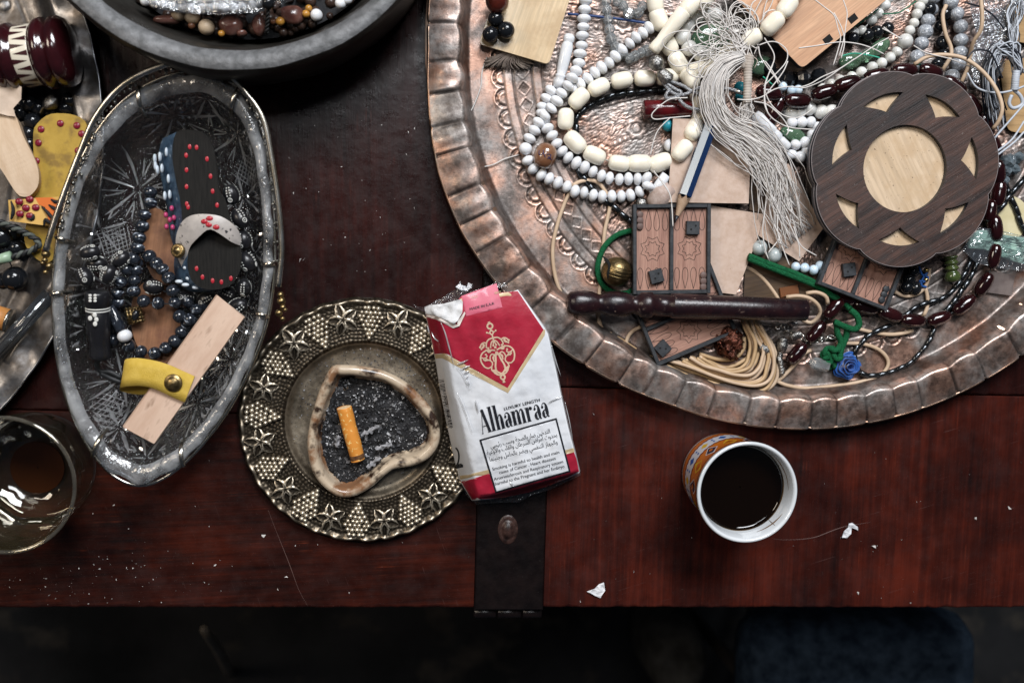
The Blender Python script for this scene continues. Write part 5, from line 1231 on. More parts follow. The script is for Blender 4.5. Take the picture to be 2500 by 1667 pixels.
# pearls, chalcedony, cat-eye and crackle strings
b_pearl = B('pearl_bead', ball(13.2, 12.5, 18, 11), m_pearl); b_pearlL = B('large_pearl', ball(18.5, 18.5, 20, 12), m_pearl)
pz = TZ + 26
strand('pearl_strand', 'string of cream pearls running between the beech board and the oxblood beads', 'pearl string', Z('I', [(950, 10), (925, 55), (905, 110), (882, 178), (850, 236), (815, 318, pz + 8), (752, 400), (700, 442), (635, 485), (563, 515), (480, 555), (405, 590), (320, 618), (250, 645), (180, 680, pz - 8)], pz), [b_pearl, b_pearlL], m_thread, pick=lambda i: 1 if i == 5 else 0)
strand('pearl_strand', 'few pearls close under the edge of the beech board', 'pearl string', Z('I', [(690, -10), (662, 42), (612, 105), (558, 155), (482, 236), (420, 250, pz - 6)], pz - 4), b_pearl, m_thread)
strand('pearl_strand', 'grey pearls half hidden below the oxblood beads left of the coaster', 'pearl string', Z('X', [(730, 700), (840, 690), (985, 645), (1145, 690), (1290, 700, pz)], pz - 8), b_pearlL, None)
strand('pearl_strand', 'loose pearls between cream beads and the thread loops', 'pearl string', Z('P', [(560, 230, pz - 8), (700, 190, pz - 10), (830, 210, pz - 10), (380, 510), (460, 660), (620, 740), (740, 770), (440, 360, pz - 8)], pz - 4), b_pearlL, None)
b_cat = B('pale_blue_bead', ball(12.4, 11.4, 18, 11), m_paleblue); b_chal = B('chalcedony_bead', ball(14, 12.8, 18, 11), m_milk)
strand('cat_eye_strand', 'pale blue glass beads curving under the left edge of the coaster', 'bead string', Z('X', [(745, 840), (880, 835), (1005, 830), (1095, 895), (1030, 1010), (925, 1110), (795, 1140), (735, 1275, pz - 10), (860, 1310), (945, 1230, pz - 8)], TZ + 22), b_chal, m_thread)
strand('cat_eye_strand', 'three shiny pale blue cat eye beads beside the green cord', 'bead string', Z('K', [(950, 985), (1036, 996), (1122, 1016), (1185, 975)], TZ + 24), b_cat, m_thread)
strand('cat_eye_strand', 'bluish beads behind the wound tassel neck', 'bead string', Z('X', [(620, 350), (740, 400), (830, 390)], TZ + 22), b_cat, None)
a0, a1 = Z('X', [(225, 730, TZ + 34)])[0], Z('X', [(700, 1190, TZ + 26)])[0]; L_ = np.linalg.norm(a1 - a0)
single('turned_end_piece', 'pale turned white bead rod under the long white tassel', 'bead', xf(lathe([(4, 0), (14, 2), (17, 14), (15, 40), (16, 62), (12, 66), (14, 70), (14, 84), (10, 88), (12, 92), (12, L_ - 6), (9, L_), (3, L_)], 20), frame(a0, a1 - a0)), m_milk)
b_grey = B('grey_glass_bead', ball(20, 18.5, 20, 12), m_greyglass)
strand('grey_bead_strand', 'large smoky grey round beads beside the square fibreboard under the tassel', 'bead string', Z('K', [(575, 45), (590, -60), (660, -110)], TZ + 20), b_grey, None)
strand('grey_bead_strand', 'two big grey pearls under the fibreboard near the green cord', 'bead string', Z('K', [(605, 805), (745, 875)], TZ + 20), b_grey, None)
m_crk = mat('crackle_quartz', (0.36, 0.38, 0.41), (0.20, 0.22, 0.25), rough=.25, scale=.12, bump=.9, bscale=.13, bdist=5, coat=.5, c3=(0.62, 0.64, 0.68), scale3=.15, lo3=.56, hi3=.68)
b_crk = B('crackle_bead', ball(18, 17, 20, 12), m_crk)
strand('crackle_strand', 'short string of grey crackled quartz beads left of the leather cord', 'bead string', Z('I', [(1030, -20), (1012, 75, TZ + 14), (988, 160), (968, 245), (938, 335), (905, 440), (880, 520, TZ + 14)], TZ + 24), b_crk, m_thread)
strand('crackle_strand', 'long string of grey crackled quartz beads beside the clear plastic bag', 'bead string', Z('I', [(1140, -60), (1165, 22), (1210, 108), (1240, 205), (1240, 310), (1236, 405), (1222, 490), (1172, 590), (1150, 680, TZ + 16)], TZ + 26), b_crk, m_thread)
b_blk = B('black_round_bead', ball(16.5, 16, 20, 12), m_black)
strand('black_bead_strand', 'black glossy beads beside the pearls at the beech board corner', 'bead string', Z('I', [(415, 295), (525, 272), (600, 248), (680, 220, TZ + 14)], TZ + 22), b_blk, m_cord_b)
strand('black_bead_strand', 'black shiny beads among the crackled quartz at top right', 'bead string', Z('I', [(1000, 70, TZ + 26), (1100, 330), (1110, 420), (1060, 490), (1090, 200), (1120, 110)], TZ + 16), b_blk, None)
b_fac = mesh_of('faceted_black_bead', ball(22, 19, 9, 6), m_black, smooth=False)
strand('black_bead_strand', 'faceted black beads in the shade below the beech board', 'bead string', Z('H', [(1250, 590), (1330, 605), (1440, 605), (1560, 590, TZ + 14), (1180, 520)], TZ + 18), b_fac, m_cord_b)
# green leaf glass drops
m_gglass = mat('green_glass', (0.10, 0.22, 0.13), (0.20, 0.32, 0.20), rough=.08, trans=.55, scale=.02, coat=.5)
for lab, zn, q, rx, ry, an in (('large pale green glass drop under the white thread loops', 'P', (760, 520), 50, 34, .2), ('green oval glass bead beside the pearls below the beech board', 'I', (395, 470), 30, 20, .15),
                               ('small clear green glass bead touching the green oval one', 'I', (520, 430), 24, 15, .6), ('dark green glass drop between the two strings of pearls', 'I', (620, 365), 30, 18, .7), ('dull green glass drop among the pale blue beads', 'X', (760, 1000), 34, 18, -.3), ('dark green glass drop beside the wound tassel neck', 'X', (330, 60), 30, 24, .4)):
    p = Z(zn, [q], TZ + 16)[0]; v = ball(1, 1, 16, 10); M4 = np.eye(4); c_, s_ = math.cos(an), math.sin(an)
    M4[:3, :3] = np.array([[c_ * rx, -s_ * ry, 0], [s_ * rx, c_ * ry, 0], [0, 0, 13]]); M4[:3, 3] = p
    single('glass_drop', lab, 'glass bead', xf(v, M4), m_gglass, 'green glass drops')
for lab, zn, q, r_ in (('turquoise bead beside the square fibreboard', 'H', (410, 962), 15), ('turquoise bead behind the wound tassel neck', 'H', (962, 672), 15), ('second turquoise bead just below the wound neck bead', 'H', (965, 735), 14), ('pale blue white bead left of the square fibreboard', 'H', (425, 1115), 16)):
    p = Z(zn, [q], TZ + r_)[0]; single('round_bead', lab, 'bead', xf(ball(r_, r_ * .92, 18, 11), frame(p, (1, .3, .2))), m_turq if 'turq' in lab else m_milk)
# brown agate bead with an ink scribble
ac = Z('G', [(912, 1195)], TZ + 30)[0]
ag = thing('agate_bead', 'brown banded agate bead with blue ink scribble inside the white beads', 'bead', ac - (0, 0, 28))
af = frame(ac, (0.35, 1, 0)); part(ag, 'body', xf(barrel(27, 60, .6, 24, 2.4), af), mat('agate', (0.16, 0.07, 0.035), (0.34, 0.22, 0.15), rough=.15, scale=.02, stretch=(.4, 1, 1.4), rot=.4, coat=.6, c3=(0.5, .46, .42), scale3=.03, lo3=.62, hi3=.7))
for pts in ([(870, 1150), (868, 1180), (885, 1185), (900, 1165), (898, 1150)], [(898, 1165), (905, 1185), (915, 1205)], [(925, 1190), (940, 1180), (958, 1190), (950, 1205), (935, 1200)], [(930, 1215), (950, 1212), (965, 1225)]):
    q = Z('G', pts, TZ + 58)
    for k in range(len(q)):
        w = q[k] - ac; yy = af[:3, 2] @ w; rr_ = 27 * math.sqrt(max(.05, 1 - abs(yy / 31) ** 2.4)); xx = np.linalg.norm((w - af[:3, 2] * yy)[:2]); q[k][2] = ac[2] + math.sqrt(max(10, rr_ ** 2 - min(xx, rr_ * .9) ** 2)) + .6
    part(ag, 'ink_mark', tube(spline(q, n=16), .9, 5), mat('blue_ink', (.01, .012, .08), rough=.4))
# brown amber bead and three loose black beads on the wooden tag; their own things
zt = TZ + 34
for lab, q, r_ in (('topmost of three loose black beads on the pale wooden tag', (535, 145), 19), ('leftmost of three loose black beads on the pale wooden tag', (493, 266), 19), ('rightmost of three loose black beads on the pale wooden tag', (614, 234), 20)):
    p = Z('G', [q], zt + r_)[0]; bb = thing('loose_bead', lab, 'bead', p - (0, 0, r_), 'black beads on the wooden tag')
    part(bb, 'body', xf(ball(r_, r_, 24, 14), frame(p, (.6, -.4, .6))), m_black); part(bb, 'hole', xf(lathe([(3.4, 0), (.5, .3)], 12, cap=False), frame(p + np.array([.64, -.43, .64]) * (r_ * .985), (.64, -.43, .64))), m_blackmat)
p = Z('G', [(545, 8)], zt + 30)[0]
single('amber_bead', 'large dark red amber bead at the top of the pale wooden tag', 'bead', xf(ball(31, 27, 24, 14), frame(p, (1, .2, .1))), mat('dark_amber', (.10, .015, .008), (.03, .008, .006), rough=.2, scale=.03, coat=.5, bump=.2))

# ================================================================== WOODEN TAG, BOARDS, COASTER
def poly_at(zn, pts, z): return np.array([at(*zp(zn, x, y), z)[:2] for x, y in pts])
tagp = rounded(poly_at('S', [(1169, 108), (1340, 158), (1400, -30), (1225, -60)], zt - 2), 12)
# keep only the lower corners visible; tag lies on a folded tassel
tg = thing('wooden_tag', 'pale varnished wooden tag with rounded corners at the tray top left', 'wooden tag', (*tagp.mean(0), TZ + 18))
part(tg, 'board', slab(tagp, TZ + 20, zt - 1), m_pale, smooth=False)
part(tg, 'burnt_edge', slab(tagp * 1.0 + (0, 0), TZ + 19, TZ + 22), m_blackmat, smooth=False)
fz = [TZ + 8]
def quad_thing(name, label, cat, px4, z0, z1, m, extra=None, r=0):
    P = np.array([at(a, b, z1)[:2] for a, b in px4])
    if r: P = rounded(P, r)
    t_ = thing(name, label, cat, (*P.mean(0), z0)); part(t_, 'panel', slab(P, z0 + 1.2, z1), m, smooth=False); part(t_, 'burnt_edge', slab(P.mean(0) + (P - P.mean(0)) * 1.006, z0, z1 - 1.6), m_blackmat, smooth=False)
    return t_
quad_thing('fibreboard_square', 'square brown fibreboard panel under the blue pencil', 'board', [(1643, 290), (1836, 292), (1828, 497), (1631, 494)], TZ + 26, TZ + 40, m_mdf)
quad_thing('fibreboard_piece', 'tilted fibreboard piece peeping out right of the upper backgammon board', 'board', [(1655, 500), (1733, 502), (1871, 524), (1797, 719), (1672, 705)], TZ + 12, TZ + 22, m_mdf)
quad_thing('fibreboard_piece', 'fibreboard corner under the ends of the white tassel', 'board', [(1853, 576), (1951, 638), (2011, 556), (1925, 400), (1890, 410)], TZ + 12, TZ + 24, m_mdf)
m_dkw = wood('dark_stained_wood', (0.035, 0.020, 0.012), (0.10, 0.06, 0.03), rot=.2, rough=.5)
quad_thing('dark_board', 'dark brown wooden slab in the shade above the leather cords', 'board', [(1822, 590), (1880, 600), (2005, 690), (1960, 745), (1815, 742)], TZ + 2, TZ + 10, m_dkw)
quad_thing('dark_board', 'small dark flat board lying on the tray at the far right', 'board', [(2410, 660), (2478, 672), (2470, 722), (2395, 712)], TZ + 4, TZ + 10, mat('slate_board', (.10, .075, .07), (.15, .12, .11), rough=.6, scale=.05))
quad_thing('dark_board', 'stained board edge wedged beside the fibreboard square', 'board', [(1832, 428), (1888, 448), (1872, 525), (1830, 512)], TZ + 12, TZ + 20, m_dkw)
bq = quad_thing('beech_board', 'large beech board with two square holes at the top right of the tray', 'board', [(1958, 168), (2170, -5), (1990, -225), (1775, -25)], TZ + 52, TZ + 70, m_beech, r=14)
for hx, hy in ((2082, 46), (2021, 97)):
    c0 = at(hx, hy, TZ + 70)[:2]; e1 = at(2170, -5, TZ + 70)[:2] - at(1958, 168, TZ + 70)[:2]; e1 /= np.linalg.norm(e1); e2 = np.array([-e1[1], e1[0]])
    P = np.array([c0 + e1 * a + e2 * b for a, b in ((-11, -8), (11, -8), (11, 8), (-11, 8))]); part(bq, 'square_hole', slab(P, TZ + 70.1, TZ + 70.5), mat('hole_black', (.003, .003, .003), rough=.9), smooth=False)
# flower coaster: pale lower disc seen through cut-outs of the dark upper layer
KZ = 118.0
kc = at(2210, 412, KZ)[:2]; ksc = (FPX - KZ) / FPX
pa = [math.radians(a) for a in (110.6, 60, 9.0, -42, -92.5, -143.5, 162)]
a_ = np.linspace(0, 2 * PI, 210, endpoint=False)
lob = np.abs(np.cos(3.5 * (a_ - math.radians(-92.5))))
Ro = (227 + 17 * lob ** 0.7) * ksc
outl = np.c_[kc[0] + Ro * np.cos(a_), kc[1] + Ro * np.sin(a_)]
def petal(ph):
    def q(r, d): return np.array([kc[0] + r * ksc * math.cos(ph + d), kc[1] + r * ksc * math.sin(ph + d)])
    A, Bq, C_ = q(188, .29), q(188, -.29), q(146, 0.0); mid = q(203, 0); out = []
    for t_ in np.linspace(0, 1, 10, endpoint=False): out.append((1 - t_) ** 2 * A + 2 * t_ * (1 - t_) * mid + t_ * t_ * Bq)
    m1 = q(162, -.09)
    for t_ in np.linspace(0, 1, 8, endpoint=False): out.append((1 - t_) ** 2 * Bq + 2 * t_ * (1 - t_) * m1 + t_ * t_ * C_)
    m2 = q(162, .09)
    for t_ in np.linspace(0, 1, 8, endpoint=False): out.append((1 - t_) ** 2 * C_ + 2 * t_ * (1 - t_) * m2 + t_ * t_ * A)
    return np.array(out)
cst = thing('flower_coaster', 'dark walnut scalloped coaster with round centre and seven leaf cut-outs', 'coaster', (*kc, KZ - 32))
m_waln = wood('walnut_veneer', (0.015, 0.0095, 0.0085), (0.100, 0.050, 0.037), rot=math.radians(32), scale=.07, stretch=(.05, 1, 1), rough=.5, stain=(.032, .024, .023), spk=(.13, .10, .09), bump=.4)
m_maple = wood('dirty_maple', (0.50, 0.36, 0.22), (0.62, 0.48, 0.34), rot=math.radians(-62), scale=.02, stretch=(.08, 1, 1), rough=.6, stain=(.46, .32, .19), spk=(.10, .065, .045))
m_edge = mat('burnt_edge', (0.008, 0.010, 0.016), (0.02, 0.022, 0.03), rough=.4, scale=.1)
_n = m_waln.node_tree; _tc = _n.nodes.new('ShaderNodeTexCoord'); _dp = _n.nodes.new('ShaderNodeVectorMath'); _dp.operation = 'DOT_PRODUCT'; _dp.inputs[1].default_value = (-.562 / U, .826 / U, 0)
_n.links.new(_tc.outputs['Object'], _dp.inputs[0]); _gt = _n.nodes.new('ShaderNodeMath'); _gt.operation = 'GREATER_THAN'; _gt.inputs[1].default_value = 98.0; _n.links.new(_dp.outputs['Value'], _gt.inputs[0])
_bs = _n.nodes['Principled BSDF'].inputs['Base Color']; _src = _bs.links[0].from_socket; _mx = _n.nodes.new('ShaderNodeMix'); _mx.data_type = 'RGBA'; _mx.blend_type = 'MULTIPLY'; _mx.inputs[7].default_value = (.50, .56, .62, 1)
_n.links.new(_gt.outputs[0], _mx.inputs[0]); _n.links.new(_src, _mx.inputs[6]); _n.links.new(_mx.outputs[2], _bs)   # two veneer leaves joined on a slant
top = slab(outl, KZ - 13, KZ, [circle(kc[0], kc[1], 108 * ksc, 72)] + [petal(p) for p in pa])
nf = len(top[1]); V = top[0]; ms = []
for f in top[1]:
    zs_ = V[list(f), 2]; ms.append(0 if zs_.min() > KZ - .01 else 1)
part(cst, 'top_layer', (V, top[1], ms), [m_waln, m_edge], smooth=False)
part(cst, 'pale_insert', slab(circle(kc[0], kc[1], 206 * ksc, 90), KZ - 18, KZ - 13.2), m_maple, smooth=False)
low = slab(kc + (outl - kc) * 1.006, KZ - 30, KZ - 15)
part(cst, 'lower_layer', low, m_edge, smooth=False)
lipw = np.c_[kc + (outl - kc) * 1.003, np.full(len(outl), KZ - .8)]
part(cst, 'worn_edge', tube(lipw, .9, 5, closed=True), mat('worn_edge', (.22, .19, .19), rough=.7))
lipw = np.c_[kc + (outl - kc) * 1.006, np.full(len(outl), KZ - 14)]
part(cst, 'glue_line', tube(lipw, 1.3, 5, closed=True), MATS['worn_edge'])

# ================================================================== MINIATURE BACKGAMMON BOARDS
m_bgf = mat('ebonised_frame', (0.014, 0.017, 0.021), (0.035, 0.038, 0.043), rough=.55, scale=.08, bump=.2, bscale=.2)
m_bgw = wood('rosewood_panel', (0.24, 0.115, 0.085), (0.42, 0.24, 0.18), rot=PI / 2, scale=.11, stretch=(.05, 1, 1), rough=.55)
m_line = mat('laser_line', (0.010, 0.007, 0.006), rough=.8)
m_chk = mat('walnut_checker', (0.10, 0.065, 0.055), (0.14, 0.09, 0.08), rough=.6, scale=.1)
W_, H_ = 190.0, 215.0
def tear(x, y, h, w, up):
    pts = []
    for t_ in np.linspace(0, 1, 26):
        a = PI * 2 * t_; yy = (1 - math.cos(a)) / 2; ww = w * .5 * math.sin(a) * math.sin(a / 2) ** 1.2 * 1.25
        pts.append((x + ww, y + (yy * h if up else -yy * h)))
    return np.array(pts)
def star8(x, y, r1, r2, k=8):
    return np.array([(x + (r1 if i % 2 == 0 else r2) * math.cos(PI * i / k + PI / 8), y + (r1 if i % 2 == 0 else r2) * math.sin(PI * i / k + PI / 8)) for i in range(2 * k + 1)])
def backgammon(label, px_o, px_x, z0, hh=18, dice=(), chk=(), tilt=0.0):
    """origin = lower-left corner; local x to the lower-right corner"""
    o_ = at(*px_o, z0 + hh); x_ = at(*px_x, z0 + hh) - o_; x_[2] = 0; x_ /= np.linalg.norm(x_); M4 = np.eye(4); M4[:3, 0] = x_; M4[:3, 1] = (-x_[1], x_[0], 0); M4[:3, 3] = (o_[0], o_[1], z0)
    t_ = thing('backgammon_board', label, 'backgammon board', M4[:3, 3] + M4[:3, :3] @ np.array([W_ / 2, H_ / 2, 0]), 'miniature backgammon boards')
    def loc(VF): return xf(VF, M4)
    part(t_, 'base', loc(box(2, W_ - 2, 2, H_ - 2, 0, 4)), m_bgf, smooth=False)
    f = 9.0; mid0, mid1 = 90.0, 99.0
    for nm, bx_ in (('side_rail', (0, f, 0, H_)), ('side_rail', (W_ - f, W_, 0, H_)), ('end_rail', (f + .2, W_ - f - .2, 0, f)), ('end_rail', (f + .2, W_ - f - .2, H_ - f, H_)), ('divider', (mid0, mid1, f + .2, H_ - f - .2))):
        part(t_, nm, loc(bbox(*bx_, 0, hh - (1.5 if nm == 'divider' else 0), 1.2)), m_bgf, smooth=False)
    # panel carries own object rotation so that the grain follows the board
    for xa, xb in ((f, mid0), (mid1, W_ - f)):
        me = mesh_of('panel', box(xa + .3, xb - .3, f + .3, H_ - f - .3, 4.1, 7), m_bgw, smooth=False); inst(t_, 'panel', me, M4)
        L = [ribbon(star8((xa + xb) / 2, H_ / 2 + 1, 31, 23), 1.5), ribbon(star8((xa + xb) / 2, H_ / 2 + 1, 19, 13.5), 1.5)]
        for i in range(4):
            xx = xa + (xb - xa) * (i + .5) / 4
            L += [ribbon(tear(xx, f + 3, 51, 15, True)[:, :], 1.2), ribbon(tear(xx, H_ - f - 3, 51, 15, False), 1.2)]
        vf = join(*[(np.c_[v, np.full(len(v), 7.25)], q) for v, q in L]); part(t_, 'engraved_lines', loc(vf), m_line, smooth=False)
    for (dx, dy, an) in dice:
        c_, s_ = math.cos(an), math.sin(an); D4 = np.eye(4); D4[:2, :2] = [[c_, -s_], [s_, c_]]; D4[:3, 3] = (dx, dy, 7.2)
        d_ = part(t_, 'die', loc(xf(bbox(-16, 16, -16, 16, 0, 12, 1), D4)), m_bgf, smooth=False)
        for hx, hy in ((-5, -4), (6, 5)): part(d_, 'pip', loc(xf(lathe([(2.6, 12.2), (.3, 12.3)], 10, cap=False), D4 @ np.array([[1, 0, 0, hx], [0, 1, 0, hy], [0, 0, 1, 0], [0, 0, 0, 1.0]]))), MATS['hole_black'])
    for (dx, dy, mm) in chk:
        part(t_, 'checker_stack', loc(join(*[(v + (dx, dy + k * 14, 7.2), q) for k in range(3) for v, q in [lathe([(8.2, 0), (8.2, 5 + .3 * k), (7.6, 5.6 + .3 * k), (.5, 5.6 + .3 * k)], 16)]])), mm)
    return t_
backgammon('whole miniature backgammon board just below the pencil tip, beside the green cord', (1546, 719), (1738, 716), TZ + 34, dice=((57, 43, .26), (146, 158, -.03)), chk=((18, 163, m_chk), (174, 16, m_chk)))
# second: long side faces the viewer, half under the stick -> its x axis runs up from the lower right corner
backgammon('miniature backgammon board lying askew on the leather cord bundle under the dark stick', (1801.5, 811), (1732, 633), TZ + 20, dice=((36, 186, .36), (70, 42, .2)), chk=())
backgammon('miniature backgammon board half hidden below the flower coaster', (1996, 693), (2172, 762), TZ + 40, dice=((62, 60, .5),), chk=((170, 22, m_bgf),))

# ================================================================== PENCIL, STICK, BELL
p0, p1_, p2_ = Z('S', [(1756, 248, TZ + 58)])[0], Z('S', [(1670, 482, TZ + 68)])[0], Z('S', [(1647, 545, TZ + 66)])[0]
d = (p1_ - p0); L1 = np.linalg.norm(d); d /= L1; L2 = np.linalg.norm(p2_ - p1_); fr = frame(p0, d, spin=PI / 6)
pen = thing('pencil', 'sharpened hexagonal blue pencil with a painted silver reflection, pointing down', 'pencil', (p0 + p1_) / 2 - (0, 0, 16))
m_pb, m_ps = mat('pencil_blue', (0.010, 0.028, 0.085), rough=.2, coat=.4), mat('pencil_reflection', (0.42, 0.47, 0.52), rough=.35, metal=.6)
R6 = 17.0
hexv = lambda z, r: [(r * math.cos(PI / 3 * i), r * math.sin(PI / 3 * i), z) for i in range(6)]
V = np.array(hexv(0, R6) + hexv(L1 - 4, R6)); F = [(i, (i + 1) % 6, 6 + (i + 1) % 6, 6 + i) for i in range(6)] + [(5, 4, 3, 2, 1, 0)]
# side facing up-left gets a silver colour standing in for its reflection
W6 = xf((V, F), fr); nrm = []
for f in F[:6]:
    a, b, c = (W6[0][k] for k in f[:3]); n_ = np.cross(b - a, c - a); nrm.append(n_ / np.linalg.norm(n_))
sc = [n_ @ np.array([-.75, .1, .65]) for n_ in nrm]; k_ = int(np.argmax(sc))
part(pen, 'painted_body', (W6[0], F, [1 if i == k_ else 0 for i in range(6)] + [0]), [m_pb, m_ps], smooth=False)
cn = []
for i in range(6):
    cn.append((R6 * math.cos(PI / 3 * i), R6 * math.sin(PI / 3 * i), L1 - 4)); a = PI / 3 * (i + .5); cn.append((R6 * .87 * math.cos(a), R6 * .87 * math.sin(a), L1 + 7))
cn += [(5 * math.cos(PI / 6 * i), 5 * math.sin(PI / 6 * i), L1 + L2 * .72) for i in range(12)]
part(pen, 'sharpened_cone', xf((np.array(cn), [(i, (i + 1) % 12, 12 + (i + 1) % 12, 12 + i) for i in range(12)]), fr), wood('cedar', (.34, .22, .14), (.46, .33, .23), scale=.1, stretch=(1, 1, .1)))
part(pen, 'graphite_tip', xf(lathe([(5, L1 + L2 * .72), (1.2, L1 + L2)], 12), fr), mat('graphite', (.03, .03, .035), rough=.4, metal=.4))
s0, s1 = Z('S', [(1384, 738, TZ + 62)])[0], Z('S', [(1966, 757, TZ + 74)])[0]
stick = thing('turned_stick', 'dark lacquered turned wooden stick lying across the tray, chipped', 'wooden stick', (s0 + s1) / 2 - (0, 0, 34))
Ls = np.linalg.norm(s1 - s0); k = Ls / 585.0
prof = [(6, 0), (18, 1), (26, 8), (30, 22), (30.5, 42), (28, 60), (23, 74), (21.5, 80), (25, 88), (30, 102), (31, 122), (29, 142), (23, 156), (21, 164), (25, 174), (30, 180), (31, 196), (31, 206), (26.5, 208), (26, 252), (29.5, 254), (30, 258), (29.5, 330), (28, 450), (26.5, 585), (24, 588), (8, 585)]
part(stick, 'shaft', crumple(xf(lathe([(r_, z_ * k) for r_, z_ in prof], 30), frame(s0, s1 - s0)), 1.2, .03), m_plum)
bc = Z('J', [(1000, 1030)], TZ + 36)[0]
bell = thing('brass_bell_bead', 'grooved tarnished brass bell bead inside the green cord loop', 'bell', bc - (0, 0, 36))
part(bell, 'body', xf(ball(36, 36, 30, 18), frame(bc, (.8, .5, .25))), m_brass)
for j, off in enumerate((-8, 0, 8, 15)):
    n_ = np.array([.25, .95, .2]); n_ /= np.linalg.norm(n_); fr = frame(bc + n_ * off, n_); rr_ = math.sqrt(36 ** 2 - off ** 2) + .2
    part(bell, 'ridge', xf((tube([(rr_ * math.cos(a), rr_ * math.sin(a), 0) for a in np.linspace(0, 2 * PI, 40, endpoint=False)], 1.2, 5, closed=True)), fr), m_brass)
q = Z('J', [(880, 880), (930, 960), (925, 1060), (935, 1120)], TZ + 68); q[:, 2] -= np.array([18, 4, 6, 16]); part(bell, 'slot', tube(spline(q, n=14), (1, 4.5, 3, 4, 1), 6, flat=.5), MATS['hole_black'])
p = Z('J', [(1240, 385)], TZ + 16)[0]; single('silver_bead', 'round filigree silver bead above the upright backgammon board', 'bead', xf(ball(17, 15, 20, 12), frame(p, (1, .2, 0))), m_silver)
p = Z('J', [(1430, 310)], TZ + 24)[0]; single('shell_piece', 'pinkish rough stone chip behind the pencil tip', 'stone', crumple(xf(ball(26, 40, 14, 9), frame(p, (.7, .7, .1))), 9, .05), mat('rough_shell', (.34, .25, .21), (.45, .36, .32), rough=.6, scale=.08, bump=.6))
a0, a1 = Z('J', [(1480, 110)], TZ + 28)[0], Z('J', [(1335, 290)], TZ + 22)[0]
single('glass_rod_bead', 'pale bluish glass rod bead beside the pencil and white beads', 'bead', tube([a0, (a0 + a1) / 2, a1], (13, 12, 9), 14), m_milk)

# ================================================================== CORDS AND THREADS
def cord(name, label, cat, P, r, m, step=7, n=8, flat=1.0, group=None):
    return single(name, label, cat, tube(spline(np.asarray(P, float), step=step), r, n, flat=flat), m, group)
cord('blue_lace', 'thin navy blue cord crossing behind the white beads at top', 'cord', Z('G', [(1085, 108), (1250, 122), (1500, 150), (1725, 185), (1800, 200)], TZ + 12), 3.2, m_bluec)
gz = TZ + 14
cord('green_lanyard', 'green braided cord loop around the brass bell bead', 'cord', Z('J', [(1250, 640, gz), (1150, 640, gz + 2), (1010, 680), (895, 780), (838, 900), (820, 1020), (850, 1130), (920, 1205), (1010, 1240, gz - 4), (1120, 1230, gz - 4), (1180, 1180, gz - 4)], gz), 7.0, m_greenc, 4, 10)
gk = thing('green_lanyard', 'knotted double green cord reaching from the fibreboard to the blue rose', 'cord', at(1990, 800, TZ))
for off in (0, 1):
    part(gk, 'strand', tube(spline(np.vstack([Z('K', [(500, 880 + off * 26), (700, 960 + off * 30), (850, 1015 + off * 34), (1000, 1075 + off * 30), (1150, 1150 + off * 20), (1310, 1270)], gz + 18), Z('N', [(560, 300, gz + 10), (640, 380, gz + 16)])]), step=5), 7.5, 9), m_greenc)
part(gk, 'bow_loop', tube(spline(Z('N', [(640, 390, gz + 20), (700, 440, gz + 24), (720, 520, gz + 24), (680, 560, gz + 22), (600, 540, gz + 22), (500, 495, gz + 22)], gz), step=4), 8, 9), m_greenc)
part(gk, 'tail', tube(spline(Z('N', [(520, 500, gz + 16), (530, 600, gz + 12), (560, 680, gz + 10), (520, 760, gz + 12)], gz), step=4), 8, 9), m_greenc)
part(gk, 'tail', tube(spline(Z('N', [(620, 545, gz + 16), (600, 640, gz + 10), (560, 740, gz + 10), (550, 820, gz + 10)], gz), step=4), 8, 9), m_greenc)
for (x, y, r_, zz_) in ((455, 770, 20, 22), (520, 800, 17, 24), (440, 830, 16, 18), (470, 880, 14, 14), (420, 790, 13, 18), (490, 740, 14, 24)):
    c0 = Z('N', [(x, y, TZ + zz_)])[0]; ring = [(r_ * .62 * math.cos(a), r_ * .62 * math.sin(a), 2 * math.sin(3 * a)) for a in np.linspace(0, 2 * PI, 22, endpoint=False)]
    part(gk, 'knot_turn', xf(tube(ring, 6.5, 8, closed=True), frame(c0, rng.normal(size=3) + (0, 0, 1.4))), m_greenc)
# blue ribbon rose
rc_ = Z('N', [(615, 890, TZ + 20)])[0]
rose = thing('ribbon_rose', 'small bright blue ribbon rose on the tray floor', 'ribbon rose', rc_ - (0, 0, 20))
m_rose = mat('blue_satin', (0.010, 0.065, 0.28), (0.015, 0.095, 0.36), rough=.4, scale=.05, sheen=.4)
for k in range(5):
    R0 = (33, 29, 23, 16, 9)[k]; h_ = (10, 16, 20, 23, 25)[k]; turn = k * 1.3; V, F = [], []
    for i in range(29):
        a = turn + i / 28 * 2 * PI * (1.05 if k < 4 else 1.6); lobr = R0 * (1 + (.10 if k < 3 else .03) * math.cos(5 * a + k)) * (1 - .10 * i / 28)
        for t_, rr_, zz_ in ((0, .35, 0), (.4, .75, .45), (.8, .95, .9), (1, 1.06, 1.0), (1.1, 1.10, .93)): V.append(rc_ + (lobr * rr_ * math.cos(a), lobr * rr_ * math.sin(a), -16 + h_ * zz_ + 4 * k))
    F = [(i * 5 + j, (i + 1) * 5 + j, (i + 1) * 5 + j + 1, i * 5 + j + 1) for i in range(28) for j in range(4)]
    part(rose, 'petal', (np.array(V), F), m_rose)
# quartz point
a0, a1 = Z('N', [(270, 850, TZ + 18)])[0], Z('N', [(440, 890, TZ + 18)])[0]; Lq = np.linalg.norm(a1 - a0)
qv = lathe([(3, 0), (15, 14), (16, Lq)], 6); single('quartz_point', 'clear pointed quartz crystal tied to the green knot', 'crystal', xf(qv, frame(a0, a1 - a0)), m_crys, smooth=False)
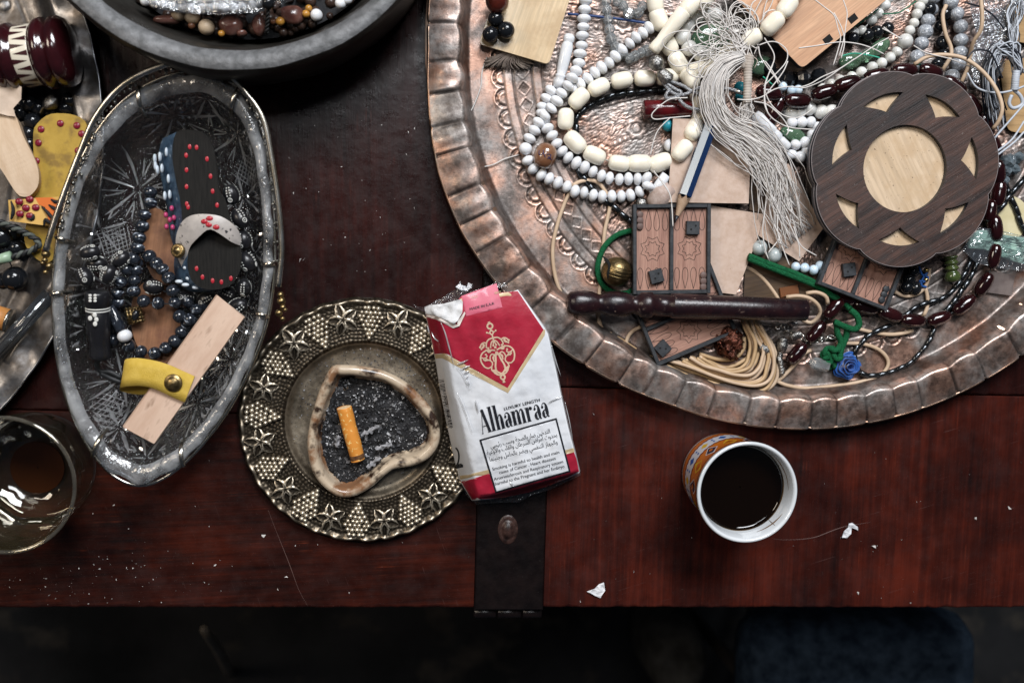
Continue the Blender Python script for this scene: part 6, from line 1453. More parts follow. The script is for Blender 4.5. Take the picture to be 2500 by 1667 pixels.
# leather cords
lz = TZ + 8
bun = thing('leather_cord_coil', 'thick coil of tan leather cords under the lower backgammon board', 'cord', at(1800, 860, TZ))
_lo = np.array([(1040, 815), (1250, 895), (1500, 985), (1750, 1060), (1950, 1085), (2080, 1040), (2140, 930), (2150, 780), (2080, 600), (1990, 440), (1930, 350)], float)
_li = np.array([(1420, 740), (1500, 800), (1600, 845), (1700, 860), (1790, 840), (1850, 780), (1880, 700), (1890, 620), (1870, 540), (1840, 450), (1815, 350)], float)
for k in range(14):
    f = (k / 13.0) ** 0.9; Q = _lo * (1 - f) + _li * f + rng.normal(0, 9, _lo.shape) + rng.normal(0, 12, 2)
    zz_ = lz + 2 + (k % 3) * 7 + rng.uniform(0, 5) + 6 * np.sin(np.linspace(0, PI, 11) * rng.uniform(.8, 1.6))
    part(bun, 'cord', tube(spline(Z('M', [(q[0], q[1], z_) for q, z_ in zip(Q, zz_)]), step=8), 4.6, 7, flat=.85), m_leather if k % 2 else m_leatherp)
for P in ([(1040, 815), (1200, 880), (1400, 950), (1600, 1010), (1800, 1068), (1950, 1090), (2060, 1060), (2125, 980), (2120, 880)], [(1090, 790), (1280, 880), (1450, 960), (1650, 1020), (1850, 1050), (2000, 1030), (2080, 960), (2120, 850)], [(1400, 720), (1560, 770), (1720, 770), (1820, 680), (1830, 560)], [(1480, 790), (1650, 850), (1800, 800), (1900, 700), (1880, 520), (1810, 370)]):
    part(bun, 'cord', tube(spline(Z('M', P, lz + 4), step=8), 5.0, 7, flat=.8), m_leather)
for lab, zn, P, m in (
    ('long tan leather cord bowing down left of the brass bell', 'J', [(640, 170), (545, 290), (480, 440), (430, 600), (392, 780), (395, 960), (425, 1120), (470, 1240), (520, 1330)], m_leatherp),
    ('short leather loop across the two rows of white beads', 'J', [(575, 215, lz + 4), (640, 175, lz + 4), (750, 158, lz + 4), (840, 195, lz), (905, 290), (935, 400), (915, 520), (888, 640), (875, 780), (860, 960), (850, 1140), (835, 1240), (830, 1500), (870, 1600)], m_leatherp),
    ('tan leather cord following the inner wall at lower left of the tray', 'M', [(380, 470), (480, 520), (620, 570), (760, 660), (900, 760), (1010, 810)], m_leather),
    ('small tan leather loop left of the lower backgammon board', 'M', [(860, 455), (760, 505), (705, 590), (725, 660), (820, 715), (960, 760), (1060, 800)], m_leatherp),
    ('thin leather cord curling out from below the stick at left', 'M', [(445, 380), (455, 450), (495, 505), (560, 530)], m_leatherp),
    ('large leather loop lying on the bare tray floor around the rose', 'N', [(-100, 1060), (20, 1000), (140, 880), (230, 780), (290, 745)], m_leatherp),
    ('leather cord sweeping under the blue rose and back up', 'N', [(-20, 1020), (80, 1060), (240, 1085), (450, 1070), (700, 1035), (880, 985), (965, 910), (975, 830), (900, 745), (770, 695), (620, 685), (520, 690)], m_leatherp),
    ('short leather cord under the bottom oxblood beads', 'N', [(700, 555), (850, 590), (1000, 608), (1120, 595), (1200, 572)], m_leatherp),
    ('leather cord loop right of the half hidden backgammon board', 'N', [(1040, 230), (1120, 265), (1220, 255), (1300, 195), (1335, 110), (1345, 20)], m_leatherp),
    ('leather cord dropping to the bottom oxblood beads', 'N', [(1310, 190), (1330, 280), (1325, 370), (1295, 440)], m_leatherp),
    ('leather cord between fibreboard and green cord', 'K', [(470, 985), (560, 1030), (650, 1110), (730, 1210), (790, 1300)], m_leatherp),
    ('loose leather curls at the thin end of the dark stick', 'K', [(860, 1275, lz + 40), (980, 1265, lz + 46), (1090, 1290, lz + 46), (1170, 1360, lz + 40), (1180, 1440, lz + 30), (1100, 1520, lz + 20), (1010, 1490, lz + 16)], m_leatherp),
    ('second leather curl at the thin end of the dark stick', 'K', [(1050, 1240, lz + 30), (1150, 1230, lz + 36), (1240, 1270, lz + 36), (1260, 1340, lz + 30)], m_leatherp),
    ('leather cord rising above the coaster beside the crackled quartz', 'I', [(1130, 40, lz + 30), (1103, 120, lz + 30), (1125, 260, lz + 30), (1165, 360, lz + 30), (1165, 430, lz + 30), (1120, 510, lz + 26), (1085, 570, lz + 20)], m_leatherp),
    ('pale leather cord falling over the clear plastic bag', 'I', [(1393, -20, 100), (1405, 120, 100), (1395, 230, 96), (1340, 320, 80), (1315, 420, 60), (1290, 530, 50), (1230, 660, 40)], m_leatherp),
    ('broad arc of pale leather cord over the top right of the coaster', 'I', [(885, 495, 70), (990, 435, 78), (1130, 422, 84), (1280, 455, 92), (1420, 560, 100), (1520, 700, 112), (1558, 830, 118), (1530, 930, 112), (1485, 990, 100)], m_leatherp)):
    cord('leather_lace', lab, 'cord', Z(zn, P, lz), 5.0, m, 8, 7, .85, 'loose leather cords')
# silver charms chain
chn = thing('charm_chain', 'silver chain with small bell charms beside the leather coil', 'chain', at(1930, 860, TZ))
cpts = np.vstack([Z('M', [(2130, 420), (2180, 470)], TZ + 16), Z('N', [(60, 520), (110, 600)], TZ + 18), Z('N', [(240, 640), (300, 665), (380, 655), (450, 635), (520, 625)], TZ + 20)])
for i, p in enumerate(spline(cpts, step=13)):
    ring = [(8 * math.cos(a), 5.5 * math.sin(a), 0) for a in np.linspace(0, 2 * PI, 16, endpoint=False)]
    T = rng.normal(0, .5, 3) + ((0, 0, 1) if i % 2 else (.6, -.8, .3)); part(chn, 'link', xf(tube(ring, 1.9, 6, closed=True), frame(p, T)), m_chain)
for (zn, q, L_, dr) in (('M', (2195, 640), 40, (.1, 1, 0)), ('M', (2030, 680), 38, (-.8, .5, 0)), ('M', (2170, 780), 26, (.3, -1, 0)), ('M', (2190, 870), 24, (.1, -1, 0)), ('N', (150, 615), 30, (1, .2, 0)), ('N', (15, 800), 22, (0, 1, 0)), ('N', (25, 900), 22, (0, 1, 0)), ('M', (2290, 430), 26, (1, 0, 0)), ('M', (2310, 560), 24, (1, .3, 0))):
    p = Z(zn, [q], TZ + 18)[0]; pr = [(2, -L_ / 2), (7, -L_ / 2 + 2), (11, -L_ / 6), (12.5, L_ / 8), (10, L_ / 3), (12, L_ / 2.4), (5, L_ / 2), (2, L_ / 2 + 2)]
    part(chn, 'bell_charm', xf(lathe([(r_ * L_ / 36, z_) for r_, z_ in pr], 16), frame(p, dr)), m_silver)
# silver cord and its beads over the cream loop
sil = thing('silver_lanyard', 'silver metallic cord knotted over the cream bead string with filigree beads', 'cord', at(1650, 210, TZ))
m_silc = mat('silver_thread', (0.42, 0.43, 0.45), (0.22, 0.22, 0.23), rough=.35, metal=.8, scale=.4, bump=.9, bscale=.45, bdist=3)
sz = TZ + 58
for P in ([(105, 1120), (150, 1190), (230, 1270), (320, 1300), (420, 1290), (560, 1215), (690, 1180), (700, 1130)], [(150, 1095), (260, 1135), (380, 1180), (480, 1240), (600, 1285), (720, 1265), (850, 1225), (970, 1215), (1090, 1240), (1200, 1285)], [(130, 1130), (220, 1190), (300, 1240), (350, 1260), (330, 1310), (240, 1345), (150, 1345), (150, 1290), (210, 1220)], [(300, 1310), (350, 1390), (430, 1460), (560, 1495), (720, 1498), (880, 1530)]):
    part(sil, 'strand', tube(spline(Z('P', P, sz + 2 * len(P) % 5), step=4), 4.6, 8), m_silc)
part(sil, 'ball_bead', xf(ball(19, 18, 20, 12), frame(Z('H', [(320, 485, sz)])[0], (1, .3, 0))), m_silver)
part(sil, 'cone_bead', xf(lathe([(7, 0), (13, 5), (15, 16), (17, 30), (10, 36)], 16), frame(Z('H', [(345, 545, sz)])[0], Z('H', [(420, 620, sz)])[0] - Z('H', [(345, 545, sz)])[0])), m_silver)
part(sil, 'end_cap', tube(Z('P', [(1100, 1243, sz), (1190, 1280, sz)]), (6, 4), 8), m_chain)
# the big white tassel
tas = thing('white_tassel', 'long pale thread tassel hanging over the pencil and fibreboard', 'tassel', at(1850, 380, TZ))
nk = Z('P', [(1290, 760, 96), (1265, 950, 92), (1262, 1120, 88), (1258, 1290, 84), (1250, 1400, 80), (1240, 1520, 74)])
core = [(1815, 140, 98), (1768, 158, 100), (1742, 200, 98), (1738, 250, 92), (1768, 305, 88), (1828, 345, 84), (1880, 400, 78), (1905, 470, 66), (1925, 540, 56), (1958, 592, 50)]
C0 = spline(np.array([at(*p) for p in core]), n=44)
Tn = np.gradient(C0, axis=0); Tn /= np.linalg.norm(Tn, axis=1)[:, None]; Nn = np.c_[-Tn[:, 1], Tn[:, 0], np.zeros(len(C0))]
ths = []
for k in range(125):
    o0 = rng.normal(0, 10); o1 = o0 * .9 + rng.normal(0, 17); o2 = o1 * .7 + rng.normal(0, 34); L_ = int(rng.integers(26, 44)) if k > 40 else 44
    s_ = np.linspace(0, 1, len(C0)); off = np.interp(s_, [0, .18, .5, .8, 1], [o0 * .5, o0 * 1.6, o1 * 1.25, o1 + (o2 - o1) * .6, o2]) + (4 + 8 * s_) * np.sin(s_ * rng.uniform(5, 22) + rng.uniform(0, 6)) * (.3 + s_) + rng.normal(0, 5) * np.sin(s_ * rng.uniform(20, 34) + rng.uniform(0, 6)) * s_
    zz_ = np.interp(s_, [0, .3, 1], [rng.normal(0, 3), rng.normal(0, 7), rng.normal(-2, 6)])
    P = C0 + Nn * off[:, None]; P[:, 2] += zz_; ths.append(tube(P[:L_:2], 1.1, 4))
part(tas, 'fringe', join(*ths), m_thread, kind='stuff')
fan = []
for k in range(60):
    a = rng.normal(0, 1); P = [nk[0] + rng.normal(0, 2, 3), at(1826 + 8 * a, 148, 100) , at(1824 + 6 * a, 168, 94)]
    fan.append(tube(spline(np.array(P), n=8), 1.3, 4))
part(tas, 'gathered_top', join(*fan), m_thread2, kind='stuff')
part(tas, 'wound_neck', tube(spline(nk[:5], n=50), 10.0 + 0.9 * np.sin(np.arange(50) * 2.2), 14), m_thread2)
part(tas, 'frayed_end', join(*[tube(spline(np.array([nk[4] + rng.normal(0, 4, 3), nk[5] + (rng.normal(0, 10), rng.normal(0, 8), rng.normal(0, 3)), nk[5] + (rng.normal(-3, 14), -26 + rng.normal(0, 8), -8)]), n=8), 1.5, 4) for k in range(40)]), m_thread, kind='stuff')
# loose thread loops
lt = thing('thread_tangle', 'tangle of loose white threads looping between cream beads and beech board', 'threads', at(1780, 90, TZ))
cv0 = at(1803, 104, 96)
tl = []
for k in range(34):
    ph = rng.uniform(2.3, 4.1) if k % 3 else rng.uniform(.9, 2.4); R_ = rng.uniform(60, 150); w_ = rng.uniform(15, 50)
    cv = cv0 + np.r_[rng.normal(0, 22, 2), 0] - np.array([math.cos(ph), math.sin(ph), 0]) * rng.uniform(-20, 30)
    d = np.array([math.cos(ph), math.sin(ph), 0]); n_ = np.array([-d[1], d[0], 0])
    P = [cv + rng.normal(0, 4, 3), cv + d * R_ * .4 + n_ * w_ * .4, cv + d * R_ * .85 + n_ * w_ * .8, cv + d * R_ * 1.05 + n_ * w_ * .1, cv + d * R_ * .8 - n_ * w_ * .6, cv + d * R_ * .3 - n_ * w_ * .4, cv + rng.normal(0, 5, 3)]
    P = np.array(P); P[:, 2] = 92 + 14 * np.sin(np.linspace(0, PI, 7)) * rng.uniform(-.6, 1); tl.append(tube(spline(P, n=36), 1.35, 4))
part(lt, 'loops', join(*tl), m_thread, kind='stuff')
for zn, P in (('P', [(1490, 520), (1620, 740), (1600, 900), (1500, 1150), (1500, 1400), (1540, 1560)]), ('P', [(1410, 640), (1440, 780), (1560, 960), (1640, 1060), (1680, 1150)]), ('P', [(1420, 620), (1560, 575), (1680, 590), (1800, 700), (1780, 860), (1600, 1060), (1480, 1180)]),
              ('P', [(1130, 150), (1180, 130), (1300, 130), (1390, 220), (1420, 330)]), ('P', [(1290, 330), (1290, 200), (1320, 60), (1380, 0)]), ('P', [(1460, 290), (1500, 180), (1600, 140), (1660, 160)]),
              ('X', [(380, 460), (520, 380), (680, 350), (850, 355), (1000, 310), (1150, 220), (1350, 130), (1500, 40), (1600, -30)]), ('X', [(380, 0), (450, 90), (520, 200), (590, 300)]), ('X', [(500, 0), (420, 200), (380, 350), (400, 470), (470, 600), (600, 720), (730, 770), (850, 765), (950, 710), (1040, 640)]),
              ('X', [(370, 470), (375, 600), (450, 750), (600, 860), (750, 910), (900, 925), (1040, 935)]), ('X', [(690, 0), (640, 120), (560, 240), (450, 380), (400, 450)]), ('X', [(0, 520), (150, 530), (300, 500), (390, 460)]), ('X', [(230, 550), (380, 580), (500, 660), (620, 780), (690, 890), (700, 960), (670, 1010)]),
              ('I', [(110, -10), (200, 60), (270, 120), (300, 220), (320, 300), (290, 420), (265, 500)]), ('I', [(340, 0), (370, 100), (360, 200), (345, 300), (310, 430)]), ('I', [(270, 100), (330, 220), (350, 330), (325, 450)]), ('I', [(690, 290), (600, 340), (480, 420), (330, 520), (200, 610), (60, 670), (0, 672)]), ('I', [(0, 370), (150, 350), (300, 325), (440, 335), (560, 370), (650, 415)]),
              ('I', [(640, 220), (720, 260), (780, 300)]), ('I', [(650, 210), (730, 270), (790, 295)]), ('I', [(880, 350), (960, 400), (1020, 420), (1150, 450), (1260, 490), (1330, 520)]),
              ('H', [(560, 750), (430, 760), (340, 820), (285, 880), (310, 915), (420, 905), (580, 890)]), ('H', [(430, 900), (340, 990), (300, 1080), (275, 1190)]), ('H', [(300, 1310), (360, 1390), (420, 1480), (440, 1560)]), ('G', [(465, 440), (430, 550), (420, 660), (370, 800), (305, 920)]), ('G', [(440, 1280), (520, 1260), (600, 1220), (715, 1185)]), ('J', [(1360, 85), (1440, 170), (1510, 290), (1530, 420), (1540, 600)]),
              ('K', [(800, 0), (700, 200), (660, 420), (635, 640), (660, 820), (690, 910)]), ('K', [(740, 200), (700, 420), (760, 620), (800, 700), (690, 850)]), ('K', [(780, 400), (780, 660), (840, 840), (890, 970)]), ('K', [(860, 500), (920, 640), (980, 770), (990, 900)]), ('K', [(930, 600), (1000, 780), (1150, 880)])):
    zz_ = 104 if zn in 'PHX' else (84 if zn == 'I' else 62)
    if zn == 'G': zz_ = 20
    if zn == 'J': zz_ = 92
    part(lt, 'loose_thread', tube(spline(Z(zn, P, zz_), step=5), 1.5, 5), m_thread)
# fuzzy brown tassel under the pale wooden tag
fz_ = []
for k in range(150):
    a, b = rng.uniform(440, 760), rng.uniform(380, 450); sp = rng.uniform(-.5, .5)
    P = Z('G', [(a * .4 + 440, 400 + sp * 20, TZ + 22), (a * .7 + 210, 455 + sp * 60 + (a - 600) * .02, TZ + 16 + rng.uniform(0, 6)), (600 + (a - 600) * 1.25 + 40, 500 + sp * 90 - abs(a - 600) * .12, TZ + 8 + rng.uniform(0, 8))]); fz_.append(tube(spline(P, n=7), 1.3, 4))
single('brown_tassel', 'fuzzy grey brown tassel squashed under the pale wooden tag', 'tassel', join(*fz_), mat('taupe_fur', (.13, .10, .085), (.22, .18, .15), rough=.9, scale=.05), kind=None)

# ================================================================== TOP RIGHT CORNER
pb = poly_at('I', [(1240, -40), (1640, -40), (1600, 150), (1580, 330), (1520, 560), (1420, 700), (1300, 640), (1280, 480), (1330, 300), (1290, 120)], 40)
v2, f2 = fill2d(pb if signed(pb) > 0 else pb[::-1], grid=7)
V = np.c_[v2, np.full(len(v2), 48.0)]
for s_, a_2 in ((.02, 16), (.05, 9), (.11, 4)): V[:, 2] += a_2 * np.abs(vnoise(V * (1, 1, 0), s_, 5.1)) * 2
bagm = clear('poly_bag', (.86, .90, .95), .12, frost=.22, bump=1.0, bscale=.07, bdist=12, gl=.22, frostcol=(.55, .62, .72))
single('plastic_bag', 'crumpled clear plastic bag catching the light at the top right', 'plastic bag', (V, f2), bagm)
wc = thing('waxed_cord_hank', 'hank of black and white waxed cords bound with white thread at right edge', 'cord', at(2450, 200, TZ))
m_wwh, m_wbk = mat('waxed_white', (.42, .45, .50), rough=.5), mat('waxed_black', (.010, .012, .018), rough=.35)
lw, lb = [], []
for k in range(64):
    x0 = rng.uniform(1500, 1690); b_ = rng.uniform(-25, 45)
    P = Z('I', [(1690 + rng.normal(0, 14), 560 + rng.normal(0, 10), 82), (1660 + rng.normal(0, 20), 440 + rng.normal(0, 20), 86), (1580 + rng.normal(0, 30), 365 + rng.normal(0, 28), 90), (1500 + b_, 420 + rng.normal(0, 40), 84), (1440 + b_ * 1.4, 560, 78), (1460 + b_ * 2, 720 + rng.normal(0, 30), 66), (1490 + b_ * 2.3, 860 + rng.normal(0, 60), 50)])
    P[:, 2] += rng.normal(0, 6); (lw if k % 2 else lb).append(tube(spline(P, n=26), 1.7, 5))
for k in range(26):
    P = Z('I', [(1690 + rng.normal(0, 16), 545, 80), (1660 + rng.normal(0, 16), 420, 84), (1640 + rng.normal(0, 25), 260, 80), (1660 + rng.normal(0, 40), 120, 74), (1700 + rng.normal(0, 40), -20, 70)]); (lw if k % 3 == 0 else lb).append(tube(spline(P, n=16), 1.7, 5))
for P in ([(1725, 800), (1620, 920), (1540, 1010), (1500, 1060)], [(1725, 930), (1640, 1060), (1560, 1130), (1500, 1170)], [(1725, 1010), (1650, 1090), (1520, 1190)], [(1290, 560), (1350, 660), (1430, 700), (1540, 712), (1650, 690), (1730, 660)]):
    lw.append(tube(spline(Z('I', P, 88), n=20), 2.6, 6))
for P in ([(1270, 20), (1400, 60), (1500, 130), (1575, 230)], [(1290, 450), (1340, 390), (1420, 385), (1480, 420), (1560, 600)]): lb.append(tube(spline(Z('I', P, 98), n=24), 2.2, 6))
part(wc, 'white_cords', join(*lw), m_wwh, kind='stuff'); part(wc, 'black_cords', join(*lb), m_wbk, kind='stuff')
nk2 = Z('I', [(1668, 545, 90), (1660, 600, 90), (1655, 660, 88), (1650, 690, 86)]); part(wc, 'binding', tube(spline(nk2, n=30), 9 + 1.0 * np.sin(np.arange(30) * 2.4), 12), m_wwh)
part(wc, 'end_loop', tube(spline(Z('I', [(1650, 690, 84), (1700, 740, 82), (1710, 800, 80), (1640, 830, 80), (1610, 790, 80), (1630, 730, 82)]), n=24), 4.5, 7), m_wwh)
quad_thing('ochre_disc', 'worn ochre wooden piece under the waxed cords at the right edge', 'wooden piece', [(2452, 12), (2520, 0), (2530, 110), (2470, 100)], TZ + 12, TZ + 22, wood('ochre_wood', (.34, .20, .08), (.45, .29, .14), scale=.03), r=20)
quad_thing('ochre_disc', 'ochre wooden piece half covered by the black and white hank', 'wooden piece', [(2440, 150), (2520, 140), (2530, 330), (2460, 320)], TZ + 4, TZ + 12, MATS['ochre_wood'], r=16)
cd = at(2460, 533, TZ + 8)[:2]; single('cream_disc', 'round cream coloured disc at the right edge under the tube beads', 'disc', slab(circle(*cd, 56, 48), TZ + 3, TZ + 9), mat('cream_disc', (.52, .45, .25), (.60, .53, .34), rough=.5, scale=.02), smooth=False)
mt = thing('mint_tassel', 'pale mint silky tassel in a clear sleeve at the right edge', 'tassel', at(2440, 590, TZ))
ft = []
for k in range(170):
    o1 = rng.uniform(-1, 1); P = Z('L', [(1235, 735 + o1 * 70 + 0, TZ + 22), (1400, 730 + o1 * 90, TZ + 28), (1600, 800 + o1 * 110, TZ + 30), (1850, 850 + o1 * 130, TZ + 28)]); P[:, 2] += rng.uniform(-6, 4); ft.append(tube(spline(P, n=10), 2.4, 4))
part(mt, 'silk_fringe', join(*ft), mat('mint_silk', (.30, .48, .40), (.42, .58, .50), rough=.3, scale=.02, sheen=.3), kind='stuff')
sp = poly_at('L', [(1150, 830), (1320, 610), (1800, 700), (1850, 1030), (1560, 1020), (1300, 950)], TZ + 30); sp = sp if signed(sp) > 0 else sp[::-1]; v2, f2 = fill2d(sp, grid=9)
part(mt, 'clear_sleeve', crumple((np.c_[v2, np.full(len(v2), TZ + 37.0)], f2), 7, .04), clear('sleeve', (.93, .95, .96), .10, frost=.10, bump=.9, bscale=.05, bdist=8, gl=.10))
# green ribbed bead, blue thread, small metal bits
a0, a1 = Z('L', [(1060, 880)], TZ + 20)[0], Z('L', [(1085, 1130)], TZ + 20)[0]; Lg = np.linalg.norm(a1 - a0)
single('ribbed_bead', 'dark olive green ribbed glass bead below the coaster', 'bead', xf(lathe([(6, 0)] + [(15 + 2.5 * math.sin(z_ * .45), z_) for z_ in np.linspace(1, Lg * .7, 20)] + [(20, Lg * .8), (18, Lg * .95), (6, Lg)], 18), frame(a0, a1 - a0)), mat('olive_glass', (.03, .05, .015), (.08, .10, .03), rough=.15, scale=.03, coat=.5))
for lab, P in (('bright blue thread tuft below the coaster beside the brass bits', [(760, 980), (790, 1060), (850, 1090), (800, 1130), (760, 1120)]), ('blue thread end curling by the dark glass beads', [(840, 1040), (800, 1090), (780, 1160), (830, 1180)])):
    cord('blue_thread', lab, 'thread', Z('L', P, TZ + 14), 3, mat('blue_thread', (.01, .08, .30), rough=.6), 5, 6)
b_small = B('small_gold_bead', ball(7, 7, 12, 8), m_gold)
strand('gold_beads', 'tiny gilt beads beside the blue thread below the coaster', 'beads', Z('L', [(700, 1110), (825, 1110), (830, 1020)], TZ + 12), b_small, None)
strand('black_bead_strand', 'dark glass beads under the lower rim of the coaster', 'bead string', Z('L', [(700, 1030), (660, 1110), (640, 1180), (720, 1190)], TZ + 14), B('dark_glass_bead', ball(17, 16, 16, 10), m_black), m_cord_b)
# clutter under the coaster and behind: crystal chunks catching light at right
for k, (x, y, r_) in enumerate(((1600, 1240, 20), (1680, 1210, 16), (1650, 1300, 14), (1580, 1310, 15), (1560, 1380, 16))):
    p = Z('I', [(x, y)], TZ + 16)[0]
    single('glass_chip', ('largest bluish glass chip right of the coaster', 'glass chip nearest the right edge beside the coaster', 'small glass chip below the others right of the coaster', 'glass chip close against the coaster rim at right', 'lowest glass chip right of the coaster rim')[k], 'glass chip', crumple(xf(ball(r_, r_, 8, 6), frame(p, (.3, .2, 1))), 6, .08, k), mat('smoky_glass', (.10, .13, .15), (.3, .36, .40), rough=.1, trans=.4, scale=.05), 'glass chips right of the coaster', smooth=False)
p = Z('M', [(1690, 610)], TZ + 18)[0]; single('copper_foil', 'crinkled dark copper coloured foil bead inside the leather coil', 'bead', crumple(xf(ball(40, 32, 40, 26), frame(p - (0, 0, 8), (1, .2, 0))), 22, .09), mat('copper_foil', (.16, .05, .03), (.04, .018, .013), rough=.3, metal=.8, scale=.08, bump=.8, bscale=.12, bdist=6))
p = Z('K', [(895, 1215)], TZ + 14)[0]; single('copper_chip', 'small orange copper flake beside the stick end', 'metal flake', xf(bbox(-12, 12, -26, 22, 0, 3, 1), frame(p, (0, 0, 1), spin=.2)), mat('bright_copper', (.6, .25, .12), rough=.35, metal=1), smooth=False)
for zn, P, c_ in (('I', [(420, 215), (520, 140), (610, 70)], (.02, .22, .13)), ('I', [(330, 430), (420, 410), (540, 425), (620, 445)], (.05, .42, .28)), ('I', [(790, 490), (860, 500), (955, 495)], (.05, .42, .30)), ('I', [(640, 110), (760, 100), (830, 60), (900, 10)], (.01, .12, .06)), ('P', [(980, 380), (995, 450), (1030, 500)], (.02, .30, .18)), ('X', [(350, 210), (420, 270), (480, 320)], (.03, .35, .22))):
    cord('green_thread', {0: 'green thread along the beech board edge'}.get(0) if (zn, P[0]) == ('I', (420, 215)) else {330: 'mint green thread across the green oval glass beads', 790: 'short mint thread end just above the coaster', 640: 'dark green thread between the pearl strings at top', 980: 'green thread scrap under the white thread loops', 350: 'green thread scrap beside the wound tassel neck'}[P[0][0]], 'thread', Z(zn, P, TZ + 44), 1.8, mat('green_thread_%d' % int(c_[1] * 100), c_, rough=.6), 5, 5)

# ================================================================== IN THE GLASS BASKET
def loft(Pt, Pb, cap=True):
    n = len(Pt); V = np.vstack([Pt, Pb]); F = [(n + i, n + (i + 1) % n, (i + 1) % n, i) for i in range(n)]
    if signed(Pt[:, :2]) < 0: F = [f[::-1] for f in F]
    return V, F
def cap_of(P):
    Q = P[:, :2]; rev = signed(Q) < 0
    v2, f2 = fill2d(Q[::-1] if rev else Q); z = [float(P[int(np.argmin(np.hypot(P[:, 0] - x, P[:, 1] - y))), 2]) for x, y in v2]
    return np.c_[v2, z], f2
def dots(par, name, zn, pts, z, m, rx=4.3, ry=6.2, h=1.6):
    me = mesh_of(name, ball(1, 1, 10, 6), m)
    for q in pts:
        p = Z(zn, [q], z)[0]; M4 = np.eye(4); M4[0, 0], M4[1, 1], M4[2, 2] = rx, ry, h; M4[:3, 3] = p; inst(par, name, me, M4)
m_clogk = mat('black_stained_sole', (0.005, 0.0048, 0.0045), (0.012, 0.011, 0.010), rough=.7, scale=.08, stretch=(4, .3, 1), bump=.25, bscale=.3, spec=.2)
m_clogb = mat('blue_painted_side', (0.012, 0.028, 0.055), (0.05, 0.095, 0.155), rough=.5, scale=.05, detail=6, c3=(.35, .42, .5), scale3=.09, lo3=.62, hi3=.75)
m_redp, m_pinkp, m_whitep = mat('red_paint_drop', (.36, .02, .032), rough=.3), mat('pink_paint_drop', (.42, .05, .14), rough=.3), mat('white_paint_drop', (.52, .58, .64), rough=.3)
soleA = np.vstack([Z('A', [(1350, 1012), (1440, 995), (1540, 1008), (1610, 1070), (1650, 1200), (1680, 1450)], 118), Z('B', [(1720, 100), (1765, 260), (1835, 440), (1850, 600), (1800, 740), (1700, 800), (1560, 800), (1470, 740), (1435, 620), (1440, 480), (1400, 330), (1385, 150)], 118), Z('A', [(1350, 1400), (1318, 1180)], 118)])
soleT = spline(soleA, n=60, closed=True); soleB = soleT.copy(); soleB[:, :2] += (-44, -8); soleB[:, 2] = 62
clog = thing('toy_clog', 'miniature black clog with red dots and blue painted side in the glass basket', 'clog', (*soleT[:, :2].mean(0), 60))
part(clog, 'sole_top', cap_of(soleT), m_clogk, smooth=False); part(clog, 'painted_side', loft(soleT - (0, 0, .2), soleB), m_clogb); part(clog, 'sole_bottom', cap_of(soleB), m_clogk, smooth=False)
dots(clog, 'red_dot', 'A', [(1452, 1125), (1505, 1130), (1425, 1190), (1585, 1218), (1428, 1302), (1612, 1350), (1428, 1430), (1628, 1465), (1430, 1462 + 100)], 118.6, m_redp)
dots(clog, 'red_dot', 'B', [(1440, 175), (1662, 160), (1505, 645), (1550, 710), (1628, 738), (1695, 748), (1768, 720)], 118.6, m_redp)
dots(clog, 'pink_dot', 'B', [(1315, 185), (1270, 235), (1300, 272), (1332, 258), (1275, 325), (1322, 330)], 96, m_pinkp, 5, 7, 7)
dots(clog, 'white_drop', 'A', [(1275, 1165), (1225, 1200), (1185, 1215), (1240, 1290), (1205, 1300), (1290, 1370), (1300, 1490), (1262, 1500), (1190, 1270)], 96, m_whitep, 4, 11, 7)
dots(clog, 'white_drop', 'B', [(1430, 640), (1450, 720), (1420, 770), (1370, 745), (1500, 790)], 104, m_whitep, 9, 5, 6)
up = spline(Z('B', [(1360, 560, 96), (1345, 420, 110), (1385, 300, 126), (1460, 240, 140), (1570, 228, 148), (1700, 250, 146), (1810, 330, 134), (1850, 420, 118)]), n=26)
dn = spline(Z('B', [(1400, 650, 90), (1430, 560, 112), (1455, 480, 128), (1510, 415, 142), (1600, 345, 150), (1690, 385, 148), (1770, 440, 136), (1840, 470, 120)]), n=26)
V = []; 
for i in range(26):
    for t_ in np.linspace(0, 1, 8): V.append(up[i] * (1 - t_) + dn[i] * t_ + np.array([0, 0, 3 * math.sin(PI * t_)]))
F = [(i * 8 + j, i * 8 + j + 1, (i + 1) * 8 + j + 1, (i + 1) * 8 + j) for i in range(25) for j in range(7)]
m_strapw = mat('painted_strap', (.34, .31, .29), (.46, .42, .39), rough=.4, scale=.03, c3=(.02, .02, .025), scale3=.08, lo3=.62, hi3=.68)
sp_ = part(clog, 'strap', (np.array(V), F), m_strapw)
dots(sp_, 'red_flower', 'B', [(1565, 285), (1605, 262), (1600, 310), (1655, 328)], 151, m_redp, 8, 6, 3)
q = Z('B', [(1362, 508)], 118)[0]; part(clog, 'rivet', xf(lathe([(17, -2), (16, 3), (12, 5), (9, 4), (6, 8), (1, 9)], 22, cap=False), frame(q, (-.3, .1, 1))), m_brass)
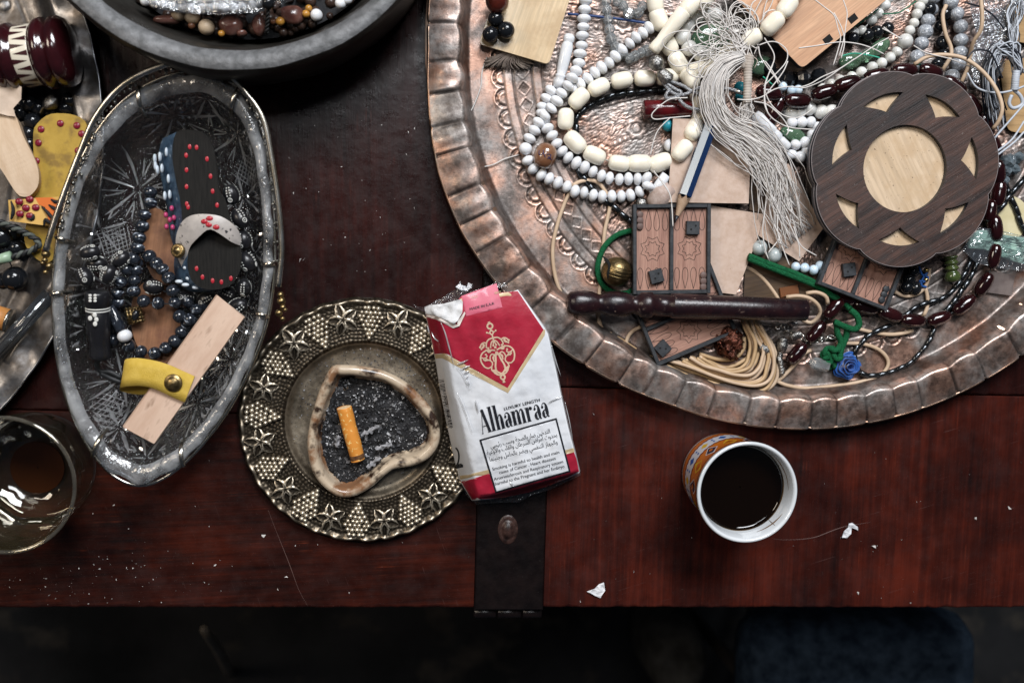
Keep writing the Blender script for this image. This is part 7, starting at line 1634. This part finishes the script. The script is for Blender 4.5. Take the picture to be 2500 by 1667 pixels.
# evil-eye beads: black oval with raised white rings and rows of dots
def eye_bead(rx=18, L=46):
    js = [withmat(ball(rx, L / 2, 20, 13), 0)]
    def on(th, z):
        r_ = rx * math.sqrt(max(.05, 1 - (z / (L / 2)) ** 2)); n_ = np.array([math.cos(th) * r_ / rx ** 2, math.sin(th) * r_ / rx ** 2, z / (L / 2) ** 2]); n_ /= np.linalg.norm(n_)
        return np.array([r_ * math.cos(th), r_ * math.sin(th), z]), n_
    for s_ in range(3):
        th0 = s_ * 2 * PI / 3
        p, n_ = on(th0, L * .26)
        fr = frame(p + n_ * .2, n_); ring = [(4.6 * math.cos(a), 4.6 * math.sin(a), 0) for a in np.linspace(0, 2 * PI, 14, endpoint=False)]
        js.append(withmat(xf(tube(ring, 1.1, 4, closed=True), fr), 1)); js.append(withmat(xf(ball(1.7, 1.0, 8, 5), fr), 1))
        for a in range(2):
            for b in range(4):
                p, n_ = on(th0 + (a - .5) * .42, L * (.06 - .13 * b)); js.append(withmat(xf(ball(1.9, 1.0, 7, 5), frame(p, n_)), 1))
    return join(*js)
m_dotw = mat('bone_inlay', (.55, .55, .52), rough=.5)
b_eye = mesh_of('eye_bead', eye_bead(), [mat('black_horn', (.010, .010, .012), rough=.3), m_dotw])
ez = 70
es = strand('eye_bead_strand', 'string of black beads with white eyes and dots beside the clog in the basket', 'bead string', Z('B', [(1770, 80, 92), (1838, 262, 96), (1868, 430, 88), (1893, 595, 92), (1868, 790, 84), (1820, 935, 70), (1735, 830, 60), (1580, 880, 50), (1420, 880, 52), (1175, 785, 74)], ez), b_eye, m_cord_b, 2, jit=.2)
et = thing('eye_bead_tassel', 'black spotted tassel barrel under a cluster of white-eyed beads in the basket', 'tassel', Z('B', [(770, 1000, 30)])[0])
for q, dr in (((690, 525, 108), (1, .2, .1)), ((650, 705, 112), (.5, -1, .2)), ((830, 690, 114), (.5, 1, .1)), ((925, 575, 100), (1, .8, 0)), ((740, 610, 84), (1, 0, 0))): inst(et, 'eye_bead', b_eye, frame(Z('B', [q])[0], dr, spin=rng.uniform(0, 6)))
a0, a1 = Z('B', [(742, 815, 96)])[0], Z('B', [(772, 1335, 70)])[0]; L_ = np.linalg.norm(a1 - a0); fr = frame(a0, a1 - a0)
part(et, 'barrel', xf(lathe([(4, 0), (24, 1), (27, 5), (28, 34), (25.5, 36), (25.5, 48), (27, 50), (26, 90), (23, 120), (22, 136), (25, 148), (24, L_ - 4), (19, L_), (4, L_)], 26), fr), MATS['black_horn'])
for z_ in (39, 45): part(et, 'white_ring', xf(tube([(26 * math.cos(a), 26 * math.sin(a), z_) for a in np.linspace(0, 2 * PI, 30, endpoint=False)], 1.6, 6, closed=True), fr), m_dotw)
dots(et, 'inlaid_dot', 'B', [(690, 850), (728, 850), (690, 872), (728, 872), (690, 893), (728, 893)], 123, m_dotw, 4, 3.2, 1.5); dots(et, 'inlaid_dot', 'B', [(725, 1000), (738, 1035), (728, 1068), (690, 1025)], 116, m_dotw, 5, 6, 1.5)
part(et, 'tail_cord', tube(spline(np.vstack([Z('B', [(775, 1330, 68)]), Z('C', [(740, 110, 50), (765, 175, 44), (840, 180, 40), (930, 225, 36)])]), step=6), 6, 8), m_cord_b)
part(et, 'tail_cord', tube(spline(Z('C', [(770, 190, 44), (850, 230, 36), (930, 260, 34)]), step=6), 6, 8), m_cord_b)
# black banded agate strands
m_agk = mat('banded_black_agate', (.007, .009, .013), (.025, .03, .04), rough=.1, scale=.05, c3=(.34, .38, .44), scale3=.05, lo3=.655, hi3=.68, stretch=(1, 1, 4), coat=.4)
b_agk = B('black_agate_bead', ball(15.5, 14.5, 20, 12), m_agk)
strand('agate_strand', 'string of glossy black banded agate beads descending through the basket', 'bead string', Z('B', [(1150, 62, 92), (1150, 142, 92), (1108, 235, 90), (1090, 322, 90), (1066, 410, 90), (1055, 488, 90), (1022, 570, 88), (970, 650, 86), (922, 748, 80), (902, 830, 70), (905, 905, 60), (880, 1000, 50), (860, 1100, 46), (868, 1190, 46), (985, 1235, 52), (1082, 1278, 54), (1185, 1292, 54), (1268, 1252, 54), (1338, 1200, 54), (1388, 1130, 54), (1430, 1070, 54)]), b_agk, m_cord_b)
strand('agate_strand', 'second string of black agate beads curving round the brown soles in the basket', 'bead string', Z('B', [(1055, 600, 70), (1040, 660, 74), (1030, 735, 76), (1025, 820, 78), (1100, 895, 78), (1210, 912, 78), (1338, 905, 80), (1325, 815, 84), (1290, 715, 86), (1243, 650, 84), (1198, 605, 80), (1145, 552, 76)]), b_agk, m_cord_b)
strand('agate_strand', 'few dark agate beads above the wooden strip in the basket', 'bead string', Z('B', [(1372, 1010, 70), (1455, 1035, 70), (1505, 960, 66), (1440, 900, 56), (1560, 920, 50)]), b_agk, None)
p = Z('B', [(955, 1160)], 78)[0]; single('white_bead', 'single milky white bead among the black beads in the basket', 'bead', xf(ball(17, 15, 18, 11), frame(p, (.4, -1, 0))), m_milk)
p0, p1_ = Z('B', [(850, 930, 74)])[0], Z('B', [(930, 1125, 76)])[0]; single('marbled_bead', 'long black and white marbled bead next to the milky bead', 'bead', tube(spline([p0, (p0 + p1_) / 2, p1_], n=10), (6, 12, 14, 12), 14), m_agk)
# brown soles lying under everything
m_brown = wood('brown_sole', (.20, .085, .04), (.34, .17, .09), rot=1.4, scale=.03, rough=.5, stain=(.12, .05, .03))
for lab, q, rx, ry, an, z in (('oval reddish brown wooden sole at the bottom of the basket', (1190, 1060), 56, 100, .1, 32), ('second brown wooden sole tip showing above the agate beads in the basket', (1225, 480), 40, 90, .12, 50)):
    c0 = Z('B', [q], z)[0]; P = circle(0, 0, rx, 44, ry); c_, s_ = math.cos(an), math.sin(an); P = P @ np.array([[c_, s_], [-s_, c_]]) + c0[:2]
    single('wooden_sole', lab, 'wooden sole', slab(P, z - 14, z), m_brown, smooth=False)
jw = Z('B', [(1030, 1000, 58)])[0]; jt = thing('jewelled_clasp', 'small bronze woven clasp with dark stone among the agate beads', 'clasp', jw - (0, 0, 6))
for i in range(5):
    for k in range(2):
        d = np.array([1, .2, 0]) if k else np.array([-.2, 1, 0]); n_ = np.array([-.2, 1, 0]) if k else np.array([1, .2, 0]); c0 = jw + n_ * (i - 2) * 7.5
        part(jt, 'woven_bar', tube([c0 - d * 20, c0 + d * 20], 2.6, 6), m_brass)
part(jt, 'stone', xf(ball(8, 13, 14, 9), frame(jw + (4, 0, 6), (.3, 1, 0))), m_black)
# wooden strip with yellow strap
zt_ = 128
strip = np.array([at(531, 721, zt_ + 14), at(596, 775, zt_ + 14), at(376, 1083, zt_), at(301, 1043, zt_)])
ws = thing('wooden_strip', 'pale wooden strip with yellow riveted strap lying across the glass basket', 'key tag', strip.mean(0) - (0, 0, 16))
b4 = strip - (0, 0, 16); b4[[0, 3]] += (-6, 1, 0)
V = np.vstack([strip, b4]); part(ws, 'strip', (V, [(3, 2, 1, 0), (4, 5, 6, 7), (0, 1, 5, 4), (1, 2, 6, 5), (2, 3, 7, 6), (3, 0, 4, 7)]), mat('raw_pale_wood', (.50, .34, .25), (.60, .44, .34), rough=.75, scale=.03, stretch=(1, .25, 1), rot=-.6, bump=.2, bscale=.25, c3=(.30, .19, .13), scale3=.06, lo3=.58, hi3=.74), smooth=False)
m_yel2 = mat('yellow_canvas', (.48, .32, .04), (.55, .38, .07), rough=.8, scale=.05, bump=.6, bscale=.45, bdist=2)
u1 = spline(Z('C', [(1490, 215, 141), (1390, 170, 142), (1280, 122, 143), (1170, 92, 142), (1060, 76, 138), (985, 78, 128), (955, 90, 112), (960, 110, 96), (1010, 130, 88), (1120, 180, 92), (1240, 240, 104)]), n=40)
d1 = spline(Z('C', [(1412, 415, 141), (1300, 365, 142), (1180, 310, 143), (1090, 290, 142), (1010, 288, 138), (945, 298, 128), (918, 310, 112), (925, 325, 96), (990, 345, 88), (1080, 355, 90), (1150, 345, 100)]), n=40)
V = np.stack([u1, u1 * .66 + d1 * .34, u1 * .33 + d1 * .67, d1], 1).reshape(-1, 3); V = np.vstack([V, V - (0, 0, 2.2)]); n_ = 160
F = [(i * 4 + j, i * 4 + j + 1, (i + 1) * 4 + j + 1, (i + 1) * 4 + j) for i in range(39) for j in range(3)]; F += [tuple(n_ + k for k in f[::-1]) for f in F]
F += [(i * 4, (i + 1) * 4, n_ + (i + 1) * 4, n_ + i * 4) for i in range(39)] + [(i * 4 + 3, n_ + i * 4 + 3, n_ + (i + 1) * 4 + 3, (i + 1) * 4 + 3) for i in range(39)]
part(ws, 'strap', (V, F), m_yel2)
q = Z('C', [(1328, 265)], 143)[0]; part(ws, 'rivet', xf(lathe([(20, 0), (20.5, 2), (18, 4), (14, 4.2), (13, 6.5), (9, 8.5), (1, 9.5)], 26, cap=False), frame(q, (0, 0, 1))), m_brass)

# ================================================================== ON THE LEFT METAL TRAY
a0, a1 = Z('A', [(-120, 470, 92)])[0], Z('A', [(600, 385, 92)])[0]; L_ = np.linalg.norm(a1 - a0); fr = frame(a0, a1 - a0)
tp = thing('turned_inlay_rod', 'burgundy turned wooden rod with ivory zigzag inlay on the left tray', 'wooden rod', (a0 + a1) / 2 - (0, 0, 80))
m_burg = mat('burgundy_lacquer', (.018, .003, .004), (.032, .005, .007), rough=.16, scale=.03, coat=.7, rvar=.06)
def s2(x): return L_ * (x + 120) / 720.0
part(tp, 'wooden_body', xf(lathe([(4, 0), (56, 0), (60, s2(-60)), (66, s2(-10)), (70, s2(10)), (70, s2(40)), (60, s2(52)), (68, s2(65)), (74, s2(95)), (74, s2(130)), (66, s2(150)), (66, s2(305)), (72, s2(315)), (78, s2(345)), (78, s2(385)), (66, s2(408)), (70, s2(425)), (78, s2(450)), (78, s2(500)), (70, s2(545)), (50, s2(570)), (4, s2(575))], 48), fr), m_burg)
part(tp, 'ivory_band', xf(lathe([(66.5, s2(168)), (67.5, s2(178)), (67.5, s2(285)), (66.5, s2(296))], 48, cap=False), fr), mat('ivory', (.62, .57, .47), rough=.3, coat=.3))
tri = []
for i in range(13):
    a = 2 * PI * i / 13; h_ = 2 * PI / 13 * .34
    for (aa, za, zb) in ((a, s2(170), s2(280)), (a + PI / 13, s2(293), s2(184))):
        tri.append((np.array([(68.2 * math.cos(aa - h_ * .5), 68.2 * math.sin(aa - h_ * .5), za), (68.2 * math.cos(aa + h_ * .5), 68.2 * math.sin(aa + h_ * .5), za), (68.2 * math.cos(aa), 68.2 * math.sin(aa), zb)]), [(0, 1, 2)]))
part(tp, 'zigzag_inlay', xf(join(*tri), fr), mat('dark_inlay', (.035, .008, .010), rough=.3), smooth=False)
# pale raw clog and yellow clog
m_raw = mat('raw_clog', (.50, .36, .24), (.60, .46, .33), rough=.7, scale=.04, stretch=(1, .3, 1), rot=.3, bump=.2, bscale=.3)
P = spline(Z('T', [(-60, 300, 108), (40, 320, 108), (95, 340, 108), (150, 480, 108), (215, 610, 106), (245, 700, 104), (243, 790, 100), (200, 850, 96), (160, 865, 94), (110, 845, 96), (40, 740, 100), (-60, 560, 106)]), n=50, closed=True); Pb = P.copy(); Pb[:, :2] += (-10, -12); Pb[:, 2] = 52
rc2 = thing('toy_clog', 'plain unpainted pale wooden miniature clog at the left edge', 'clog', (*P[:, :2].mean(0), 50))
part(rc2, 'sole_top', cap_of(P), m_raw, smooth=False); part(rc2, 'side', loft(P, Pb), m_raw)
fp = np.array([(0, 130), (70, 140), (135, 160), (120, 230), (75, 280), (95, 345), (40, 330), (-40, 330), (-60, 140)], float); P2 = np.array([at(*zp('T', x, y), 118)[:2] for x, y in fp]); P2 = P2 if signed(P2) > 0 else P2[::-1]; v2, f2 = fill2d(P2, grid=7)
V = np.c_[v2, np.full(len(v2), 116.0)]; part(rc2, 'fabric_strap', crumple((V, f2), 20, .022, 4), mat('tan_fabric', (.44, .34, .26), (.54, .43, .34), rough=.85, scale=.04, bump=.4, bscale=.4))
m_yw = mat('yellow_stain', (.32, .20, .022), (.38, .245, .035), rough=.6, scale=.04, c3=(.20, .12, .02), scale3=.025, lo3=.50, hi3=.66, bump=.2, bscale=.35)
P = spline(Z('T', [(212, 460, 74), (235, 400, 74), (300, 345, 74), (370, 332, 74), (470, 342, 74), (545, 385, 74), (556, 480, 74), (530, 590, 74), (495, 720, 74), (460, 860, 74), (440, 1000, 72), (400, 1150, 70), (330, 1270, 68), (270, 1282, 68), (190, 1220, 68), (155, 1140, 68), (165, 1050, 70), (200, 880, 74), (214, 650, 74)]), n=64, closed=True); Pb = P.copy(); Pb[:, 2] = 40; Pb[:, :2] += (-4, -4)
yc = thing('toy_clog', 'yellow miniature clog with dark red dots and orange painted strap', 'clog', (*P[:, :2].mean(0), 40))
part(yc, 'sole_top', cap_of(P), m_yw, smooth=False); part(yc, 'side', loft(P, Pb), m_yw)
dots(yc, 'red_dot', 'T', [(385, 396), (490, 410), (520, 462), (262, 433), (245, 520), (232, 635), (498, 570), (490, 655), (290, 1210)], 75, mat('crimson_drop', (.17, .008, .024), rough=.3), 8, 8, 3)
V = []
for i in range(14):
    t_ = i / 13; z_ = 86 + 16 * math.sin(PI * t_); A_ = Z('T', [(52 + (415 - 52) * t_, 885 - 24 * t_, z_)])[0]; B_ = Z('T', [(62 + (360 - 62) * t_, 1018 + 38 * t_, z_)])[0]
    for s_ in np.linspace(0, 1, 6): V.append(A_ * (1 - s_) + B_ * s_)
sp2 = part(yc, 'strap', (np.array(V), [(i * 6 + j, i * 6 + j + 1, (i + 1) * 6 + j + 1, (i + 1) * 6 + j) for i in range(13) for j in range(5)]), mat('ochre_strap', (.55, .33, .08), (.60, .38, .12), rough=.5, scale=.03))
dots(sp2, 'red_petal', 'T', [(165, 935), (190, 985), (228, 932), (127, 972), (122, 895), (190, 880)], 103, MATS['crimson_drop'], 9, 8, 4)
def blob(par, name, zn, pts, z, m, th=1.6):
    P = np.array([at(*zp(zn, x, y), z)[:2] for x, y in pts]); part(par, name, slab(P, z - 4, z + th), m, smooth=False)
blob(sp2, 'orange_patch', 'T', [(225, 870), (330, 868), (390, 905), (378, 960), (360, 1052), (320, 1050), (290, 930), (250, 915)], 101, mat('orange_paint', (.55, .13, .02), rough=.4))
for pts in ([(265, 925), (300, 960), (340, 1000), (385, 985)], [(310, 915), (350, 940), (390, 950)], [(280, 1050), (290, 1010), (320, 1030), (330, 1000)], [(325, 880), (350, 895), (375, 900), (385, 930)], [(70, 890), (85, 950), (70, 1010)], [(170, 1000), (205, 1005), (215, 975)]): part(sp2, 'black_stroke', tube(spline(Z('T', pts, 103.5), n=14), (1.5, 4, 4.5, 2), 6), m_blackmat)
# black beads and bells
b_bk = B('large_black_bead', ball(20, 19, 20, 12), m_black); b_bkL = B('black_pendant', ball(30, 28, 22, 14), m_black)
strand('black_bead_strand', 'black round beads in the shade beside the yellow clog on the left tray', 'bead string', Z('T', [(120, 210, 40), (185, 270, 44), (120, 330, 40), (210, 385, 44), (185, 460, 42), (190, 530, 40), (250, 300, 36), (330, 320, 30), (420, 300, 30), (450, 250, 30)]), b_bk, m_cord_b)
strand('black_bead_strand', 'big black glossy beads below the orange strap at the left edge', 'bead string', Z('T', [(15, 1120, 50), (90, 1090, 44), (110, 1190, 44), (40, 1200, 40), (95, 1385, 44), (20, 1400, 36)]), [b_bkL, b_bk, b_bk, b_bk, b_bkL, b_bk], m_cord_b)
bb = Z('T', [(322, 262, 62)])[0]; sbl = thing('silver_bell', 'small ribbed silver bell bead between rod and yellow clog', 'bell', bb - (0, 0, 20))
part(sbl, 'body', xf(lathe([(3, -16), (9, -15), (9, -10), (14, -9), (14, -4), (19, -3), (20, 4), (16, 9), (8, 12), (3, 13)], 20), frame(bb, (-.5, .5, .7))), m_silver); part(sbl, 'loop', tube(spline(Z('T', [(300, 280, 70), (270, 300, 66), (255, 330, 60)]), n=8), 2, 6), m_chain)
cd_ = thing('braided_lanyard', 'dark green and black braided cord with pale green tube bead at left', 'cord', Z('T', [(120, 1120, 60)])[0])
for k in range(2):
    P = spline(Z('T', [(-30, 1015, 84), (60, 1050, 86), (150, 1090, 88), (215, 1125, 88), (252, 1160, 86), (215, 1200, 84), (150, 1225, 82), (80, 1248, 78)]), step=2.5); a = np.arange(len(P)) * .55 + PI * k
    T = np.gradient(P, axis=0); T /= np.linalg.norm(T, axis=1)[:, None]; X = np.cross(T, (0, 0, 1)); Y = np.cross(X, T); part(cd_, 'strand', tube(P + 3.6 * (np.cos(a)[:, None] * X + np.sin(a)[:, None] * Y), 4.6, 7), mat('olive_cord', (.045, .055, .045), (.10, .11, .10), rough=.7, scale=.4) if k else m_cord_b)
a0, a1 = Z('T', [(-40, 1275, 76)])[0], Z('T', [(72, 1242, 78)])[0]; part(cd_, 'tube_bead', tube([a0, a1], 12, 14), mat('celadon', (.22, .33, .22), (.30, .40, .29), rough=.35, scale=.03))
# clear acrylic rod and an orange wooden peg
a0, a1 = Z('B', [(385, 840, 70)])[0], Z('B', [(-60, 1330, 70)])[0]; dd = (a1 - a0) / np.linalg.norm(a1 - a0)
rod = thing('acrylic_rod', 'clear glass tube crossing the rim of the left tray', 'glass tube', (a0 + a1) / 2 - (0, 0, 16))
part(rod, 'wall', tube([a0, (a0 + a1) / 2, a1], 17, 20), clear('tube_glass', (.90, .92, .93), .05, frost=.06, gl=.05, bump=.2)); part(rod, 'bore', tube([a0 + dd, a1], 9, 16), clear('tube_bore', (.93, .94, .95), .05, gl=.06))
a0, a1 = Z('B', [(-80, 1000, 52)])[0], Z('B', [(70, 1045, 52)])[0]; peg = thing('wooden_peg', 'orange varnished wooden peg end with silver band at the left edge', 'peg', (a0 + a1) / 2 - (0, 0, 30)); part(peg, 'shaft', tube([a0, a1], 27, 22), wood('orange_wood', (.42, .17, .04), (.56, .26, .08), scale=.05)); part(peg, 'band', tube([a1 - (a1 - a0) * .04, a1 + (a1 - a0) * .05], 28.5, 22), m_steel)

# ================================================================== IN THE TOP BOWL
bz = 110
b_wht = B('moonstone_bead', ball(12.8, 12, 18, 11), m_milk)
wb = strand('moonstone_strand', 'white round moonstone beads in a clear bag inside the grey bowl', 'bead string', np.vstack([Z('R', [(405, 5), (465, 18), (525, 28), (585, 38), (645, 44), (705, 50), (763, 50), (815, 48), (862, 40), (912, 48), (970, 46), (1030, 40), (1090, 30), (1140, 18)], bz + 34), Z('R', [(1110, -22), (1050, -16), (990, -12), (930, -6), (870, -8), (810, -4), (750, -6), (690, -8), (630, -12), (570, -16), (510, -24), (450, -34)], bz + 40)]), b_wht, m_thread)
bagp = poly_at('R', [(350, -60), (430, 40), (520, 76), (700, 96), (900, 98), (1100, 82), (1220, 60), (1400, -20), (1380, -80)], bz + 44); bagp = bagp if signed(bagp) > 0 else bagp[::-1]; v2, f2 = fill2d(bagp, grid=9)
part(wb, 'clear_bag', crumple((np.c_[v2, np.full(len(v2), bz + 52.0)], f2), 9, .03), clear('bag_film', (.93, .94, .95), .1, frost=.06, bump=.9, bscale=.05, bdist=8, gl=.07))
for lab, (x, y, r_), c_ in (('tan wooden bead at the front of the bowl', (795, 175, 18), 0), ('cream wooden bead just behind the tan one in the bowl', (705, 105, 18), 0), ('half hidden tan bead under the bag in the bowl', (615, 90, 16), 0), ('tiny amber bead next to the bowl rim', (890, 215, 7.5), 1), ('amber bead right of the black cord in the bowl', (1265, 138, 10), 1), ('small brown bead touching the black cord in the bowl', (1222, 138, 7), 2), ('amber bead beside the dark red stone in the bowl', (1430, 90, 9), 1), ('topmost amber bead at the right of the bowl', (1447, 55, 8), 1), ('pale grey bead by the right inner wall of the bowl', (1497, 98, 14), 3), ('white bead at the right inner wall of the bowl', (1650, 22, 13), 3), ('second white bead at the right inner wall of the bowl', (1690, -5, 13), 3), ('dull brown bead left of the tan bead in the bowl', (700, 165, 8), 2)):
    p = Z('R', [(x, y)], bz + 10)[0]; single('bowl_bead', lab, 'bead', xf(ball(r_, r_ * .95, 18, 11), frame(p, (.5, .3, .6))), [mat('tan_bead', (.36, .27, .18), (.46, .36, .25), rough=.5, scale=.06), mat('amber_bead', (.42, .20, .035), rough=.25), mat('brown_bead', (.12, .05, .025), rough=.4), m_milk][c_], 'loose beads in the grey bowl')
for k, (x, y, rx, ry) in enumerate(((948, 160, 28, 24), (1130, 165, 16, 24), (1345, 95, 28, 22), (1020, 215, 12, 8), (540, 130, 30, 12))):
    p = Z('R', [(x, y)], bz + 4)[0]; M4 = np.diag([rx, ry, 14, 1.0]); M4[:3, 3] = p
    single('brown_stone', ('large tumbled brown stone in the bowl behind the rim', 'narrow reddish stone left of the black cord in the bowl', 'round dark red stone at the right of the bowl', 'small brown stone chip at the bowl front', 'flat dark stone at the left of the bowl')[k], 'stone', crumple(xf(ball(1, 1, 16, 11), M4), 5, .05, k * 2.0), mat('tumbled_stone', (.07, .025, .02), (.13, .06, .045), rough=.25, scale=.04, coat=.4), 'tumbled stones in the bowl')
bk = thing('black_bead_pendant', 'glossy black bead with twisted black cord hanging into the bowl', 'bead', Z('R', [(1188, 20, bz + 40)])[0])
part(bk, 'bead', xf(ball(15, 14.5, 20, 12), frame(Z('R', [(1188, 20, bz + 58)])[0], (0, 1, .2))), m_black)
for k in range(2):
    P = spline(Z('R', [(1188, 50, bz + 56), (1186, 100, bz + 46), (1182, 160, bz + 30), (1178, 215, bz + 16)]), step=2.2); a = np.arange(len(P)) * .7 + PI * k; part(bk, 'twisted_strand', tube(P + np.c_[2.6 * np.cos(a), np.zeros(len(P)), 2.6 * np.sin(a)], 2.6, 6), m_cord_b)
single('bowl_filling', 'dark jumble of small brown beads covering the bowl bottom', 'beads', join(*[xf(ball(r_, r_, 8, 6), frame((bx + q[0], by + q[1], 88 + q[2]), (0, 0, 1))) for q, r_ in [((rng.uniform(-300, 300), -rng.uniform(100, 355), rng.uniform(-6, 10)), rng.uniform(8, 15)) for k in range(420)] if np.hypot(q[0], q[1]) < 365]), mat('dark_jumble', (.018, .010, .008), (.05, .028, .02), rough=.35, scale=.02), kind='stuff')
ring_ = lathe([(2, 84), (200, 84), (368, 86)], 64, cap=False); single('bowl_lining', 'dark cloth lining under the beads in the bowl', 'lining', (ring_[0] + (bx, by, 0), ring_[1]), m_blackmat)
